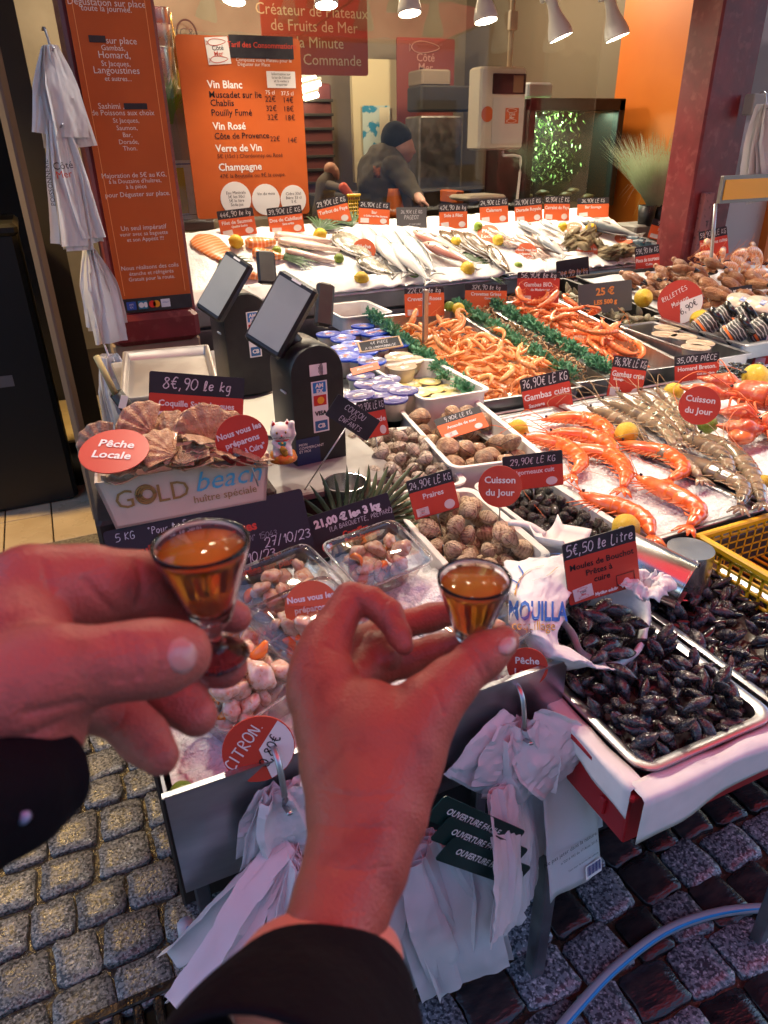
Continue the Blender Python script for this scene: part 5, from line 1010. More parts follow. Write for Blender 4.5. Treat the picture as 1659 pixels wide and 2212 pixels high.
for u, v, lb in ((1597, 664, 'clear round salad tub behind the jars'), (1640, 671, 'clear round salad tub at the right edge')):
    p = P(u, v, .96); t = thing('salad_tub', lb, 'tub', p, (rad(20), rad(-8), 0), 'salad tubs')
    MB().add(lathe([(.045, -.04), (.055, .02), (.057, .03), (.0004, .034)], 24)).build('tub', mat('salad_pot', (.66, .52, .40), .15, coat=.7, col2=(.75, .66, .55), vs=30), t)
    MB().add(plate(.035, .02, .0006, .002)).build('label_sticker', mat('label_blue', (.7, .7, .72), .4, col2=(.05, .12, .4), vs=60), t, loc=(0, 0, .036), rot=(rad(-90), 0, .4), smooth=False)
# black crate with whelks, claws and langoustines at the back right
o, MT_cl = tray('black_tray', 'black tray of crab claws and langoustines on ice', 2.28, 3.45, 2.05, 2.85, .86, .07, M_black, r=.02, slope=6, taper=.98)
o = MB().add(grid(lambda a, b: (-.55+1.1*a, -.37+.75*b, .058+.01*noise.noise((a*9, b*9, 4))), 40, 30)).build('ice_bed', M_ice); o.matrix_world = MT_cl; tag(o, 'crushed ice under the crab claws', 'ice', kind='stuff')
o, MT_wh = tray('black_tray', 'black tray of small whelks behind the grey card', 2.0, 2.27, 2.16, 2.9, .86, .07, M_black, r=.02, slope=4, taper=.98)
M_whelk = mat('whelk_shell', (.36, .32, .2), .5, col2=(.22, .2, .13), vs=3, rv=.2); ME_wh = MB().add(ell(1, 1, 1.5, 12, 9, fn=peri)).mesh('whelk', M_whelk)
pile('whelk', [ME_wh], 90, Heap(-.12, .12, -.34, .30, .006, .006), MT_wh, 'small greenish whelk in the black tray', 'whelk', 'whelks', rand_rot(100), (.013, .019), .003, 4)
M_claw = mat('crab_claw_shell', (.34, .115, .04), .35, col2=(.52, .25, .11), vs=2.2, rv=.15, coat=.35, bump=.015, bs=14); M_tip = mat('claw_tip', (.02, .014, .012), .25, coat=.5)
cb = MB().add(loft(curve_pts([(-.9, 0, 0), (-.6, .02, 0), (-.1, .05, 0), (.3, .02, 0)], 5), [(a, a*.72) for a in np.interp(np.linspace(0, 1, 16), [0, .15, .5, .85, 1], [.12, .3, .5, .46, .34])], 12), 0)
for s_, q in ((-1, .0), (1, .25)):
    pth = curve_pts([(.15, .22*s_, 0), (.55, .28*s_+.04, 0), (.85, .16*s_+.03, 0), (1.05, .02*s_+.02, 0)], 6)
    V, Fc = loft(pth, np.linspace(.24, .03, len(pth)), 8); cb.add((V, Fc), 0); cb.m[-len(Fc):] = [1 if V[list(f)].mean(0)[0] > .62 else 0 for f in Fc]
cb.add(ell(.2, .22, .18, 10, 7, (-.98, .05, 0)), 0); ME_claw = cb.mesh('crab_claw', [M_claw, M_tip])
hp = Heap(-.52, .02, -.36, .20, .06, .008)
pile('crab_claw', [ME_claw], 46, hp, MT_cl, 'brown crab claw with black tips heaped on ice', 'crab claw', 'crab claws', lambda: Euler((rad(rnd.uniform(-30, 30)), rad(rnd.uniform(-10, 30)), rad(rnd.uniform(-120, -40)))).to_matrix(), (.055, .070), .006, 5, pick=lambda: (rnd.gauss(-.25, .13), rnd.gauss(-.08, .13)))
M_lang = mat('langoustine_shell', (.78, .38, .18), .3, wave=((.86, .58, .38), 3.4, 'X', 2, .3, .8), rv=.12, coat=.3)
lb_ = shrimp_small('langoustine', [M_lang, M_shl, M_eye], 31, 1.6); 
hp = Heap(.0, .54, -.34, .34, .06, .008)
pile('langoustine', [lb_], 40, hp, MT_cl, 'orange langoustine in the heap right of the claws', 'langoustine', 'langoustines', lambda: Euler((rad(rnd.uniform(50, 120)), rad(rnd.uniform(-15, 15)), rad(rnd.uniform(150, 215)))).to_matrix(), (.15, .18), .008, 5)
# ================================================================== near ice tray with large prawns and lobsters
for nm, x0, x1, lb in (('a', .945, 1.26, 'near steel ice tray of cooked prawns'), ('b', 1.27, 1.62, 'near steel ice tray of raw prawns'), ('c', 1.63, 2.5, 'near steel ice tray of lobsters')):
    o, M_ = tray('steel_tray', lb, x0, x1, .87, 1.60, .80, .062, M_steel, r=.015, rim=.012, taper=.98, group='near ice trays')
    w_ = (x1-x0)/2-.012
    def f(a, b, w_=w_, s_=x0):
        x, y = -w_+2*w_*a, -.35+.70*b; return (x, y, .052+.010*noise.noise((x*9+s_*5, y*9, 2))+.006*noise.noise((x*38, y*38, s_))+.003*noise.noise((x*90, y*90, s_)))
    o = MB().add(grid(f, 70, 130)).build('ice_bed', M_ice); o.matrix_world = M_; tag(o, 'crushed ice filling the '+lb, 'ice', kind='stuff')
GZ = .862
M_gc = mat('cooked_prawn_shell', (.70, .09, .015), .22, wave=((.80, .24, .06), 18, 'X', 4, .45, .95), col2=(.74, .15, .03), vs=28, coat=.6, rv=.08)
M_gh = mat('cooked_prawn_head', (.70, .085, .02), .25, col2=(.80, .22, .06), vs=35, coat=.5)
M_gl = mat('cooked_prawn_leg', (.76, .16, .04), .35)
M_rc = mat('raw_prawn_shell', (.24, .17, .10), .18, wave=((.04, .036, .034), 16, 'X', 2, .35, .6), col2=(.34, .24, .15), vs=14, coat=.7, rv=.1)
M_rh = mat('raw_prawn_head', (.26, .17, .09), .22, col2=(.12, .09, .07), vs=30, coat=.6); M_rl = mat('raw_prawn_leg', (.40, .26, .13), .35)
def gamba(label, pts, w, mats, group, z=GZ, name='prawn', side=1, feel=1):
    """pts: pixels of head tip, shoulder, back, tail root, tail tip; lies on its side on the ice"""
    W = [P(u, v, z+w*.7) for u, v in pts]; c = np.mean(W, 0); c[2] = z; L = [p-c for p in W]; p = curve_pts(L, 9); N = len(p)
    t = thing(name, label, 'prawn', c, (0, 0, 0), group); s = np.linspace(0, 1, N)
    d = np.r_[0, np.cumsum(np.linalg.norm(np.diff(p, axis=0), axis=1))]; s = d/d[-1]; k1 = np.searchsorted(s, .40)
    # outer side of the curve
    q = p[-1]-p[0]; mid = p[N//2]-(p[0]+p[-1])/2; out = nrm(np.array((mid[0], mid[1], 0)))
    def R_(a): return w*np.interp(a, [0, .05, .14, .30, .42, .6, .8, .95, 1], [.10, .34, .78, 1.0, 1.0, .92, .72, .45, .34])
    hr = [(R_(a), R_(a)*.8) for a in s[:k1+2]]
    MB().add(loft(p[:k1+2], hr, 14)).build('head', mats[1], t)
    ab = MB(); edges = np.linspace(.385, .99, 7)
    for i in range(6):
        a0, a1 = edges[i]-.012, edges[i+1]+.022; ss = np.linspace(a0, min(1, a1), 5); pp = np.stack([np.interp(ss, s, p[:, k]) for k in range(3)], 1)
        sg = MB().add(loft(pp, [(R_(a)*(1.09-.16*j/4), R_(a)*.82*(1.09-.16*j/4)) for j, a in enumerate(ss)], 14)); sg.build('tail_segment', mats[0], t)
    e = p[-1]; tg = nrm(p[-1]-p[-4]); sd = nrm(np.cross(tg, (0, 0, 1)))
    for k in (-1, -.4, .4, 1): MB().add(loft([e-tg*w*.2, e+tg*w*.8+sd*k*w*.5, e+tg*w*1.7+sd*k*w*1.0+np.array((0, 0, -.2*w))], [(w*.16, w*.10), (w*.30, w*.06), (w*.08, w*.03)], 6)).build('tail_fan', mats[0], t)
    tg0 = nrm(p[0]-p[3]); MB().add(loft(curve_pts([p[2]+out*w*.35, p[0]+tg0*w*.8+out*w*.55, p[0]+tg0*w*2.0+out*w*.9], 5), np.linspace(w*.13, w*.01, 11), 5)).build('rostrum', mats[1], t)
    for sg in (1,): MB().add(ell(w*.17, w*.17, w*.17, 10, 7, p[2]+np.array((0, 0, w*.42))+out*w*.05)).build('eye', M_eye, t)
    for i in range(5):                                      # walking legs, towards the inner side
        a = .16+i*.05; b0 = np.array([np.interp(a, s, p[:, k]) for k in range(3)])-out*R_(a)*.7; ta = nrm(p[0]-p[k1])
        MB().add(loft(curve_pts([b0, b0-out*w*.8+ta*w*(.5-.1*i), b0-out*w*1.3+ta*w*(1.3-.3*i)+np.array((0, 0, -.3*w))], 4), np.linspace(w*.11, w*.03, 9), 5)).build('leg', mats[2], t)
    for i in range(5):                                      # swimmerets
        a = .46+i*.10; b0 = np.array([np.interp(a, s, p[:, k]) for k in range(3)]); j = min(N-2, max(1, np.searchsorted(s, a))); ta = nrm(p[j-1]-p[j+1]); ia = np.cross(ta, (0, 0, 1)); ia = ia if np.dot(ia, out) < 0 else -ia
        if i > 2 and np.dot(ia, b0-np.mean(p, 0)) > 0: ia = -ia
        MB().add(loft([b0+ia*R_(a)*.8, b0+ia*R_(a)*1.5+ta*w*.15, b0+ia*R_(a)*2.0+ta*w*.5], [(w*.14, w*.07), (w*.16, w*.05), (w*.04, w*.02)], 5)).build('swimmeret', mats[2], t)
    for i in range(2*feel):
        b0 = p[1]+np.array((0, 0, w*.2)); sg = (-1)**i; 
        MB().add(loft(curve_pts([b0, b0+tg0*w*3+out*sg*w*1.2+np.array((0, 0, w*1.2)), b0+tg0*w*4.5*rnd.uniform(.7, 1.2)+out*sg*w*3.5, b0+tg0*w*2*rnd.uniform(-1, 2)+out*sg*w*6+np.array((0, 0, -w*.4))], 6), np.linspace(.0011, .0004, 19), 4)).build('antenna', mats[2], t)
    return t
GC = [M_gc, M_gh, M_gl]; RC = [M_rc, M_rh, M_rl]
for pts, lb in ((((1250, 1064), (1290, 1082), (1345, 1098), (1392, 1122), (1408, 1156)), 'nearest orange cooked prawn, behind the mussel card'), (((1372, 1028), (1420, 1052), (1478, 1078), (1510, 1105), (1490, 1134)), 'cooked prawn at the front right corner of its tray'),
                (((1334, 954), (1380, 966), (1440, 980), (1478, 1012), (1448, 1036)), 'cooked prawn beside the lemon, tail tucked in'), (((1222, 962), (1262, 970), (1320, 984), (1352, 1020), (1346, 1052)), 'cooked prawn at centre left with spread tail fan'),
                (((1124, 944), (1168, 950), (1220, 964), (1256, 996), (1238, 1024)), 'cooked prawn behind the periwinkle card'), (((1180, 936), (1222, 936), (1276, 944), (1318, 962), (1326, 986)), 'cooked prawn in the middle of the back row'), (((1170, 908), (1212, 902), (1270, 906), (1310, 926), (1316, 956)), 'cooked prawn farthest back, left of the large lemon')):
    gamba(lb, pts, .0225, GC, 'large cooked prawns')
for i, (pts, lb) in enumerate(((((1268, 880), (1300, 892), (1340, 908), (1372, 926), (1396, 950)), 'striped raw prawn at the left end of its row'), (((1292, 862), (1334, 878), (1386, 900), (1430, 926), (1458, 962)), 'striped raw prawn second from left in its row'), (((1330, 846), (1366, 868), (1408, 894), (1444, 920), (1470, 952)), 'striped raw prawn third from left in its row'),
                               (((1376, 842), (1404, 862), (1436, 888), (1462, 914), (1482, 942)), 'striped raw prawn fourth in its row'), (((1418, 836), (1440, 858), (1466, 884), (1486, 908), (1500, 932)), 'striped raw prawn at the right end of its row, by the round tag'),
                               (((1470, 940), (1500, 954), (1536, 970), (1566, 992), (1582, 1022)), 'striped raw prawn in the near row, left one'), (((1506, 938), (1536, 950), (1568, 966), (1596, 986), (1612, 1016)), 'striped raw prawn in the near row, middle one'),
                               (((1444, 976), (1500, 1000), (1560, 1026), (1606, 1052), (1600, 1092)), 'greyish raw prawn curled at the front edge'), (((1560, 954), (1590, 980), (1616, 1012), (1636, 1046), (1646, 1084)), 'striped raw prawn nearest the right edge'), (((1390, 960), (1424, 976), (1460, 990), (1490, 1008), (1512, 1030)), 'striped raw prawn lying under the near row'))):
    gamba(lb, pts, .0215, RC, 'large raw prawns', z=GZ+.004*(i % 3), feel=1)
# lobsters
M_lob = mat('lobster_shell', (.50, .055, .025), .32, col2=(.66, .15, .05), vs=20, col3=(.74, .34, .16), v3=70, coat=.5, bump=.002, bs=60); M_lobl = mat('lobster_leg', (.66, .14, .04), .35)
def lobster(label, hp, tp, w, lift=0):
    a, b = P(*hp, .90+lift), P(*tp, .90+lift); L = np.linalg.norm(a-b); x = nrm(a-b); t = thing('lobster', label, 'lobster', (a+b)/2, basis(x, np.cross((0, 0, 1), x), np.array((0, 0, 1.))).to_euler(), 'cooked lobsters')
    s = np.linspace(0, 1, 12); MB().add(loft([(.5*L-.5*L*q, 0, .002*math.sin(q*3)) for q in s], [(w*k, w*.9*k) for k in np.interp(s, [0, .1, .35, .75, 1], [.12, .45, .85, 1, .92])], 18)).build('carapace', M_lob, t)
    MB().add(loft([(.56*L, 0, w*.35), (.46*L, 0, w*.3)], [w*.02, w*.14], 6)).build('rostrum', M_lob, t)
    for i in range(6):
        x0 = -.01*L-i*.075*L; MB().add(loft([(x0, 0, -w*.02*i), (x0-.05*L, 0, -w*.02*i), (x0-.085*L, 0, -w*.02*i)], [(w*(.95-.07*i), w*(.82-.06*i)), (w*(.93-.07*i), w*(.80-.06*i)), (w*(.80-.07*i), w*(.7-.06*i))], 16)).build('tail_segment', M_lob, t)
    for sg in (-1, 1):
        MB().add(loft(curve_pts([(.40*L, sg*w*.4, w*.2), (.75*L, sg*w*1.6, w*1.3), (.9*L, sg*w*3.4, w*.6), (.7*L, sg*w*5, 0)], 7), np.linspace(.0022, .0007, 22), 5)).build('antenna', M_lobl, t)
        MB().add(ell(w*.14, w*.14, w*.14, 8, 6, (.44*L, sg*w*.32, w*.36))).build('eye', M_eye, t)
        for i in range(4): MB().add(loft(curve_pts([(.28*L-i*.09*L, sg*w*.7, -w*.3), (.34*L-i*.09*L, sg*w*1.5, w*.0), (.30*L-i*.12*L, sg*w*2.2, -w*.6)], 4), np.linspace(w*.13, w*.05, 9), 6)).build('leg', M_lobl, t)
        pr = [((.34*L, sg*w*.6, -.1*w), (.46*L, sg*w*1.3, 0), w*.22, w*.26, .004, 0), ((.46*L, sg*w*1.3, 0), (.62*L, sg*w*1.5, 0), w*.3, w*.62, .006, 0), ((.62*L, sg*w*1.5, 0), (.80*L, sg*w*1.35, 0), w*.62, w*.42, .006, 0), ((.80*L, sg*w*1.6, 0), (1.0*L, sg*w*1.35, 0), w*.30, w*.06, .003, 0), ((.80*L, sg*w*1.1, 0), (.98*L, sg*w*1.2, 0), w*.24, w*.06, .003, 1)]
        MB().add(sdf_mesh(pr, .003)).build('claw', M_lob, t)
lobster('red cooked lobster behind the round tag, cut by the right edge', (1572, 842), (1760, 880), .044, .02)
lobster('red cooked lobster in front of the other one at right', (1628, 912), (1800, 930), .042)
cr = thing('crab_piece', 'small orange crab carapace beside the lime at right', 'crab', P(1600, 950, .875), (0, 0, .5))
MB().add(ell(.045, .032, .02, 20, 12, (0, 0, .012))).build('carapace', mat('orange_crab', (.72, .22, .06), .3, coat=.5, col2=(.6, .1, .03), vs=30), cr)
for i in range(5): MB().add(loft(curve_pts([(.03*math.cos(i*.8), -.025+.01*i, .006), (.05+.01*i, -.04+.016*i, .02), (.07+.01*i, -.05+.02*i, 0)], 4), np.linspace(.006, .002, 9), 6)).build('leg', M_lobl, cr)
sw = MB()
for i in range(70): sw.add(ell(.012, .009, .004, 7, 5, (rnd.uniform(-.09, .09), rnd.uniform(-.05, .05), rnd.uniform(0, .03)), fn=lambda V: V*(1+.3*np.array([noise.noise(Vector(p)*3) for p in V])[:, None])))
o = sw.build('seaweed', mat('dark_seaweed', (.012, .016, .012), .25, coat=.4), loc=P(1600, 812, .885)); tag(o, 'dark seaweed behind the lemon at the right edge', 'seaweed', kind='stuff')
for k, u, v, r, w in (('lemon', 1120, 925, 21, 'left of the cooked prawns, under the prawn card'), ('lemon', 1353, 936, 26, 'between cooked and raw prawns'), ('lemon', 1455, 846, 20, 'behind the raw prawns'), ('lemon', 1632, 816, 28, 'at the right edge by the seaweed'), ('lime', 1528, 916, 21, 'beside the lobsters under the round tag'), ('lemon', 1352, 1140, 32, 'behind the mussel card'), ('lemon', 1652, 1040, 14, 'cut by the right edge on the raw prawn ice')):
    fruit(k, u, v, r, .89, w)
# ================================================================== front ice box with clear tubs
M_panel = mat('box_front_steel', (.50, .50, .53), .32, 1, col2=(.38, .38, .42), vs=6, rough2=.45, stretch=(1, 1, 5))
ib = thing('ice_box', 'brushed steel ice box with bent front panel, holding scallop tubs', 'ice box', (.29, .89, .695))
MB().add(box(.584, .004, .175, (0, -.240, .0825))).build('front_panel', M_panel, ib, smooth=False)
MB().add(box(.004, .476, .175, (-.29, 0, .0825))).build('side_panel', M_steel_d, ib, smooth=False); MB().add(box(.004, .476, .175, (.29, 0, .0825))).build('side_panel', M_steel_d, ib, smooth=False)
MB().add(box(.576, .004, .17, (0, .236, .0825))).build('back_panel', M_steel_d, ib, smooth=False); MB().add(box(.576, .468, .004, (0, 0, .001))).build('bottom', M_steel_d, ib, smooth=False)
MB().add(box(.590, .008, .003, (0, -.240, .1715))).build('rim', M_steel, ib, smooth=False)
for x_, y_ in ((.34, -.21), (-.26, .2), (.30, .2), (.12, -.05)): MB().add(bbox(.032, .032, .69, .004, (x_-(.04 if x_ == .34 else 0)*0, y_, -.35))).build('leg', M_steel_d, ib, smooth=False)
MB().add(bbox(.56, .03, .03, .004, (0, .2, -.45))).build('stretcher', M_steel_d, ib, smooth=False)
def icef(a, b):
    x, y = -.28+.56*a, -.228+.456*b; return (x, y, .105+.035*b+.02*noise.noise((x*9, y*9, 7))+.012*noise.noise((x*30, y*30, 7))+.005*noise.noise((x*80, y*80, 3))+.05*math.exp(-((x-.20)**2+(y-.02)**2)/.006))
o = MB().add(grid(icef, 110, 100)).build('crushed_ice', M_ice, loc=(.29, .89, .695)); tag(o, 'crushed ice in the steel box around the tubs', 'ice', kind='stuff')
M_clear = thin_glass('clear_plastic', (.97, .97, .97), .06, .04)
M_meat = mat('scallop_meat', (.62, .40, .28), .16, col2=(.74, .58, .45), vs=2.2, col3=(.60, .28, .14), v3=3, coat=.8, sss=.2, rv=.16); M_coral = mat('scallop_coral', (.80, .20, .03), .2, coat=.7, rv=.1)
def meat(V, s_=0): return V*(1+.07*np.array([noise.noise(Vector(p)*3.1+Vector((s_, 4, 0))) for p in V])[:, None]+.34*np.array([noise.noise(Vector(p)*1.3+Vector((s_, 0, 0))) for p in V])[:, None])
ME_meat = [MB().add(ell(1, .80, .58, 18, 12, fn=lambda V, q=q: meat(V, q))).mesh('scallop_piece', M_meat) for q in (1, 5, 9)]; ME_coral = MB().add(loft(curve_pts([(-1, 0, 0), (-.3, .4, .1), (.5, .3, 0), (1, -.3, 0)], 4), [.12, .25, .34, .4, .42, .4, .36, .32, .28, .22, .18, .12, .06], 9)).mesh('coral_piece', M_coral)
def tub(short, label, u, v, z, w, d, rot, lid=True, n=26, tilt=(0, 0), open_=False, dz=.0):
    c = P(u, v, z); c[2] -= .03; R = Euler((rad(tilt[0]), rad(tilt[1]), rad(rot))).to_matrix(); t = thing('plastic_tub', label, 'tub', c, R.to_euler(), 'clear tubs of scallop meat'); h = .045
    def rg(k, zz, e=0): return [(a, b, zz) for a, b in rring(w/2*k+e, d/2*k+e, .02, 5)]
    MB().add(rings([rg(.88, 0), rg(.98, h*.8), rg(1, h), rg(1, h, .006), rg(1, h+.003, .006)], True, False)).build('base', M_clear, t)
    if lid: MB().add(rings([rg(1, h+.002, .006), rg(1, h+.006, .004), rg(.99, h+.008, -.002), rg(.93, h+.022, -.004), rg(.88, h+.024, -.01)], False, True)).build('lid', M_clear, t)
    MB().add(rings([rg(1, h+.0, .0065), rg(1, h+.004, .0075), rg(1, h+.004, .0045), rg(1, h+.0, .004)], False, False)).build('rim', mat('clear_rim', (.8, .8, .8), .08, trans=.9), t)
    hp = Heap(-w/2*.86, w/2*.86, -d/2*.86, d/2*.86, .003, .005); M = T4(c, R); ids = []
    for i in range(n):
        me = ME_coral if i % 6 == 5 else ME_meat[i % 3]; s = rnd.uniform(.013, .023); (loc, RR) = hp.drop(verts(me)*s, rand_rot(60), 9, .02, .011)
        o = obj('coral_piece' if i % 6 == 5 else 'scallop_piece', me); o.matrix_world = M@T4(loc, RR, s); tag(o, ('orange scallop coral in the '+short) if i % 6 == 5 else ('pale scallop meat in the '+short), 'scallop meat', 'scallop meat in the tubs')
tub('open front tub', 'open clear tub in front, left of the lemon tag', 530, 1490, .875, .150, .125, 24, lid=False, n=40)
tub('lidded tub above the open one', 'clear lidded tub above the open one at left', 500, 1395, .885, .125, .10, 24, n=16)
tub('lidded tub before the wide dark card', 'clear lidded tub at back centre before the wide dark card', 610, 1268, .90, .155, .115, 16, n=22, tilt=(14, 0))
tub('tub under the round tag', 'clear lidded tub under the orange round tag', 660, 1345, .895, .150, .115, 16, n=20, tilt=(10, 0))
tub('lidded tub before the 21 euro card', 'clear lidded tub at back right before the price card', 806, 1205, .905, .150, .112, 14, n=24, tilt=(16, 2))
tub('lidded tub behind the right glass', 'clear lidded tub at the right end of the box behind the right glass', 1040, 1365, .885, .17, .12, 18, n=16)
fruit('lime', 394, 1716, 29, .835, 'at the front left corner of the ice box')
# ================================================================== mussels
def mus(V):
    V = V.copy(); x, y, z = V.T; w = np.interp(x, [-1, -.7, -.2, .35, .8, 1], [.25, .62, .95, 1.08, .9, .7]); V[:, 1] = y*w+.10*(x*x-.4); V[:, 2] = z*(np.abs(z)+.02)**.45*np.interp(x, [-1, -.3, .3, 1], [.55, 1.1, 1, .7]); return V
M_mus = mat('mussel_shell', (.010, .010, .018), .18, col2=(.030, .022, .026), vs=1.6, wave=((.05, .045, .045), .6, 'X', 2, .7, 1.1), rv=.45, coat=.6, bump=.0035, bs=5, rough2=.4, col3=(.13, .10, .08), v3=2.2)
ME_mus = [MB().add(ell(1, .38, .36, 20, 15, fn=mus)).mesh('mussel', M_mus), MB().add(ell(1, .42, .33, 20, 15, fn=mus)).mesh('mussel', M_mus)]
_, MT_m1 = tray('steel_tray', 'front steel tray of mussels, corner towards the viewer', .582, .835, .475, .885, .735, .068, M_steel, r=.03, rim=.012, taper=.95, group='mussel trays')
_, MT_m2 = tray('steel_tray', 'steel tray of mussels at the right edge', .845, 1.085, .475, .885, .735, .068, M_steel, r=.03, rim=.012, taper=.95, group='mussel trays')
def mh(x, y): return .034+.024*max(0, 1-(x/.16)**2)*max(0, 1-((y-.03)/.26)**2)
for nm, M_ in (('front', MT_m1), ('right', MT_m2)):
    o = MB().add(grid(lambda a, b: (-.112+.224*a, -.185+.37*b, mh(-.112+.224*a, -.185+.37*b)-.008+.012*noise.noise((a*20, b*30, 1))), 30, 40)).build('mussel_bed', M_mus); o.matrix_world = M_; tag(o, 'dark lower mussels filling the %s tray' % nm, 'mussel', kind='stuff')
pile('mussel', ME_mus, 186, Heap(-.118, .118, -.195, .19, mh, .004), MT_m1, 'dark mussel in the front steel tray', 'mussel', 'mussels in the front tray', rand_rot(55), (.0185, .027), .004, 8)
pile('mussel', ME_mus, 98, Heap(-.112, .112, -.190, .19, mh, .004), MT_m2, 'dark mussel in the steel tray at the right edge', 'mussel', 'mussels in the right tray', rand_rot(45), (.0185, .027), .004, 6)
hp2 = Heap(-.112, .112, -.190, .19, mh, .004); pile('mussel_layer', ME_mus, 90, hp2, MT_m2, 'lower layer of mussels in the right steel tray', 'mussel', None, rand_rot(40), (.0185, .026), .008, 4, stuff=True, mats=[M_mus])
# red crate and paper below the front tray
M_redpl = mat('red_plastic', (.42, .015, .02), .35, col2=(.34, .012, .016), vs=12)
cr = thing('red_crate', 'shallow red plastic crate carrying both mussel trays', 'crate', (.838, .69, .675))
cx0, cy0, ch = .268, .213, .102
for sx in (-1, 1):
    MB().add(bbox(.006, cy0*2, ch, .002, (sx*cx0, 0, ch/2))).build('side_panel', M_redpl, cr, smooth=False)
    for k in range(5): MB().add(bbox(.010, .012, .03, .002, (sx*(cx0+.003), -.17+k*.08, ch*.3))).build('rib', M_redpl, cr, smooth=False)
for sy in (-1, 1): MB().add(bbox(cx0*2+.006, .006, ch, .002, (0, sy*cy0, ch/2))).build('side_panel', M_redpl, cr, smooth=False)
MB().add(box(cx0*2, cy0*2, .006, (0, 0, .003))).build('bottom', M_redpl, cr, smooth=False)
for sy in (-1, 1): MB().add(bbox(cx0*2+.03, .018, .012, .003, (0, sy*(cy0+.006), ch))).build('rim', M_redpl, cr, smooth=False)
for sx in (-1, 1): MB().add(bbox(.018, cy0*2, .012, .003, (sx*(cx0+.006), 0, ch))).build('rim', M_redpl, cr, smooth=False)
for k in range(4): MB().add(bbox(.004, .010, .022, .001, (-cx0-.004, .05+k*.022, ch*.5))).build('vent_slot', mat('vent_dark', (.02, .01, .012), .5), cr, smooth=False)
# liner hanging over the crate's edge: left flap and front flap
def flapL(a, b): y = -.222+.41*a; return (-.140-.026*min(1, b*3)-.001-.003*math.sin(a*17)*b, y, .102-.07*max(0, b-.33)*(.55+.6*(1-a)**2)+.006*math.sin(a*23)*max(0, b-.6)+.004*noise.noise((a*8, b*5, 0)))
def flapF(a, b): x = -.162+.46*a; return (x, -.212-.030*min(1, b*3)-.004*math.sin(a*13)*b, .102-.125*max(0, b-.33)*(1-.72*a)+.006*noise.noise((a*7, b*4, 5)))
pl_ = thing('paper_liner', 'white paper liner folded over the red crate edges', 'paper', (.722, .69, .69))
MB().add(solid(grid(flapL, 30, 12), .0006)).build('left_flap', M_paper, pl_); MB().add(solid(grid(flapF, 30, 12), .0006)).build('front_flap', M_paper, pl_)
MB().add(box(.52, .40, .002, (.11, .0, .030))).build('sheet', M_paper, pl_, smooth=False)
st = thing('crate_stand', 'thin steel stand holding up the red crate', 'stand', (.838, .69, 0))
for x_, y_ in ((-.24, .19), (.27, .19), (.27, -.16)): MB().add(bbox(.025, .025, .69, .003, (x_, y_, .345))).build('leg', M_steel_d, st, smooth=False)
for y_ in (-.16, .19): MB().add(bbox(.54, .02, .02, .003, (0, y_, .688))).build('crossbar', M_steel_d, st, smooth=False)
# yellow crate behind
M_yel = mat('yellow_plastic', (.76, .48, .015), .35, col2=(.68, .40, .01), vs=10)
yc = thing('yellow_crate', 'yellow plastic crate with grid holes at the right edge', 'crate', (1.27, .74, .765))
ww, dd, hh = .225, .105, .095
for sy in (-1, 1): MB().add(bbox(ww*2+.02, .014, .014, .003, (0, sy*dd, hh))).build('rim', M_yel, yc, smooth=False)
for sx in (-1, 1): MB().add(bbox(.014, dd*2, .014, .003, (sx*ww, 0, hh))).build('rim', M_yel, yc, smooth=False)
for sy in (-1, 1):
    for k in range(19): MB().add(bbox(.006, .004, hh, .001, (-ww+.012+k*.0236, sy*dd*.97, hh/2))).build('wall_bar', M_yel, yc, smooth=False)
    for k in range(5): MB().add(bbox(ww*2, .004, .006, .001, (0, sy*dd*.97, .008+k*.018))).build('wall_bar', M_yel, yc, smooth=False)
for sx in (-1, 1):
    for k in range(9): MB().add(bbox(.004, .006, hh, .001, (sx*ww*.98, -dd+.014+k*.0236, hh/2))).build('wall_bar', M_yel, yc, smooth=False)
    for k in range(5): MB().add(bbox(.004, dd*2, .006, .001, (sx*ww*.98, 0, .008+k*.018))).build('wall_bar', M_yel, yc, smooth=False)
for k in range(22): MB().add(bbox(.007, dd*2, .004, .001, (-ww+.01+k*.0205, 0, .003))).build('floor_bar', M_yel, yc, smooth=False)
bk = MB().add(bbox(.5, .26, .13, .006)).build('black_box', M_black, loc=(1.32, .735, .695), smooth=False); tag(bk, 'black plastic box under the yellow crate', 'box')
# steel measures
def measure(label, p, R, r, h):
    t = thing('steel_measure', label, 'measuring cup', p, R, 'steel measures'); MB().add(rings([[(k*math.cos(a), k*math.sin(a), z) for a in np.linspace(0, 2*PI, 36, endpoint=False)] for k, z in ((r*.98, 0), (r, .003), (r, h), (r*1.03, h+.001), (r*1.03, h+.003), (r*.985, h+.003), (r*.97, .004))])).build('cup', mat('polished_steel', (.62, .61, .60), .2, 1, rough2=.32, vs=8), t, edge=50)
p0 = P(1318, 1185, .875); p1 = P(1470, 1262, .85); ax = nrm(p1-p0); 
measure('steel measuring cup lying on its side, mouth to the viewer', p0, ax_rot := Vector(tuple(ax)).to_track_quat('Z', 'Y').to_euler(), .047, .145)
measure('upturned steel measuring cup behind the lying one', P(1487, 1210, .86)+np.array((0, 0, .025)), (PI, 0, 0), .042, .085)
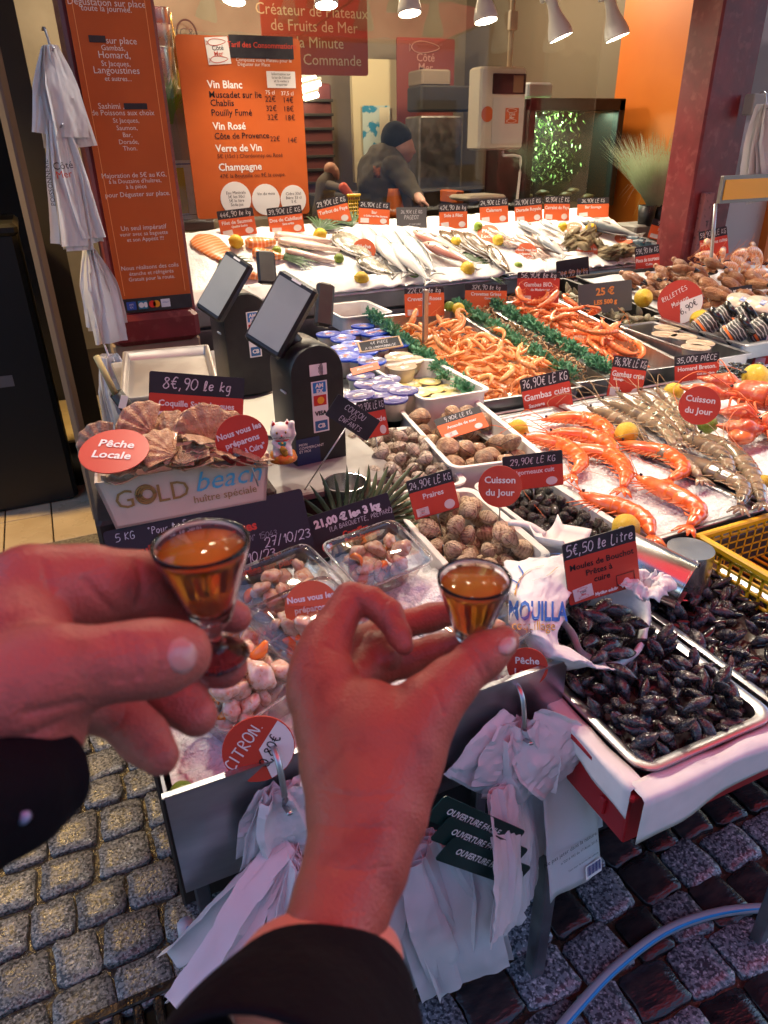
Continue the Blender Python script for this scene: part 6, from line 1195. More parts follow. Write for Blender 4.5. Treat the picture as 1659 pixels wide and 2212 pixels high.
# mussel sack
M_sack = mat('white_sack', (.80, .78, .78), .55, col2=(.72, .70, .71), vs=25, bump=.002, bs=35)
def crumple(V, amp, f, s_): return V+amp*np.array([noise.noise_vector(Vector(p)*f+Vector((s_, 0, 0)))[:] for p in V])
ms = thing('mussel_sack', 'torn white mussel sack with blue lettering, spilling mussels', 'sack', P(1215, 1330, .80))
so_ = P(1215, 1330, .80)
def loc_(u, v, z): return P(u, v, z)-so_
sk = [[(1195, 1195), (1245, 1190), .905], [(1090, 1215), (1250, 1240), .915], [(1085, 1280), (1225, 1300), .91], [(1100, 1350), (1210, 1385), .885], [(1140, 1400), (1290, 1430), .86], [(1215, 1445), (1350, 1440), .835]]
def sackf(a, b):
    k = b*(len(sk)-1); i = min(int(k), len(sk)-2); f = k-i; A, B = sk[i], sk[i+1]; z = A[2]*(1-f)+B[2]*f
    l = np.array(A[0])*(1-f)+np.array(B[0])*f; r = np.array(A[1])*(1-f)+np.array(B[1])*f; q = l*(1-a)+r*a
    return loc_(q[0], q[1], z+.022*math.sin(PI*a)*1.0)
V, Fc = grid(sackf, 60, 70); V = crumple(V, .010, 14, 1); V = crumple(V, .005, 42, 3); V = crumple(V, .0015, 130, 6); _fs = V.copy(); MB().add(solid((V, Fc), -.0008)).build('front_sheet', M_sack, ms)
rimp = [(1205, 1300, .865), (1232, 1360, .84), (1262, 1405, .828), (1310, 1435, .822), (1352, 1420, .822), (1378, 1385, .828), (1392, 1340, .84), (1385, 1300, .86), (1330, 1275, .875), (1260, 1270, .88)]
rp = curve_pts([loc_(*q) for q in rimp]+[loc_(*rimp[0])], 6); cm = rp.mean(0); 
def rimf(a, b): q = rp[int(round(a*(len(rp)-1)))]; d = q-cm; return q+d*(-.10+.28*b)+np.array((0, 0, .018*math.sin(PI*b)-.03*(1-b)))
V, Fc = grid(rimf, len(rp), 7); V = crumple(V, .006, 30, 5); MB().add(solid((V, Fc), .0008)).build('mouth_edge', M_sack, ms)
def knotf(a, b): an = a*2*PI; r = .010+.030*b**1.2*(1+.10*math.sin(an*7)+.25*noise.noise((math.cos(an)*3, math.sin(an)*3, b*2))); return loc_(1392, 1290, .89)+np.array((r*math.cos(an), r*math.sin(an)*.9, .034*math.sin(b*2.4)+.012*noise.noise((math.cos(an)*4, math.sin(an)*4, 7))*b))
V, Fc = grid(knotf, 90, 16); V = crumple(V, .010, 55, 8); V = crumple(V, .005, 120, 2); MB().add(solid((V, Fc), .0007)).build('gathered_neck', M_sack, ms)
# lettering printed on the sack, draped onto the sheet
def drape(VF, U0, V0, du, dv, slope, lift=.0035):
    V, Fc = VF; o = []
    for x, _, z in V:
        u, v = U0+x*du, V0-z*dv-x*du*slope; best = P(u, v, .9)-so_
        for zz in np.linspace(.97, .82, 110):
            q = P(u, v, zz)-so_; d = _fs-q; j = np.argmin(d[:, 0]**2+d[:, 1]**2)
            if q[2] <= _fs[j, 2]+lift: best = q; break
        o.append(best)
    return np.array(o), Fc
M_bl = mat('print_blue', (.02, .13, .50), .5); M_og = mat('print_ochre', (.62, .36, .05), .5)
for s_, u, v, sz, m_, bold, sx in (('MOUILLA', 1098, 1338, 58, M_bl, .03, .52), ('coquillage', 1105, 1360, 30, M_og, .0, .80)):
    VF = text(s_, 1, 'LEFT', bold, sx); MB().add(drape(VF, u, v, sz, sz, .0-.02)).build('lettering', m_, ms, smooth=False)
for pts_, m_ in (([(1112, 1285), (1118, 1262), (1132, 1240), (1150, 1228), (1175, 1222)], M_og), ([(1100, 1250), (1120, 1262), (1110, 1275)], M_bl), ([(1120, 1222), (1130, 1240), (1120, 1252)], M_bl), ([(1150, 1208), (1180, 1198), (1210, 1196)], M_bl), ([(1150, 1255), (1180, 1245), (1205, 1225)], M_og)):
    q = curve_pts([(u, 0, v) for u, v in pts_], 5); n_ = np.array([0, 0, 0]); V = []; 
    for i in range(len(q)): V += [(q[i][0]-1.6, 0, -q[i][2]), (q[i][0]+1.6, 0, -q[i][2]+1.2)]
    Fc = [(2*i, 2*i+1, 2*i+3, 2*i+2) for i in range(len(q)-1)]; MB().add(drape((np.array(V), Fc), 0, 0, 1, 1, 0)).build('printed_line', m_, ms, smooth=False)
for i, (u, v, z, a) in enumerate(((1250, 1300, .885, 0), (1300, 1310, .885, 20), (1285, 1330, .878, -40), (1265, 1345, .872, 60), (1330, 1318, .876, -20), (1276, 1385, .858, 30), (1320, 1395, .848, 10), (1342, 1410, .842, -10), (1296, 1418, .842, 15), (1355, 1360, .852, 70), (1245, 1325, .876, 80), (1310, 1355, .862, -60), (1372, 1345, .852, 100))):
    o = obj('mussel', ME_mus[i % 2], None, P(u, v, z), (rnd.uniform(-.4, .4), rnd.uniform(-.4, .4), rad(a)), .028); tag(o, 'dark mussel lying in the mouth of the white sack', 'mussel', 'mussels in the sack')
# hose
M_hose = mat('hose_grey', (.30, .33, .38), .35); M_stripe = mat('hose_blue', (.01, .26, .60), .35)
hsx = thing('hose', 'grey water hose with blue stripe lying on the cobbles', 'hose', (0, 0, 0))
hq = curve_pts([P(1180, 2260, .014), P(1240, 2185, .014), P(1330, 2090, .014), P(1440, 2010, .014), P(1560, 1970, .014), P(1700, 1958, .014)], 14)
MB().add(loft(hq, .0105, 14)).build('tube', M_hose, hsx); MB().add(loft(hq+np.array((.003, -.006, .0052)), (.0042), 6)).build('stripe', M_stripe, hsx)
hs2 = thing('hose', 'grey hose with blue stripe hanging behind the left bag bundle', 'hose', (0, 0, 0), group='hoses')
hq = curve_pts([np.array((-.012, .67, .60)), np.array((-.018, .68, .45)), np.array((-.012, .69, .2)), np.array((.02, .70, .02)), np.array((.10, .72, .013))], 8)
MB().add(loft(hq, .011, 12)).build('tube', mat('hose_pale', (.55, .56, .55), .4), hs2); MB().add(loft(hq+np.array((.003, -.0085, 0.001)), .0035, 6)).build('stripe', M_stripe, hs2)
# ================================================================== payment terminals
M_scr = mat('screen_sky_grey', (.22, .23, .21), .12, col2=(.30, .31, .28), vs=5, coat=.6, rough2=.25)  # screen grey lightened to stand in for reflected sky
def till(label, base, yaw_b, bw, bh, bd, scr, sd_, back, stickers):
    t = thing('payment_terminal', label, 'terminal', base, (0, 0, rad(yaw_b)), 'payment terminals'); n = 14
    arch = [(bw/2*math.cos(a), bh-bw/2+bw/2*math.sin(a)) for a in np.linspace(0, PI, n)]; o = [(bw/2, 0)]+arch+[(-bw/2, 0)]
    def ring(y, k): return [(x*k, y, z*k+bh*.0+(1-k)*bh*.5) for x, z in o]
    MB().add(rings([ring(bd, .97), ring(bd-.006, 1), ring(.006, 1), ring(0, .97)])).build('body', M_black, t, edge=35)
    MB().add(box(.004, .03, .004, (-bw/2-.001, bd*.35, bh*.62))).build('slot_light', mat('slot_white', (.6, .6, .6), .3), t, smooth=False)
    for s_ in stickers:
        x, z, w, h, kind = s_; q = MB().add(plate(w*bw, h*bh, .0008, .001)).build('sticker', M_white if kind != 'blue' else mat('sticker_navy', (.02, .03, .10), .4), t, loc=(x*bw, -.0008, z*bh), smooth=False)
        if kind == 'nfc':
            for k in range(4): MB().add(loft([(math.cos(a)*(.1+.07*k)*w*bw-.06*w*bw, -.0012, math.sin(a)*(.1+.07*k)*w*bw*2) for a in np.linspace(-.8, .8, 7)], .0007, 4)).build('wave_mark', M_ink, q)
        elif kind == 'cards':
            for k, (tx, c1, c2) in enumerate((('AM\nEX', (.02, .2, .55), M_white), ('', (.55, .02, .02), M_white), ('VISA', None, M_ink), ('CB', (.03, .12, .3), M_white))):
                z_ = (.38-.25*k)*h*bh
                if c1: MB().add(plate(w*bw*.8, h*bh*.20, .0006, .001, (0, -.001, z_))).build('badge', mat('badge%d' % k, c1, .4), q, smooth=False)
                if k == 1: MB().add(disc(h*bh*.07, .0006, 18)).build('badge', mat('badge_gold', (.8, .4, .03), .4), q, loc=(.012*bw, -.0016, z_), smooth=False)
                if tx: MB().add(text(tx, h*bh*(.11 if k == 0 else .12), bold=.0006)).build('lettering', c2, q, loc=(0, -.0018, z_-(.0 if k == 0 else .04*h*bh)), smooth=False)
        elif kind == 'blue': MB().add(text('MON\nCOMMERÇANT\nET MOI', h*bh*.13, 'LEFT')).build('lettering', M_white, q, loc=(-w*bw*.4, -.001, h*bh*.25), smooth=False)
    inv = T4(base, Matrix.Rotation(rad(yaw_b), 3, 'Z')).inverted()
    for (BL, BR, TL, dist, yw, ln, nm, thick) in (scr, back):
        c, R, w, h = frame_px(BL, BR, TL, ('d', dist), yw, ln); M = inv@T4(c, R)
        s_ = MB().add(bbox(w, thick, h, .006, (0, thick/2, h/2))).build(nm, M_black, t, smooth=False); s_.matrix_local = M
        if nm == 'screen': MB().add(plate(w*.86, h*.84, .001, .002, (0, -.0008, h*.5))).build('display', M_scr, s_, smooth=False); MB().add(plate(w*.25, h*.03, .0008, .001, (-.0*w, -.001, h*.955))).build('name_label', M_white, s_, smooth=False)
    MB().add(loft([(-.01, bd*.5, bh*.9), (-.05, bd*.6, bh*1.1)], .022, 10)).build('neck', M_black, t)
pb = P(697, 1004, .88)
till('near black payment terminal with card logos and tilted screen', pb, 4, .128, .285, .13, ((523, 728), (600, 777), (571, 557), 1.60, 40, 24, 'screen', .028), 0, ((681, 700), (719, 707), (652, 598), 1.84, 0, 30, 'customer_display', .022), ((.02, .80, .32, .09, 'nfc'), (.02, .50, .30, .42, 'cards'), (-.26, .14, .45, .24, 'blue')))
pb2 = P(550, 853, .90)
till('rear black payment terminal, half hidden by the near screen', pb2, 4, .135, .29, .14, ((419, 661), (470, 696), (467, 522), 2.02, 40, 24, 'screen', .03), 0, ((560, 610), (600, 612), (520, 536), 2.25, 0, 30, 'customer_display', .022), ((.12, .60, .26, .44, 'cards'),))
# counter under tills
ct = thing('service_counter', 'dark service counter carrying the payment terminals', 'counter', (.38, 1.95, 0))
MB().add(bbox(.46, 1.25, .87, .008, (.0, 0, .435))).build('cabinet', mat('counter_dark', (.05, .035, .028), .5), ct, smooth=False)
MB().add(bbox(.50, 1.28, .02, .004, (.0, 0, .88))).build('top', mat('grey_top', (.30, .27, .26), .4, col2=(.24, .22, .2), vs=20), ct, smooth=False)
bs_ = MB().add(bbox(.31, .27, 1.0, .006)).build('box_support', mat('dark_wood', (.045, .028, .02), .6, col2=(.03, .018, .013), vs=8, stretch=(6, 6, 1)), loc=(.14, 1.27, .50), smooth=False); tag(bs_, 'dark wooden block under the scallop box', 'block')
# steel tray and paper on the counter
o, _m = tray('steel_tray', 'shallow steel tray behind the scallop card', .14, .42, 2.05, 2.5, .90, .03, mat('dull_steel', (.5, .47, .45), .4, .8, rough2=.5, vs=10), r=.01, slope=3, rotz=-8)
pq = MB().add(solid(grid(lambda a, b: ((a-.5)*.16, (b-.5)*.26, .012+.01*math.sin(a*5+b*3)+.03*max(0, b-.7)), 12, 14), .0006)).build('paper_sheet', mat('wax_paper', (.62, .58, .46), .5), loc=P(540, 905, .90), rot=(0, 0, -.4)); tag(pq, 'sheets of waxed paper between the terminals and the cat', 'paper')
br = thing('scraper', 'yellow handled black scraper leaning at the counter end', 'tool', P(262, 905, .92)); MB().add(loft([(-.03, 0, .17), (.0, 0, .06)], .008, 8)).build('handle', mat('old_wood', (.45, .36, .16), .6), br); MB().add(loft([(.0, 0, .07), (.05, 0, -.04)], (.018), 10)).build('grip', M_black, br)
MB().add(plate(.018, .035, .001, .001)).build('barcode_label', M_white, br, loc=(.012, -.019, .05), rot=(0, .4, 0), smooth=False)
# ================================================================== scallop box
c, R, w, h = frame_px((236, 1146), (588, 1078), (196, 1046), ('z', 1.0), 4, 6)
M_box = mat('pale_board', (.74, .56, .44), .6, col2=(.68, .50, .39), vs=6, bump=.0003, bs=80)
sb = thing('oyster_box', 'pale wooden oyster box with gold and blue lettering, full of scallops', 'box', c, R.to_euler()); D_ = .17
def slab(p, t=.004): return solid((np.array(p), [(0, 1, 2, 3)]), t)
wb = w*.46; wt = w*.52
MB().add(slab([(-wb, 0, 0), (wb, 0, 0), (wt, -.0, h), (-wt, -.0, h)], .005)).build('front_board', M_box, sb, smooth=False)
MB().add(slab([(wb, D_, 0), (-wb, D_, 0), (-wt, D_+.01, h), (wt, D_+.01, h)], .005)).build('back_board', M_box, sb, smooth=False)
MB().add(slab([(-wb, D_, 0), (-wb, 0, 0), (-wt, 0, h), (-wt, D_+.01, h)], .005)).build('side_board', M_box, sb, smooth=False); MB().add(slab([(wb, 0, 0), (wb, D_, 0), (wt, D_+.01, h), (wt, 0, h)], .005)).build('side_board', M_box, sb, smooth=False)
MB().add(slab([(-wb, 0, .004), (wb, 0, .004), (wb, D_, .004), (-wb, D_, .004)])).build('bottom_board', M_box, sb, smooth=False)
M_gold = mat('print_brown', (.36, .20, .06), .5); M_sky = mat('print_skyblue', (.12, .42, .62), .5)
for s_, sz, x, z, m_, sh in (('G', .046, -.105, .034, M_gold, 0), ('LD', .046, -.026, .034, M_gold, 0), ('beach', .050, .068, .040, M_sky, .35), ('huître spéciale', .019, .060, .020, M_gold, 0)): MB().add(text(s_, sz*w/.28, shear=sh)).build('lettering', m_, sb, loc=(x*w/.28, -.0015, z*w/.28), smooth=False)
for k in range(3): MB().add(loft([(math.cos(a)*(.015-.0025*k)-.068+.0015*k, -.0016, math.sin(a)*(.015-.0025*k)+.050) for a in np.linspace(0, 2*PI, 26)], .0022, 4)).build('ring_mark', M_gold, sb)
# scallop shells
def scal(flat):
    def f(a, b):
        th = (a-.5)*2.35; r = .04+.96*b; rr = r*(1+.010*math.cos(th*15)*b)*(1-.10*abs(a-.5)*2); x, y = rr*math.sin(th), rr*math.cos(th)-.45
        z = flat*.30*math.sin(min(1, b*1.05)*PI*.52+.55)*math.cos((a-.5)*2.2)+.034*math.cos(th*15)*b; return (x, y, z)
    return solid(grid(f, 66, 14), .03)
def ears(s_): return solid((np.array([(-.42, -.42, 0), (.42, -.42, 0), (.34, -.20, .05*s_), (-.34, -.20, .05*s_)]), [(0, 1, 2, 3)]), .03)
M_sc1 = mat('scallop_shell', (.28, .145, .08), .45, wave=((.46, .32, .2), 1.0, 'Y', 3, .5, .9), col2=(.46, .27, .14), vs=4, col3=(.44, .28, .17), v3=9, rv=.2, bump=.003, bs=18, coat=.2); M_sc2 = mat('scallop_underside', (.62, .42, .26), .45, col2=(.46, .28, .15), vs=4, rv=.15, bump=.003, bs=18)
b = MB().add(scal(.55), 0).add(ears(1), 0); V, Fc = scal(-1.0); b.add((V-np.array((0, 0, .03)), Fc), 1); ME_sc = b.mesh('scallop', [M_sc1, M_sc2])
for i, (u, v, d, rx, ry, rz, s, lb) in enumerate(((442, 918, 1.255, 66, 4, 8, .066, 'large scallop standing upright, ribbed face to the viewer'), (300, 915, 1.27, 52, -30, 30, .060, 'scallop leaning at the back left of the box'), (432, 955, 1.205, 12, 14, 80, .056, 'yellowish scallop lying open in the middle of the box'), (345, 970, 1.19, 30, -14, 50, .058, 'pinkish scallop lying at the centre front'), (495, 925, 1.28, 46, 26, -20, .056, 'scallop behind the red round tag'),
                                              (262, 1014, 1.185, 10, 6, 75, .054, 'flat scallop lying under the oval tag'), (206, 955, 1.26, 45, -50, 10, .05, 'weedy scallop at the left corner of the box'), (545, 985, 1.215, 14, 25, 15, .05, 'scallop at the right end behind the box front'), (405, 988, 1.185, 14, -10, -40, .054, 'dark scallop low in the middle of the box'), (300, 985, 1.21, 18, 12, 140, .056, 'scallop low at left beneath the others'), (480, 985, 1.205, 20, 10, 100, .054, 'pale scallop low at right beside the tag'), (375, 925, 1.28, 40, 10, -30, .056, 'brown scallop behind the upright one'))):
    tag(obj('scallop', ME_sc, None, Pd(u, v, d), (rad(rx), rad(ry), rad(rz)), s), lb, 'scallop', 'scallops in the wooden box')
# ================================================================== lucky cat
pc = P(612, 992, .955); cs = .098/1.0
ca = thing('lucky_cat', 'white waving lucky cat figurine with red collar on a gold base', 'figurine', pc, (0, 0, rad(-14)))
def sc3(a): return tuple(np.array(a)*cs)
def prim(a, b, ra, rb, k=.05): return (sc3(a), sc3(b), ra*cs, rb*cs, k*cs, 0)
M_cat = mat('cat_white', (.80, .74, .70), .22, coat=.6); M_cr = mat('cat_red', (.6, .02, .03), .3, coat=.4); M_cg = mat('cat_gold', (.72, .36, .04), .3, .3, col2=(.6, .12, .04), vs=90, bump=.002, bs=150); M_ct = mat('cat_teal', (.08, .42, .42), .3, .4)
MB().add(lathe([(.30*cs, 0), (.31*cs, .03*cs), (.27*cs, .16*cs), (.2*cs, .19*cs)], 24)).build('base', M_cg, ca)
pr = [prim((0, 0, .28), (0, 0, .40), .21, .17, .06), prim((-.12, -.10, .22), (-.14, -.16, .17), .09, .07), prim((.12, -.10, .22), (.14, -.16, .17), .09, .07), prim((0, -.02, .66), (0, -.02, .66), .20, .20, .05), prim((-.06, -.02, .63), (.06, -.02, .63), .17, .17, .05), prim((-.14, 0, .78), (-.15, 0, .90), .075, .018, .03), prim((.14, 0, .78), (.15, 0, .90), .075, .018, .03),
      prim((.15, -.02, .40), (.25, -.04, .58), .07, .065, .04), prim((.25, -.04, .58), (.24, -.06, .82), .06, .055, .04), prim((.24, -.08, .84), (.24, -.09, .84), .065, .06, .03), prim((-.15, -.06, .42), (-.08, -.18, .36), .075, .06, .04), prim((0, -.18, .62), (0, -.19, .62), .055, .05, .04)]
MB().add(smooth_vf(sdf_mesh(pr, .0022, .004), 1)).build('body', M_cat, ca)
MB().add(lathe([(.165*cs, -.02*cs), (.19*cs, 0), (.165*cs, .02*cs)], 24, False, False)).build('collar', M_cr, ca, loc=sc3((0, -.01, .485)))
MB().add(ell(.09*cs, .03*cs, .075*cs, 14, 8)).build('bib', M_ct, ca, loc=sc3((0, -.175, .43))); MB().add(ell(.03*cs, .03*cs, .03*cs, 10, 8)).build('bell', mat('bell_gold', (.8, .5, .08), .2, .6), ca, loc=sc3((0, -.21, .455)))
co_ = MB().add(ell(.075*cs, .02*cs, .125*cs, 16, 10)).build('coin', mat('bell_gold'), ca, loc=sc3((.02, -.235, .28)), rot=(rad(-12), rad(-24), 0)); MB().add(text('千万両', .06*cs)).build('lettering', M_ink, co_, loc=(0, -.022*cs, -.02*cs), smooth=False)
for sx in (-1, 1):
    MB().add(ell(.030*cs, .012*cs, .036*cs, 10, 8)).build('eye', mat('cat_eye', (.5, .32, .05), .2), ca, loc=sc3((sx*.085, -.195, .68))); MB().add(ell(.014*cs, .008*cs, .026*cs, 8, 6)).build('pupil', M_ink, ca, loc=sc3((sx*.085, -.206, .68)))
    MB().add(ell(.038*cs, .012*cs, .06*cs, 10, 8)).build('inner_ear', M_cr, ca, loc=sc3((sx*.145, -.055, .82)), rot=(0, rad(-sx*8), 0))
    for k in range(3): MB().add(loft([sc3((sx*.09, -.195, .615-.02*k)), sc3((sx*.19, -.12, .63-.045*k))], .0005, 4)).build('whisker', M_ink, ca)
    MB().add(loft(curve_pts([sc3((0, -.245, .60)), sc3((sx*.03, -.235, .575)), sc3((sx*.06, -.215, .58))], 4), .0006, 4)).build('mouth_line', M_ink, ca)
MB().add(ell(.022*cs, .014*cs, .016*cs, 8, 6)).build('nose', M_cr, ca, loc=sc3((0, -.243, .63)))
# steel pot with palm leaves below the chalkboard
pt = thing('steel_pot', 'steel pot below the slanted chalkboard, ringed by palm blades', 'pot', P(748, 1100, .87)); MB().add(rings([[(k*math.cos(a), k*math.sin(a), z) for a in np.linspace(0, 2*PI, 30, endpoint=False)] for k, z in ((.040, 0), (.043, .004), (.045, .06), (.047, .063), (.043, .063), (.040, .006))])).build('pot', mat('polished_steel'), pt, edge=50)
pbase = P(735, 1150, .87)
palm('large palm leaf fanning up from behind the dark price card', pbase, np.array((.15, .0, 1.0)), np.array((.1, -1, .2)), 13, .15, 2.4); palm('palm leaf fanning right over the white tray edge', pbase+np.array((.06, .02, -.01)), np.array((.9, .1, .55)), np.array((0, -.6, .8)), 11, .17, 1.5)
# ================================================================== bundles of white carrier bags
M_bag = mat('bag_plastic', (.86, .86, .87), .38, col2=(.80, .80, .82), vs=9, rv=.05, bump=.0012, bs=40)
_n = M_bag.node_tree.nodes; _l = M_bag.node_tree.links; _t = _n.new('ShaderNodeBsdfTranslucent'); _t.inputs[0].default_value = (.80, .79, .80, 1); _x = _n.new('ShaderNodeMixShader'); _x.inputs[0].default_value = .38
_l.new(_n['Principled BSDF'].outputs[0], _x.inputs[1]); _l.new(_t.outputs[0], _x.inputs[2]); _l.new(_x.outputs[0], _n['Material Output'].inputs[0])
def leaf(W, L, top, curl, fold, seed, pinch=.25, nb=22, na=27, strap=True):
    r = random.Random(seed); cr_ = sorted(r.random() for _ in range(5)); dp = [r.uniform(-1, 1) for _ in range(7)]; sl_ = [r.uniform(-.25, .25) for _ in range(5)]; kx = r.uniform(-.06, .06)
    def f(a, b):
        w = W*(pinch+(1-pinch)*min(1, b*2.2)**.8); x = (a-.5)*w+kx*L*b*b; z = -L*b
        ks = [0]+[min(.98, max(.02, c+s_*(b-.3))) for c, s_ in zip(cr_, sl_)]+[1]
        y = -curl*math.sin(b*PI*.55)+fold*1.5*np.interp(a, sorted(ks), dp)*(1.15-.6*b)+.006*noise.noise((a*3+seed, b*3, 2))+.0035*noise.noise((a*9+seed, b*13, 5)); return (x, y, z)
    return solid(grid(f, na, nb), .0006)
_bagn = [0]
def bundle(name_label, hook, n, W, L, yaw, fan=(-20, 20), curl=.05, fold=.012, seed=1, hookm=True, header=None, pinch=.25, dy=.004, printed=None, group='bundles of white carrier bags', lscale=(.8, 1.05)):
    t = thing('bag_bundle', name_label, 'bags', hook, (0, 0, rad(yaw)), group); r = random.Random(seed)
    for i in range(n):
        a = fan[0]+(fan[1]-fan[0])*(i/(max(1, n-1)))+r.uniform(-4, 4); k = r.uniform(*lscale)
        o = MB().add(leaf(W*r.uniform(.85, 1.1), L*k, 0, curl*r.uniform(.6, 1.3), fold, seed*10+i, pinch)).build('bag', M_bag, t, edge=22, loc=(0, -i*dy, 0), rot=(rad(r.uniform(-4, 4)), rad(-a), rad(r.uniform(-14, 14))))
    if hookm: MB().add(loft(curve_pts([(0, .03, .045), (0, .012, .052), (0, -.006, .04), (0, -.012-n*dy*.3, .0), (0, -.004-n*dy*.6, -.02), (0, -.02-n*dy, -.01)], 6), [(.004, .0022)]*31, 8)).build('hook', M_steel, t)
    return t
fy = .645
hk = P(597, 1652, .862); b1 = bundle('bundle of white bags on the left hook of the ice box, fanned left', (hk[0], fy-.012, .835), 4, .10, .10, 0, (-12, 12), .018, .006, 3, True, pinch=.6, lscale=(.9, 1.2))
r_ = random.Random(5)
for i in range(11):
    a = 56-i*6.5; MB().add(leaf(.085*r_.uniform(.7, 1.2), .20*r_.uniform(.85, 1.1), 0, .05, .014, 50+i, .2)).build('bag', M_bag, b1, edge=22, loc=(.0, -.012-.005*i, -.085), rot=(rad(r_.uniform(-5, 5)), rad(a), rad(r_.uniform(-16, 16))))
hk2 = (.492, fy-.012, .80)
b2_ = bundle('bundle of white bags on the right hook of the ice box, with barcode', hk2, 5, .13, .11, -8, (-42, 42), .03, .008, 8, True, pinch=.6, lscale=(.8, 1.1))
for i in range(9):
    a = 16-i*1.5; MB().add(leaf(.075, .235*r_.uniform(.9, 1.05), 0, .035, .004, 90+i, .8)).build('bag', M_bag, b2_, edge=22, loc=(-.05+.006*i, -.05+.007*i, -.075-.004*i), rot=(rad(-6), rad(a), rad(34)))
for i in range(4): MB().add(leaf(.13, .27-.02*i, 0, .02, .006, 120+i, .75)).build('bag', M_bag, b2_, edge=22, loc=(.055+.012*i, .0+.008*i, -.05), rot=(rad(3), rad(-5-3*i), rad(-6)))
pr_ = thing('printed_bag', 'white bag with recycling notice and barcode, right of its bundle', 'bags', (.575, .578, .585), (rad(-14), rad(2), rad(8)))
MB().add(solid(grid(lambda a, b: ((a-.5)*.115, .004*math.sin(a*7)+.003*noise.noise((a*4, b*4, 0)), (b-.5)*.22), 14, 18), .0008)).build('sheet', M_bag, pr_)
for s_, z, sz in (('Ne pas jeter dans la nature.', -.030, .0105), ('n°2015-992 du 17 Août 2015.', -.044, .0068), ('Tenir hors de portée des enfants.', -.066, .005)): MB().add(text(s_, sz, 'RIGHT')).build('lettering', M_ink, pr_, loc=(.045, -.0075, z), smooth=False)
bc = MB().add(plate(.036, .026, .0005, .001)).build('barcode_label', M_white, pr_, loc=(.032, -.0075, -.090), smooth=False)
for k in range(12): MB().add(plate(.0006+.0012*((k*7) % 3)/2, .018, .0004, .0001, (-.014+k*.0026, -.0007, .002))).build('bar', mat('barcode_blue', (.02, .04, .2), .5), bc, smooth=False)
b3 = bundle('bundle of white bags under dark green header cards, behind the arm', (.33, fy-.03, .66), 7, .14, .30, -4, (-14, 22), .03, .012, 21, False, pinch=.7)
M_hdr = mat('header_green', (.006, .03, .026), .3)
for i in range(3):
    hd = MB().add(plate(.20, .042, .0012, .006)).build('header_card', M_hdr, b3, loc=(.06+.006*i, -.045-.004*i, .045-.038*i), rot=(0, rad(46), rad(4)), smooth=False)
    MB().add(text('OUVERTURE FACILE', .014, bold=.0003)).build('lettering', M_white, hd, loc=(-.012, -.0012, -.002), smooth=False); MB().add(disc(.006, .002, 14)).build('tab', mat('tab_pink', (.6, .42, .42), .5), hd, loc=(.066, -.001, -.006), smooth=False)
# bundles at the pillar and column
bundle('upper bundle of white bags hanging left of the orange banner', np.array(PY(104, 100, 2.86)), 8, .10, .29, 10, (-6, 3), .03, .008, 31, pinch=.35, dy=.006, lscale=(.85, 1.05))
bw_ = bundle('long bundle of printed white bags left of the orange banner', np.array(PY(120, 262, 2.82)), 9, .10, .38, 12, (-5, 3), .03, .010, 36, pinch=.55, dy=.006, lscale=(.9, 1.02))
bundle('short bundle of white bags in the middle left of the pillar', np.array(PY(190, 535, 2.84)), 6, .11, .31, 10, (-6, 4), .04, .016, 41, pinch=.25, dy=.006)
bundle('lowest bundle of white bags left of the pillar base', np.array(PY(228, 765, 2.75)), 8, .12, .31, 16, (-4, 8), .03, .012, 51, pinch=.5, dy=.007)
bundle('bundle of white bags hanging at the right edge by the column', np.array(PY(1648, 225, 2.72)), 6, .14, .42, -10, (-4, 10), .04, .012, 61, pinch=.25, dy=.006)
for tx_, u, v, sz, ro, m_ in (('POISSONNERIE', 112, 395, .020, -88, M_ink), ('Côté', 138, 365, .030, -4, M_ink), ('Mer', 140, 384, .030, -4, M_printred)):
    lp = PY(u, v, 2.70); o = MB().add(text(tx_, sz)).build('lettering', m_, bw_, smooth=False); o.matrix_local = bw_.matrix_basis.inverted()@T4(lp, Euler((0, rad(ro), rad(12))).to_matrix())
# ================================================================== shop interior
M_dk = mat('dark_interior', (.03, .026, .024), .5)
wp = thing('person', 'worker in black knit cap, olive jacket and orange apron, bending over the counter', 'person', Pd(845, 470, 4.7)); w0 = Pd(845, 470, 4.7)
def S(u, v, d=0): return tuple(Pd(u, v, 4.7+d)-w0)
k_ = 4.7/F_PX
def pw(a, b, ra, rb, k=.03, g=0): return (S(*a), S(*b), ra*k_, rb*k_, k, g)
body = [pw((835, 440), (828, 390), 50, 50), pw((828, 390), (826, 350), 48, 36), pw((826, 350), (852, 335), 32, 16), pw((800, 365), (850, 362, -.05), 26, 26), pw((852, 362, -.16), (878, 398, -.18), 22, 17, .02), pw((878, 398, -.18), (902, 426, -.3), 16, 11, .02), pw((800, 362, .1), (795, 410, .12), 20, 18, .02), pw((836, 470), (838, 560), 46, 42), pw((818, 550), (812, 860), 26, 17, .02), pw((862, 550), (866, 860), 26, 17, .02)]
_v = smooth_vf(sdf_mesh(body, .010, .03), 2); _v = (crumple(crumple(_v[0], .016, 8, 2), .007, 24, 5), _v[1])
MB().add(_v).build('jacket', mat('olive_jacket', (.085, .068, .045), .8, bump=.004, bs=14), wp)
head = [pw((864, 308), (869, 320), 23, 23, .01), pw((872, 330), (876, 338), 17, 12, .02), pw((890, 324), (895, 328), 5, 3.5, .01), pw((852, 335), (850, 350), 15, 17, .02), pw((848, 326), (847, 332), 6, 5, .006)]
MB().add(smooth_vf(sdf_mesh(head, .005, .02), 1)).build('head', mat('skin_far', (.50, .27, .20), .5, sss=.0), wp)
hat = [pw((853, 294), (860, 298), 26, 26, .02), pw((844, 306), (858, 302), 18, 19, .02)]
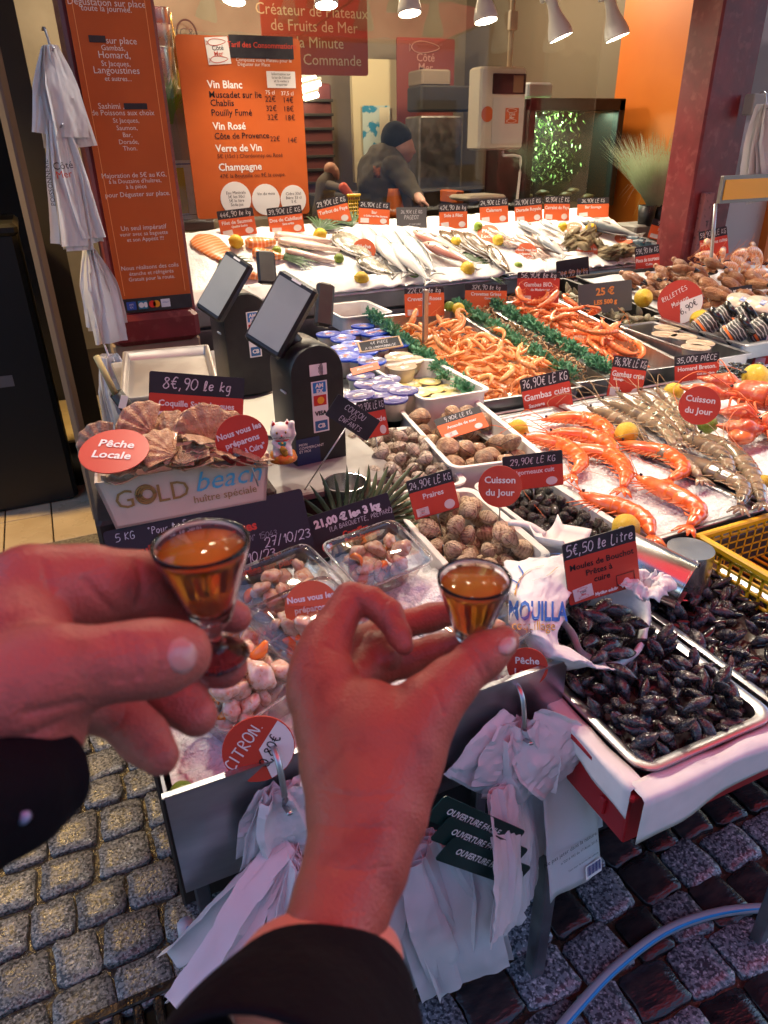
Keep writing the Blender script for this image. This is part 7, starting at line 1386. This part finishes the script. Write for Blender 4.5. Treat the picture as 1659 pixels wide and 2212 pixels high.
MB().add(smooth_vf(sdf_mesh(hat, .006, .02), 1)).build('knit_cap', mat('black_knit', (.012, .012, .013), .9, bump=.003, bs=120), wp)
hnd = [pw((902, 426, -.3), (910, 434, -.34), 9, 8, .01)]+[pw((908+2*i, 432+i, -.34-.01*i), (918+2*i, 438+2*i, -.36), 3.4, 2.6, .004, i+1) for i in range(4)]+[pw((906, 434, -.32), (912, 444, -.35), 3.6, 3, .006, 6)]
MB().add(sdf_mesh(hnd, .004, .01)).build('hand', mat('skin_far'), wp)
MB().add(solid(grid(lambda a, b: S(850+(a-.5)*(16+26*b)+4*b, 408+62*b, -.20-.05*math.sin(a*PI)+.02*math.sin(a*9)*b), 8, 8), .01)).build('apron', mat('apron_orange', (.55, .12, .02), .7), wp)
MB().add(loft([S(832+16*math.cos(q), 348+9*math.sin(q)+6, -.06*math.sin(q)) for q in np.linspace(0, 2*PI, 18)], .028, 8)).build('hood', mat('olive_jacket'), wp)
MB().add(solid(grid(lambda a, b: S(806+a*16, 358+b*26, -.20), 4, 4), .006)).build('back_badge', mat('badge_orange', (.5, .14, .04), .7, col2=(.05, .04, .03), vs=40), wp)
def blk(name, label, cat, rect, Y, depth, m, parts=None, front=0):
    a = PY(rect[0], rect[3], Y); c = PY(rect[2], rect[1], Y); w, h = c[0]-a[0], c[2]-a[2]
    t = thing(name, label, cat, ((a[0]+c[0])/2, Y, a[2])); MB().add(bbox(w, depth, h, min(.012, w*.1), (0, depth/2, h/2))).build('body', m, t, smooth=False); return t, w, h
# weighing scale on its pole
t, w, h = blk('hanging_scale', 'beige hanging weighing scale with display and orange sticker', 'scale', (1033, 145, 1140, 325), 3.98, .14, mat('scale_beige', (.62, .56, .46), .4))
MB().add(plate(w*.72, h*.24, .006, .004, (.11*w, -.003, .80*h))).build('display', mat('display_dark', (.012, .014, .014), .15, coat=.5), t, smooth=False); MB().add(plate(w*.22, h*.2, .002, .002, (.30*w, -.008, .80*h))).build('display_card', mat('card_brown', (.18, .11, .06), .4), t, smooth=False)
MB().add(plate(w*.70, h*.56, .004, .006, (.12*w, -.003, .36*h))).build('front_plate', mat('scale_grey', (.56, .54, .50), .35), t, smooth=False)
s_ = MB().add(plate(w*.30, h*.19, .001, .002, (.20*w, -.0065, .42*h))).build('logo_sticker', M_orange, t, smooth=False); logo(None, w*.26, 0, 0).build('logo', [M_white, M_white], t, loc=(.20*w, -.008, .42*h), smooth=False)
MB().add(disc(w*.13, .002, 20)).build('round_sticker', M_orange, t, loc=(-.34*w, -.003, .44*h), smooth=False)
MB().add(loft([(.2*w, .05, h), (.2*w, .05, h+.75)], .014, 8)).build('pole', mat('pole_cream', (.55, .45, .34), .4), t); MB().add(bbox(.05, .03, .09, .004, (.2*w, .04, h+.22))).build('bracket', mat('pole_cream'), t, smooth=False)
MB().add(loft(curve_pts([(.12*w, .03, -.005), (.15*w, .03, -.03), (.45*w, .03, -.035), (.55*w, .03, -.08), (.50*w, .03, -.38)], 5), .008, 8)).build('hook_arm', M_white, t)
# fish tank
a = PY(1125, 455, 4.25); c = PY(1348, 215, 4.25); tw, th_ = c[0]-a[0], c[2]-a[2]
tk = thing('fish_tank', 'dark lobster tank with glowing green weed behind glass', 'fish tank', ((a[0]+c[0])/2, 4.25, a[2]))
MB().add(bbox(tw, .05, .07, .004, (0, 0, th_-.03))).build('top_frame', M_black, tk, smooth=False); MB().add(box(tw, .03, th_, (0, .45, th_/2))).build('back_panel', mat('tank_back', (.004, .006, .006), .4), tk, smooth=False)
for sx in (-1, 1): MB().add(bbox(.05, .05, th_, .004, (sx*(tw/2-.025), 0, th_/2))).build('corner_post', M_black, tk, smooth=False)
for sx in (-1, 1): MB().add(box(.02, .45, th_, (sx*(tw/2-.01), .23, th_/2))).build('side_panel', mat('tank_back'), tk, smooth=False)
MB().add(box(tw-.1, .008, th_-.05, (0, 0, th_/2))).build('glass', thin_glass('tank_glass', (.9, .95, .92), .012), tk, smooth=False)
wd = MB()
for i in range(700):
    x = rnd.uniform(-.42, .22)*tw; z = rnd.uniform(.22, .92)*th_; y = rnd.uniform(.1, .35); s_ = rnd.uniform(.01, .022); q = nrm((rnd.uniform(-1, 1), rnd.uniform(-1, .3), rnd.uniform(-1, 1))); e = nrm(np.cross(q, (0, .3, 1))); wd.add(([np.array((x, y, z))-e*s_*.3, np.array((x, y, z))+q*s_, np.array((x, y, z))+e*s_*.3, np.array((x, y, z))-q*s_], [(0, 1, 2, 3)]))
o = wd.build('water_weed', mat('tank_weed', (.30, .46, .16), .4), tk, smooth=False); o['kind'] = 'stuff'
ld = bpy.data.lights.new('tank_light', 'AREA'); ld.shape = 'RECTANGLE'; ld.size = tw*.8; ld.size_y = .1; ld.energy = 6; ld.color = (.75, 1, .7); lo = obj('tank_light', ld, tk, (0, .18, th_-.07), (0, 0, 0))
MB().add(bbox(tw*.85, .1, .02, .003, (0, .18, th_-.04))).build('tank_lamp', M_black, tk, smooth=False)
for i in range(7): MB().add(ell(.05, .03, .02, 10, 7, (-.4*tw+i*.13*tw, .15+.05*(i % 2), .05+.02*(i % 3)), fn=oy)).build('lobster_shape', mat('tank_lobster', (.10, .055, .02), .4), tk)
# grass plants
def grass(label, base, n, L, sp, col, pot=True):
    t = thing('grass_plant', label, 'plant', base, (0, 0, 0), 'grass plants'); b = MB()
    for i in range(n):
        a = rnd.uniform(0, 2*PI); r = sp*math.sqrt(rnd.random()); d = np.array((math.cos(a)*r, math.sin(a)*r*.5, 1)); LL = L*rnd.uniform(.7, 1.1); dr = rnd.uniform(0, .3)*r; w = .0026
        pts = [np.array((.05*math.cos(a)*rnd.random(), .03*math.sin(a), 0))+d*LL*q+np.array((math.cos(a)*dr*q*q*LL, 0, -dr*q*q*LL*.8)) for q in (0, .35, .7, 1)]
        if i < 22: pts = [pts[0], pts[1]*.8, pts[1]*.8+np.array((math.cos(a)*.12, -.02, .03)), pts[1]*.8+np.array((math.cos(a)*.2, -.03, -.14*rnd.random()))]
        V = []; 
        for j, p in enumerate(pts): V += [p-np.array((w*(1-.3*j), 0, 0)), p+np.array((w*(1-.3*j), 0, 0))]
        b.add((np.array(V), [(2*j, 2*j+1, 2*j+3, 2*j+2) for j in range(3)]))
    o = b.build('blades', col, t, smooth=False); o['kind'] = 'stuff'
    if pot:
        for x_ in (-.055, .05): MB().add(lathe([(.042, -.11), (.052, 0), (.048, 0), (.046, -.02)], 20)).build('pot', M_black, t, loc=(x_, 0, .01))
grass('pale green artificial grass in black pots before the orange wall', PY(1415, 446, 3.40), 1100, .36, .95, mat('pale_grass', (.56, .64, .48), .5, col2=(.38, .48, .30), vs=8))
grass('bright green artificial grass behind the orange banner', PY(352, 268, 4.1), 220, .22, .75, mat('bright_grass', (.25, .42, .07), .5, col2=(.15, .3, .04), vs=8), False)
bx = MB().add(bbox(.4, .2, .2, .01)).build('plant_ledge', mat('ledge_grey', (.22, .2, .18), .6), loc=(PY(1420, 490, 3.4)[0], 3.46, PY(1420, 478, 3.4)[2]-.11), smooth=False); tag(bx, 'grey ledge under the pale grass pots', 'ledge')
# left interior: panel, notice, pots on shelf
blk('partition', 'greyish pink panel behind the banner with a pinned notice', 'panel', (345, 195, 432, 505), 4.6, .05, mat('pinkish_panel', (.42, .32, .27), .6))
nt_ = thing('notice', 'white notice sheet with yellow column pinned behind the banner', 'notice', (PY(408, 400, 4.55)[0], 4.55, PY(408, 400, 4.55)[2]))
org_ = tuple(nt_.location)
MB().add(quad_px(375, 345, 440, 475, 4.55, .004, org_)).build('sheet', M_paper, nt_, smooth=False); MB().add(quad_px(378, 362, 396, 462, 4.55, .001, org_, .003)).build('yellow_column', mat('notice_yellow', (.7, .5, .03), .5), nt_, smooth=False); MB().add(quad_px(378, 352, 430, 356, 4.55, .001, org_, .003)).build('blue_line', mat('notice_blue', (.1, .15, .4), .5), nt_, smooth=False); MB().add(quad_px(378, 463, 437, 465, 4.55, .001, org_, .003)).build('rule_line', M_ink, nt_, smooth=False)
for i, (u, v0, v1, r) in enumerate(((340, 18, 60, 24), (344, 55, 105, 26), (350, 105, 195, 30))):
    p = PY(u, v1, 4.4); hgt = PY(u, v0, 4.4)[2]-p[2]; d = np.linalg.norm(p-CAM); rr = r*d/F_PX
    o = MB().add(lathe([(rr*.96, 0), (rr, .005), (rr, hgt*.96), (rr*1.04, hgt*.97), (rr*1.04, hgt)], 26)).build('steel_canister', mat('polished_steel'), loc=p, edge=40); tag(o, ['small steel canister on top of the stack behind the banner', 'middle steel canister of the stack behind the banner', 'large steel canister at the bottom of the stack'][i], 'canister', 'steel canisters')
for i, u in enumerate((372, 388)):
    p = PY(u, 190, 4.4); o = MB().add(lathe([(.014, 0), (.014, .22), (.006, .28), (.006, .33)], 14)).build('brass_bottle', mat('brass', (.6, .38, .1), .25, 1), loc=p); tag(o, ['slim brass coloured bottle next to the steel canisters', 'slim brass coloured bottle farther from the canisters'][i], 'bottle', 'brass bottles')
sh_ = MB().add(bbox(.5, .3, .03, .004)).build('shelf', mat('shelf_tan', (.45, .33, .22), .5), loc=(PY(380, 195, 4.4)[0], 4.45, PY(380, 193, 4.4)[2]-.016), smooth=False); tag(sh_, 'shelf carrying the steel canisters behind the banner', 'shelf')
rg = thing('wall_emblem', 'dark round emblem painted on the ochre wall', 'emblem', PY(404, 75, 6.5)); MB().add(loft([(math.cos(a)*.075, 0, math.sin(a)*.095) for a in np.linspace(0, 2*PI, 30)], .007, 6)).build('ring', M_dk, rg); MB().add(text('C&', .09)).build('lettering', M_dk, rg, loc=(0, -.01, -.02), smooth=False)
# ovens, shelves, machines at the back
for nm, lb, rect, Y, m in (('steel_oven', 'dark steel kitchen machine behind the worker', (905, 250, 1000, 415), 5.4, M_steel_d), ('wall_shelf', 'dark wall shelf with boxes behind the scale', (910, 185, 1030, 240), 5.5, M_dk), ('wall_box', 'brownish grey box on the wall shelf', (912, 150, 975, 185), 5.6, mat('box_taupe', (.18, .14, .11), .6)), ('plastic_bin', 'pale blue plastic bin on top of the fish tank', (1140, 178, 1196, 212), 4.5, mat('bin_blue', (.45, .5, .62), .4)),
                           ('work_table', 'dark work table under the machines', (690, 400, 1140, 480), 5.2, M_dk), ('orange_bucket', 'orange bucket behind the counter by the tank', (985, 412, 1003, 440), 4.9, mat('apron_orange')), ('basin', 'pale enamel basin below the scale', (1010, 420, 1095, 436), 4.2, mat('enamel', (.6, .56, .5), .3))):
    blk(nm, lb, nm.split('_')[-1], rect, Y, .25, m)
t, w, h = blk('stacked_racks', 'dark red rack tower with trays at the back', 'rack', (652, 180, 715, 475), 5.9, .3, mat('rack_red', (.12, .03, .03), .5))
for k in range(9): MB().add(bbox(w*1.02, .02, .02, .002, (0, -.012, h*(.08+.1*k)))).build('shelf_rail', M_dk, t, smooth=False)
p2 = thing('person', 'second worker in orange and grey far behind, mostly hidden', 'person', Pd(735, 470, 5.3)); w0 = Pd(735, 470, 5.3); k_ = 5.3/F_PX
def S2(u, v, d=0): return tuple(Pd(u, v, 5.3+d)-w0)
MB().add(smooth_vf(sdf_mesh([(S2(700, 460), S2(702, 400), 22*k_, 18*k_, .03, 0), (S2(702, 400), S2(716, 372), 14*k_, 12*k_, .02, 0), (S2(700, 460), S2(700, 760), 22*k_, 16*k_, .03, 0), (S2(712, 400, -.1), (S2(752, 412, -.3)), 9*k_, 7*k_, .02, 0)], .012, .03), 2)).build('body', mat('grey_sweater', (.12, .10, .09), .8), p2)
MB().add(smooth_vf(sdf_mesh([(S2(714, 366), S2(720, 372), 13*k_, 12*k_, .01, 0), (S2(726, 380), S2(728, 384), 7*k_, 5*k_, .01, 0)], .006, .02), 1)).build('head', mat('skin_far'), p2)
MB().add(sdf_mesh([(S2(742, 405, -.3), S2(758, 425, -.32), 9*k_, 7*k_, .02, 0)], .008, .02)).build('orange_glove', mat('glove_orange', (.75, .10, .03), .4), p2)
# lit tube lamps under the hanging sign
for i, (u, v, L) in enumerate(((640, 180, .36), (668, 186, .2), (672, 208, .12))):
    p = PY(u, v, 5.8); t = thing('tube_lamp', ['long lit tube lamp glimpsed below the hanging sign', 'short lit tube lamp right of the long one', 'small lit lamp under the tube lamps'][i], 'lamp', p, (0, rad(-12), .3), 'lamps at the back of the shop')
    MB().add(loft([(-L/2, 0, 0), (L/2, 0, 0)], .02, 10)).build('tube', emission('tube_glow', (1, .86, .55), 9), t); MB().add(bbox(L*1.1, .05, .02, .003, (0, 0, .03))).build('fixture', M_white, t, smooth=False)
for x_, y_, e_ in ((1.6, 5.2, 26), (3.0, 5.0, 22), (.6, 5.6, 16), (1.0, 4.05, 9)):  # fill lamps added out of view to brighten the interior and hanging sign
    t = thing('ceiling_lamp', 'unseen ceiling lamp added to fill the shop above the %s' % ('worker' if x_ == 1.6 else 'fish tank' if x_ == 3.0 else 'racks' if x_ == .6 else 'wine list'), 'lamp', (x_, y_, 2.72)); MB().add(lathe([(.11, -.03), (.12, 0), (.12, .03)], 20)).build('housing', emission('fill_glow', (1, .85, .6), 5), t)
    ld = bpy.data.lights.new('shop_fill', 'POINT'); ld.energy = e_; ld.color = (1, .80, .52); ld.shadow_soft_size = .12; obj('shop_fill', ld, t, (0, 0, -.12))
# yellow basket behind the cards
yb = thing('yellow_basket', 'small yellow plastic basket between two price cards', 'basket', PY(766, 480, 3.72))
for k in range(6): MB().add(bbox(.004, .006, .13, .001, (-.03+k*.012, 0, .06))).build('bar', M_yel, yb, smooth=False)
for k in range(8): MB().add(bbox(.066, .006, .004, .001, (0, 0, .004+k*.017))).build('bar', M_yel, yb, smooth=False)
MB().add(bbox(.075, .012, .012, .002, (0, 0, .13))).build('rim', M_yel, yb, smooth=False)
# right edge: orange panel, glass, steel box
t = thing('display_sign', 'framed yellow orange panel at the right edge before the column', 'panel', PY(1615, 440, 2.62)); oo = tuple(t.location)
MB().add(quad_px(1550, 372, 1740, 440, 2.62, .02, oo)).build('frame', mat('frame_grey', (.22, .2, .19), .35, .5), t, smooth=False); MB().add(quad_px(1556, 380, 1736, 432, 2.62, .004, oo, .012)).build('panel', mat('panel_yellow', (.92, .46, .02), .35, coat=.2), t, smooth=False)
MB().add(loft([(PY(1546, 440, 2.62)-np.array(oo)), (PY(1536, 560, 2.62)-np.array(oo))], .008, 8)).build('support_tube', M_steel, t)
cb_ = MB().add(bbox(.10, .06, .09, .004)).build('cable_box', mat('box_grey', (.32, .3, .28), .5), loc=PY(1632, 226, 2.86), smooth=False); tag(cb_, 'grey cable box screwed beside the red column', 'box')
wl2 = wall('neighbour_wall', 3.3, 6.4, 3.1, 3.2, 0, 2.75, mat('grey_wall', (.30, .27, .24), .6, col2=(.55, .5, .46), vs=2, vmix=(.48, .52)))
# dark doorway at the left
for nm, lb, ct_, x, y, sx, sy, z0, z1, m in (('wheelie_bin', 'black bin standing in the dark passage', 'bin', -.34, 3.72, .5, .5, .02, 1.25, mat('bin_black', (.008, .008, .009), .4)), ('door_mat', 'black rubber mat on the tiled floor', 'mat', -.34, 3.95, .62, .62, .02, .032, mat('mat_black', (.006, .006, .006), .7)),
                                    ('polystyrene_box', 'white polystyrene box at the left edge of the passage', 'box', -.95, 3.9, .35, .4, .02, .62, mat('polystyrene', (.42, .34, .25), .7)), ('folded_boxes', 'brown folded cartons on the black bin', 'boxes', -.42, 3.80, .4, .3, 1.25, 1.5, mat('carton', (.16, .11, .07), .7)), ('door_leaf', 'dark door leaf with beige edge beside the pillar', 'door', -.02, 3.5, .05, .7, .02, 2.1, mat('door_beige', (.20, .15, .11), .5))):
    t = thing(nm, lb, ct_, (x, y, z0)); MB().add(bbox(sx, sy, z1-z0, min(.02, (z1-z0)*.3), (0, 0, (z1-z0)/2))).build('body', m, t, smooth=False)
    if nm == 'wheelie_bin': MB().add(bbox(sx*1.04, sy*1.04, .05, .015, (0, 0, z1-z0+.005))).build('lid', m, t, smooth=False); MB().add(plate(.10, .03, .001, .002, (.0, -sy/2-.002, .85))).build('label_sticker', mat('faded_label', (.12, .12, .13), .6), t, smooth=False); MB().add(plate(.16, .05, .001, .002, (.02, -sy/2-.002, .62))).build('label_sticker', mat('faded_label'), t, smooth=False)
# ================================================================== the two hands with their glasses
def skin(name, a, b, c):
    m = mat(name, a, .36, col2=b, vs=14, vmix=(.3, .7), col3=c, v3=55, sss=.10, rough2=.5); n = m.node_tree.nodes; l = m.node_tree.links; tc = n.new('ShaderNodeTexCoord'); prev = None
    for kind, sc, dist in (('N', 60, .0006), ('V', 620, .0004), ('N', 900, .0003)):
        t = n.new('ShaderNodeTexNoise' if kind == 'N' else 'ShaderNodeTexVoronoi'); t.inputs['Scale'].default_value = sc; l.new(tc.outputs['Object'], t.inputs['Vector'])
        bp = n.new('ShaderNodeBump'); bp.inputs['Distance'].default_value = dist; bp.inputs['Strength'].default_value = .8; l.new(t.outputs['Fac' if kind == 'N' else 'Distance'], bp.inputs['Height'])
        if prev: l.new(prev.outputs[0], bp.inputs['Normal'])
        prev = bp
    l.new(prev.outputs[0], n['Principled BSDF'].inputs['Normal']); return m
M_skinA = skin('red_lit_skin_left', (.42, .165, .12), (.44, .11, .085), (.34, .105, .08)); M_skinB = skin('red_lit_skin_right', (.37, .125, .08), (.40, .095, .065), (.30, .08, .055))  # skin tones reddened so the colour carries the red light
M_nail = mat('finger_nail', (.50, .29, .25), .25, coat=.4); M_sleeve = mat('black_cloth', (.0035, .0035, .006), .9, bump=.0012, bs=160, spec=.2)
def hp_(u, v, d): return Pd(u, v, d)
def chain(pts, k, g):          # pts: (u, v, distance, radius in pixels)
    o = []
    for a, b in zip(pts[:-1], pts[1:]): o.append((hp_(*a[:3]), hp_(*b[:3]), a[3]*a[2]/F_PX, b[3]*b[2]/F_PX, k, g))
    return o
def shift(prims, o): return [(np.asarray(a)-o, np.asarray(b)-o, ra, rb, k, g) for a, b, ra, rb, k, g in prims]
class Surf:                      # surface of a hand mesh, looked up along a pixel's ray
    def __init__(s, VF, org):
        s.V = np.array(VF[0]); s.F = VF[1]; s.o = np.asarray(org); s.norm()
    def norm(s):
        Q = np.array(s.F); n = np.cross(s.V[Q[:, 2]]-s.V[Q[:, 0]], s.V[Q[:, 3]]-s.V[Q[:, 1]]); s.N = np.zeros_like(s.V)
        for k in range(4): np.add.at(s.N, Q[:, k], n)
        s.N /= np.linalg.norm(s.N, axis=1)[:, None]+1e-12
    def hit(s, u, v):
        d = ray(u, v); w = s.V+s.o-CAM; t = w@d; pr = np.linalg.norm(w-t[:, None]*d, axis=1); m = (pr < .0028) & (s.N@d < .2)
        if not m.any(): j = np.argmin(pr); return s.V[j], s.N[j]
        tm = t[m].min(); m &= t < tm+.003; return (CAM+d*t[m].mean())-s.o, nrm(s.N[m].mean(0))
    def crease(s, lines, depth, w):
        disp = np.zeros(len(s.V))
        for L in lines:
            pts = curve_pts([(u, v, 0) for u, v in L], 8); H = np.array([s.hit(p[0], p[1])[0] for p in pts])
            dm = np.full(len(s.V), 9.)
            for a, b in zip(H[:-1], H[1:]):
                ab = b-a; h = np.clip((s.V-a)@ab/(ab@ab+1e-12), 0, 1); dm = np.minimum(dm, np.linalg.norm(s.V-a-h[:, None]*ab, axis=1))
            disp = np.maximum(disp, np.exp(-(dm/w)**2)) if depth > 0 else np.maximum(disp, np.exp(-(dm/w)**2))
        s.V = s.V-s.N*(disp*depth)[:, None]; s.norm()
    def nail(s, parent, c, ax, ln, wd, m):
        a = nrm((ax[0], ax[1], 0))[:2]; b = np.array((-a[1], a[0])); c = np.array(c)
        def f(p, q):
            x, y = 2*p-1, 2*q-1; y2 = y*(1-.10*x*x*(x > 0)); k = (1-.22*max(0, abs(x)+abs(y)-1.05)*1.6); uv = c+a*ln*x*k*(1-.12*y*y*(x > 0))+b*wd*y2*k
            P_, n_ = s.hit(*uv); return P_+n_*(.0009-.0011*max(abs(x), abs(y))**6)
        MB().add(smooth_vf(grid(f, 11, 11), 1, .4)).build('nail', m, parent)
    def build(s, m, parent): MB().add((s.V, s.F)).build('hand', m, parent)
# left hand
oL = hp_(100, 1500, .28)
hl = thing('person', 'hand of a person in black sleeve coming from the left, thumb in front', 'person', oL, group=None)
A = chain([(20, 1700, .275, 80), (55, 1600, .275, 82), (62, 1500, .278, 88), (30, 1400, .288, 92), (45, 1310, .300, 80)], .012, 0)
A += chain([(62, 1560, .272, 74), (40, 1490, .265, 84), (130, 1446, .262, 72), (275, 1428, .264, 64), (350, 1420, .268, 63), (394, 1411, .272, 57)], .010, 0)
A += chain([(30, 1330, .300, 84), (70, 1280, .304, 82), (190, 1266, .308, 72), (300, 1264, .318, 60), (420, 1296, .336, 50), (508, 1334, .342, 34)], .010, 1)
A += chain([(30, 1400, .305, 84), (110, 1350, .322, 66), (330, 1392, .338, 52), (440, 1424, .336, 47), (488, 1440, .332, 44)], .009, 2)
A += chain([(40, 1470, .300, 80), (140, 1450, .325, 58), (310, 1462, .336, 48), (386, 1506, .330, 46), (424, 1546, .325, 42)], .008, 3)
A += chain([(50, 1540, .290, 80), (130, 1520, .315, 54), (256, 1538, .318, 42), (308, 1592, .312, 42), (346, 1634, .306, 37)], .008, 4)
sf_ = Surf(smooth_vf(sdf_mesh(shift(A, oL), .0012, .008, .0018), 1), oL)
sf_.crease([[(244, 1378), (254, 1420), (260, 1470)], [(266, 1372), (275, 1420), (280, 1474)], [(288, 1380), (294, 1425), (297, 1460)], [(95, 1216), (108, 1262), (140, 1312), (165, 1360)], [(182, 1252), (216, 1292), (250, 1326)], [(298, 1212), (308, 1262), (300, 1310)], [(60, 1540), (110, 1530), (170, 1520)], [(20, 1600), (80, 1585), (140, 1560)]], .0011, .0014)
sf_.crease([[(330, 1375), (345, 1420), (338, 1465)], [(225, 1385), (234, 1425), (240, 1470)], [(270, 1540), (262, 1560), (245, 1575)], [(400, 1500), (380, 1512), (366, 1530)]], .0006, .0009)
sf_.nail(hl, (394, 1416), (1, -.08), 36, 42, M_nail); sf_.build(M_skinA, hl)
# left sleeve
sp_ = [hp_(108, 1640, .276)-oL, hp_(55, 1682, .27)-oL, hp_(-45, 1740, .26)-oL, hp_(-190, 1810, .25)-oL]; q = curve_pts(sp_, 6); N = len(q)
rr = [(.0170+.006*s+.0012*math.sin(s*14), .0165+.006*s) for s in np.linspace(0, 1, N)]
V, Fc = loft(q, rr, 40, cap=False); V = crumple(V, .004, 38, 2); MB().add(solid((V, Fc), -.002)).build('sleeve', M_sleeve, hl)
MB().add(disc(.0018, .002, 16)).build('sleeve_highlight', mat('highlight_blue', (.3, .4, .6), .2, coat=.5), hl, loc=hp_(52, 1765, .245)-oL, rot=basis(RT, FW, -DN))  # small pale blue disc painting a highlight on the sleeve
# right hand
oR = hp_(790, 1600, .355)
hr = thing('person', 'slender hand of a person in dark sleeve rising from the bottom, thumb right', 'person', oR)
B = chain([(690, 2120, .325, 88), (714, 2018, .331, 89), (740, 1945, .336, 93), (770, 1861, .342, 101), (791, 1769, .348, 114)], .003, 0)
B += chain([(752, 1740, .350, 82), (740, 1650, .357, 82), (722, 1560, .364, 79), (702, 1480, .371, 70), (692, 1425, .375, 56)], .006, 0)
B += chain([(838, 1740, .349, 82), (862, 1650, .353, 84), (882, 1585, .356, 82), (922, 1530, .358, 66), (972, 1478, .363, 52), (1030, 1428, .371, 43), (1050, 1412, .374, 41), (1088, 1385, .380, 33)], .006, 0)
B += chain([(795, 1690, .350, 98), (800, 1590, .355, 86), (800, 1536, .358, 66)], .006, 0)
B += chain([(668, 1462, .370, 44), (672, 1500, .368, 50)], .005, 0)
B += chain([(692, 1436, .375, 56), (706, 1385, .381, 49), (757, 1294, .392, 37)], .005, 0)
B += chain([(757, 1294, .392, 37), (800, 1300, .390, 33), (838, 1326, .386, 33), (862, 1372, .380, 27), (872, 1394, .378, 22)], .002, 1)
B += chain([(690, 1460, .39, 50), (760, 1400, .41, 40), (846, 1356, .424, 33), (930, 1334, .43, 29), (1000, 1318, .432, 26)], .004, 2)
B += chain([(700, 1500, .385, 56), (790, 1450, .405, 42), (880, 1424, .408, 36), (940, 1404, .408, 31), (990, 1388, .406, 26)], .004, 3)
B += chain([(720, 1520, .38, 56), (790, 1440, .40, 36), (818, 1396, .404, 30), (840, 1420, .398, 26)], .004, 4)
sf_ = Surf(smooth_vf(sdf_mesh(shift(B, oR), .0013, .008, .0014), 2), oR)
sf_.crease([[(772, 1296), (782, 1326), (776, 1350)], [(832, 1300), (826, 1326), (822, 1346)], [(700, 1392), (745, 1412), (785, 1436)], [(1012, 1414), (1030, 1438), (1040, 1460)], [(1024, 1406), (1044, 1430), (1054, 1450)], [(935, 1478), (950, 1510), (958, 1540)]], .0010, .0013)
sf_.crease([[(745, 1275), (770, 1270)], [(742, 1286), (766, 1282)], [(680, 1700), (760, 1720), (850, 1715)], [(672, 1775), (760, 1790), (850, 1786)], [(850, 1322), (868, 1340)], [(660, 1440), (690, 1445)], [(690, 1870), (770, 1880), (840, 1872)]], .0005, .0010)
sf_.crease([[(716, 1440), (735, 1540), (745, 1650)], [(860, 1640), (840, 1720), (815, 1800), (790, 1900)], [(700, 1760), (690, 1860), (670, 1960)], [(930, 1540), (890, 1620), (865, 1700)]], -.0004, .0045)
sf_.nail(hr, (1097, 1394), (.62, -.5), 24, 19, M_nail); sf_.build(M_skinB, hr)
# right sleeve with peach lining
sp_ = [hp_(690, 2150, .335)-oR, hp_(668, 2230, .325)-oR, hp_(640, 2330, .31)-oR, hp_(600, 2520, .29)-oR]; q = curve_pts(sp_, 6); N = len(q)
axs = nrm(q[0]-q[-1])
def cuff(dz, rs, th, name, m, k0=1.0, seed=3, amp=.0025):
    V = []; ux = nrm(np.cross(axs, FW)); uy = np.cross(ux, axs); Nn = 26; K = 48; rowsn = []
    for i in range(Nn):
        s = k0*i/(Nn-1); f_ = s*(N-1); j = min(int(f_), N-2); c = q[j]*(1-(f_-j))+q[j+1]*(f_-j)+axs*dz*(1-s)
        tilt = .35*(1-s)
        rowsn.append([c+ux*rs*(1+.42*s)*math.cos(a)+uy*rs*.9*(1+.42*s)*math.sin(a)-axs*tilt*rs*math.cos(a) for a in np.linspace(0, 2*PI, K, endpoint=False)])
    VF = rings(rowsn, False, False); V = crumple(VF[0], amp, 34, seed); MB().add(solid((V, VF[1]), th)).build(name, m, hr)
cuff(.0, .0355, -.0022, 'sleeve', M_sleeve); cuff(.016, .0325, -.001, 'cuff_lining', mat('peach_lining', (.70, .30, .20), .7, bump=.0008, bs=120), k0=.25, amp=.0018, seed=9)
# glasses
M_glass = mat('clear_glass', (1, 1, 1), .0, trans=1, ior=1.47); M_liq = mat('amber_liqueur', (.90, .30, .02), .0, trans=1, ior=1.36)
def absorb(m, col, dens):
    n = m.node_tree.nodes; l = m.node_tree.links; v = n.new('ShaderNodeVolumeAbsorption'); v.inputs['Color'].default_value = (*col, 1); v.inputs['Density'].default_value = dens; l.new(v.outputs[0], n['Material Output'].inputs['Volume'])
M_liq.node_tree.nodes['Principled BSDF'].inputs['Base Color'].default_value = (1, .55, .07, 1); M_liq.node_tree.nodes['Principled BSDF'].inputs['Transmission Weight'].default_value = .62; absorb(M_liq, (1, .45, .03), 17)
def glass(label, rim, d, k=1.0):
    p = hp_(*rim, d); H = .059*k; t = thing('liqueur_glass', label, 'glass', (p[0], p[1], p[2]-H), group='small stemmed liqueur glasses')
    o = [(.0135, .0), (.0140, .0008), (.0125, .0022), (.0060, .0040), (.0034, .0070), (.0034, .0140), (.0058, .0175), (.0088, .0215), (.0120, .0310), (.0160, .0440), (.0184, .0520), (.0194, .0562), (.0197, .0585), (.0193, .0590), (.0184, .0585), (.0181, .0560), (.0172, .0520), (.0145, .0440), (.0104, .0310), (.0072, .0225), (.0004, .0205)]
    MB().add(lathe([(r*k, z*k) for r, z in o], 48, True, False)).build('glass', M_glass, t)
    inn = [(.0004, .0207), (.0071, .0226), (.0103, .0310), (.0144, .0440), (.0172, .0522), (.0178, .0548), (.0176, .0551), (.0004, .0550)]
    MB().add(lathe([(r*k*.985, z*k) for r, z in inn], 48, False, False)).build('liqueur', M_liq, t)
glass('small glass of amber liqueur held by the left hand', (432, 1168), .296)
glass('small glass of amber liqueur held by the right hand', (1025, 1246), .378)
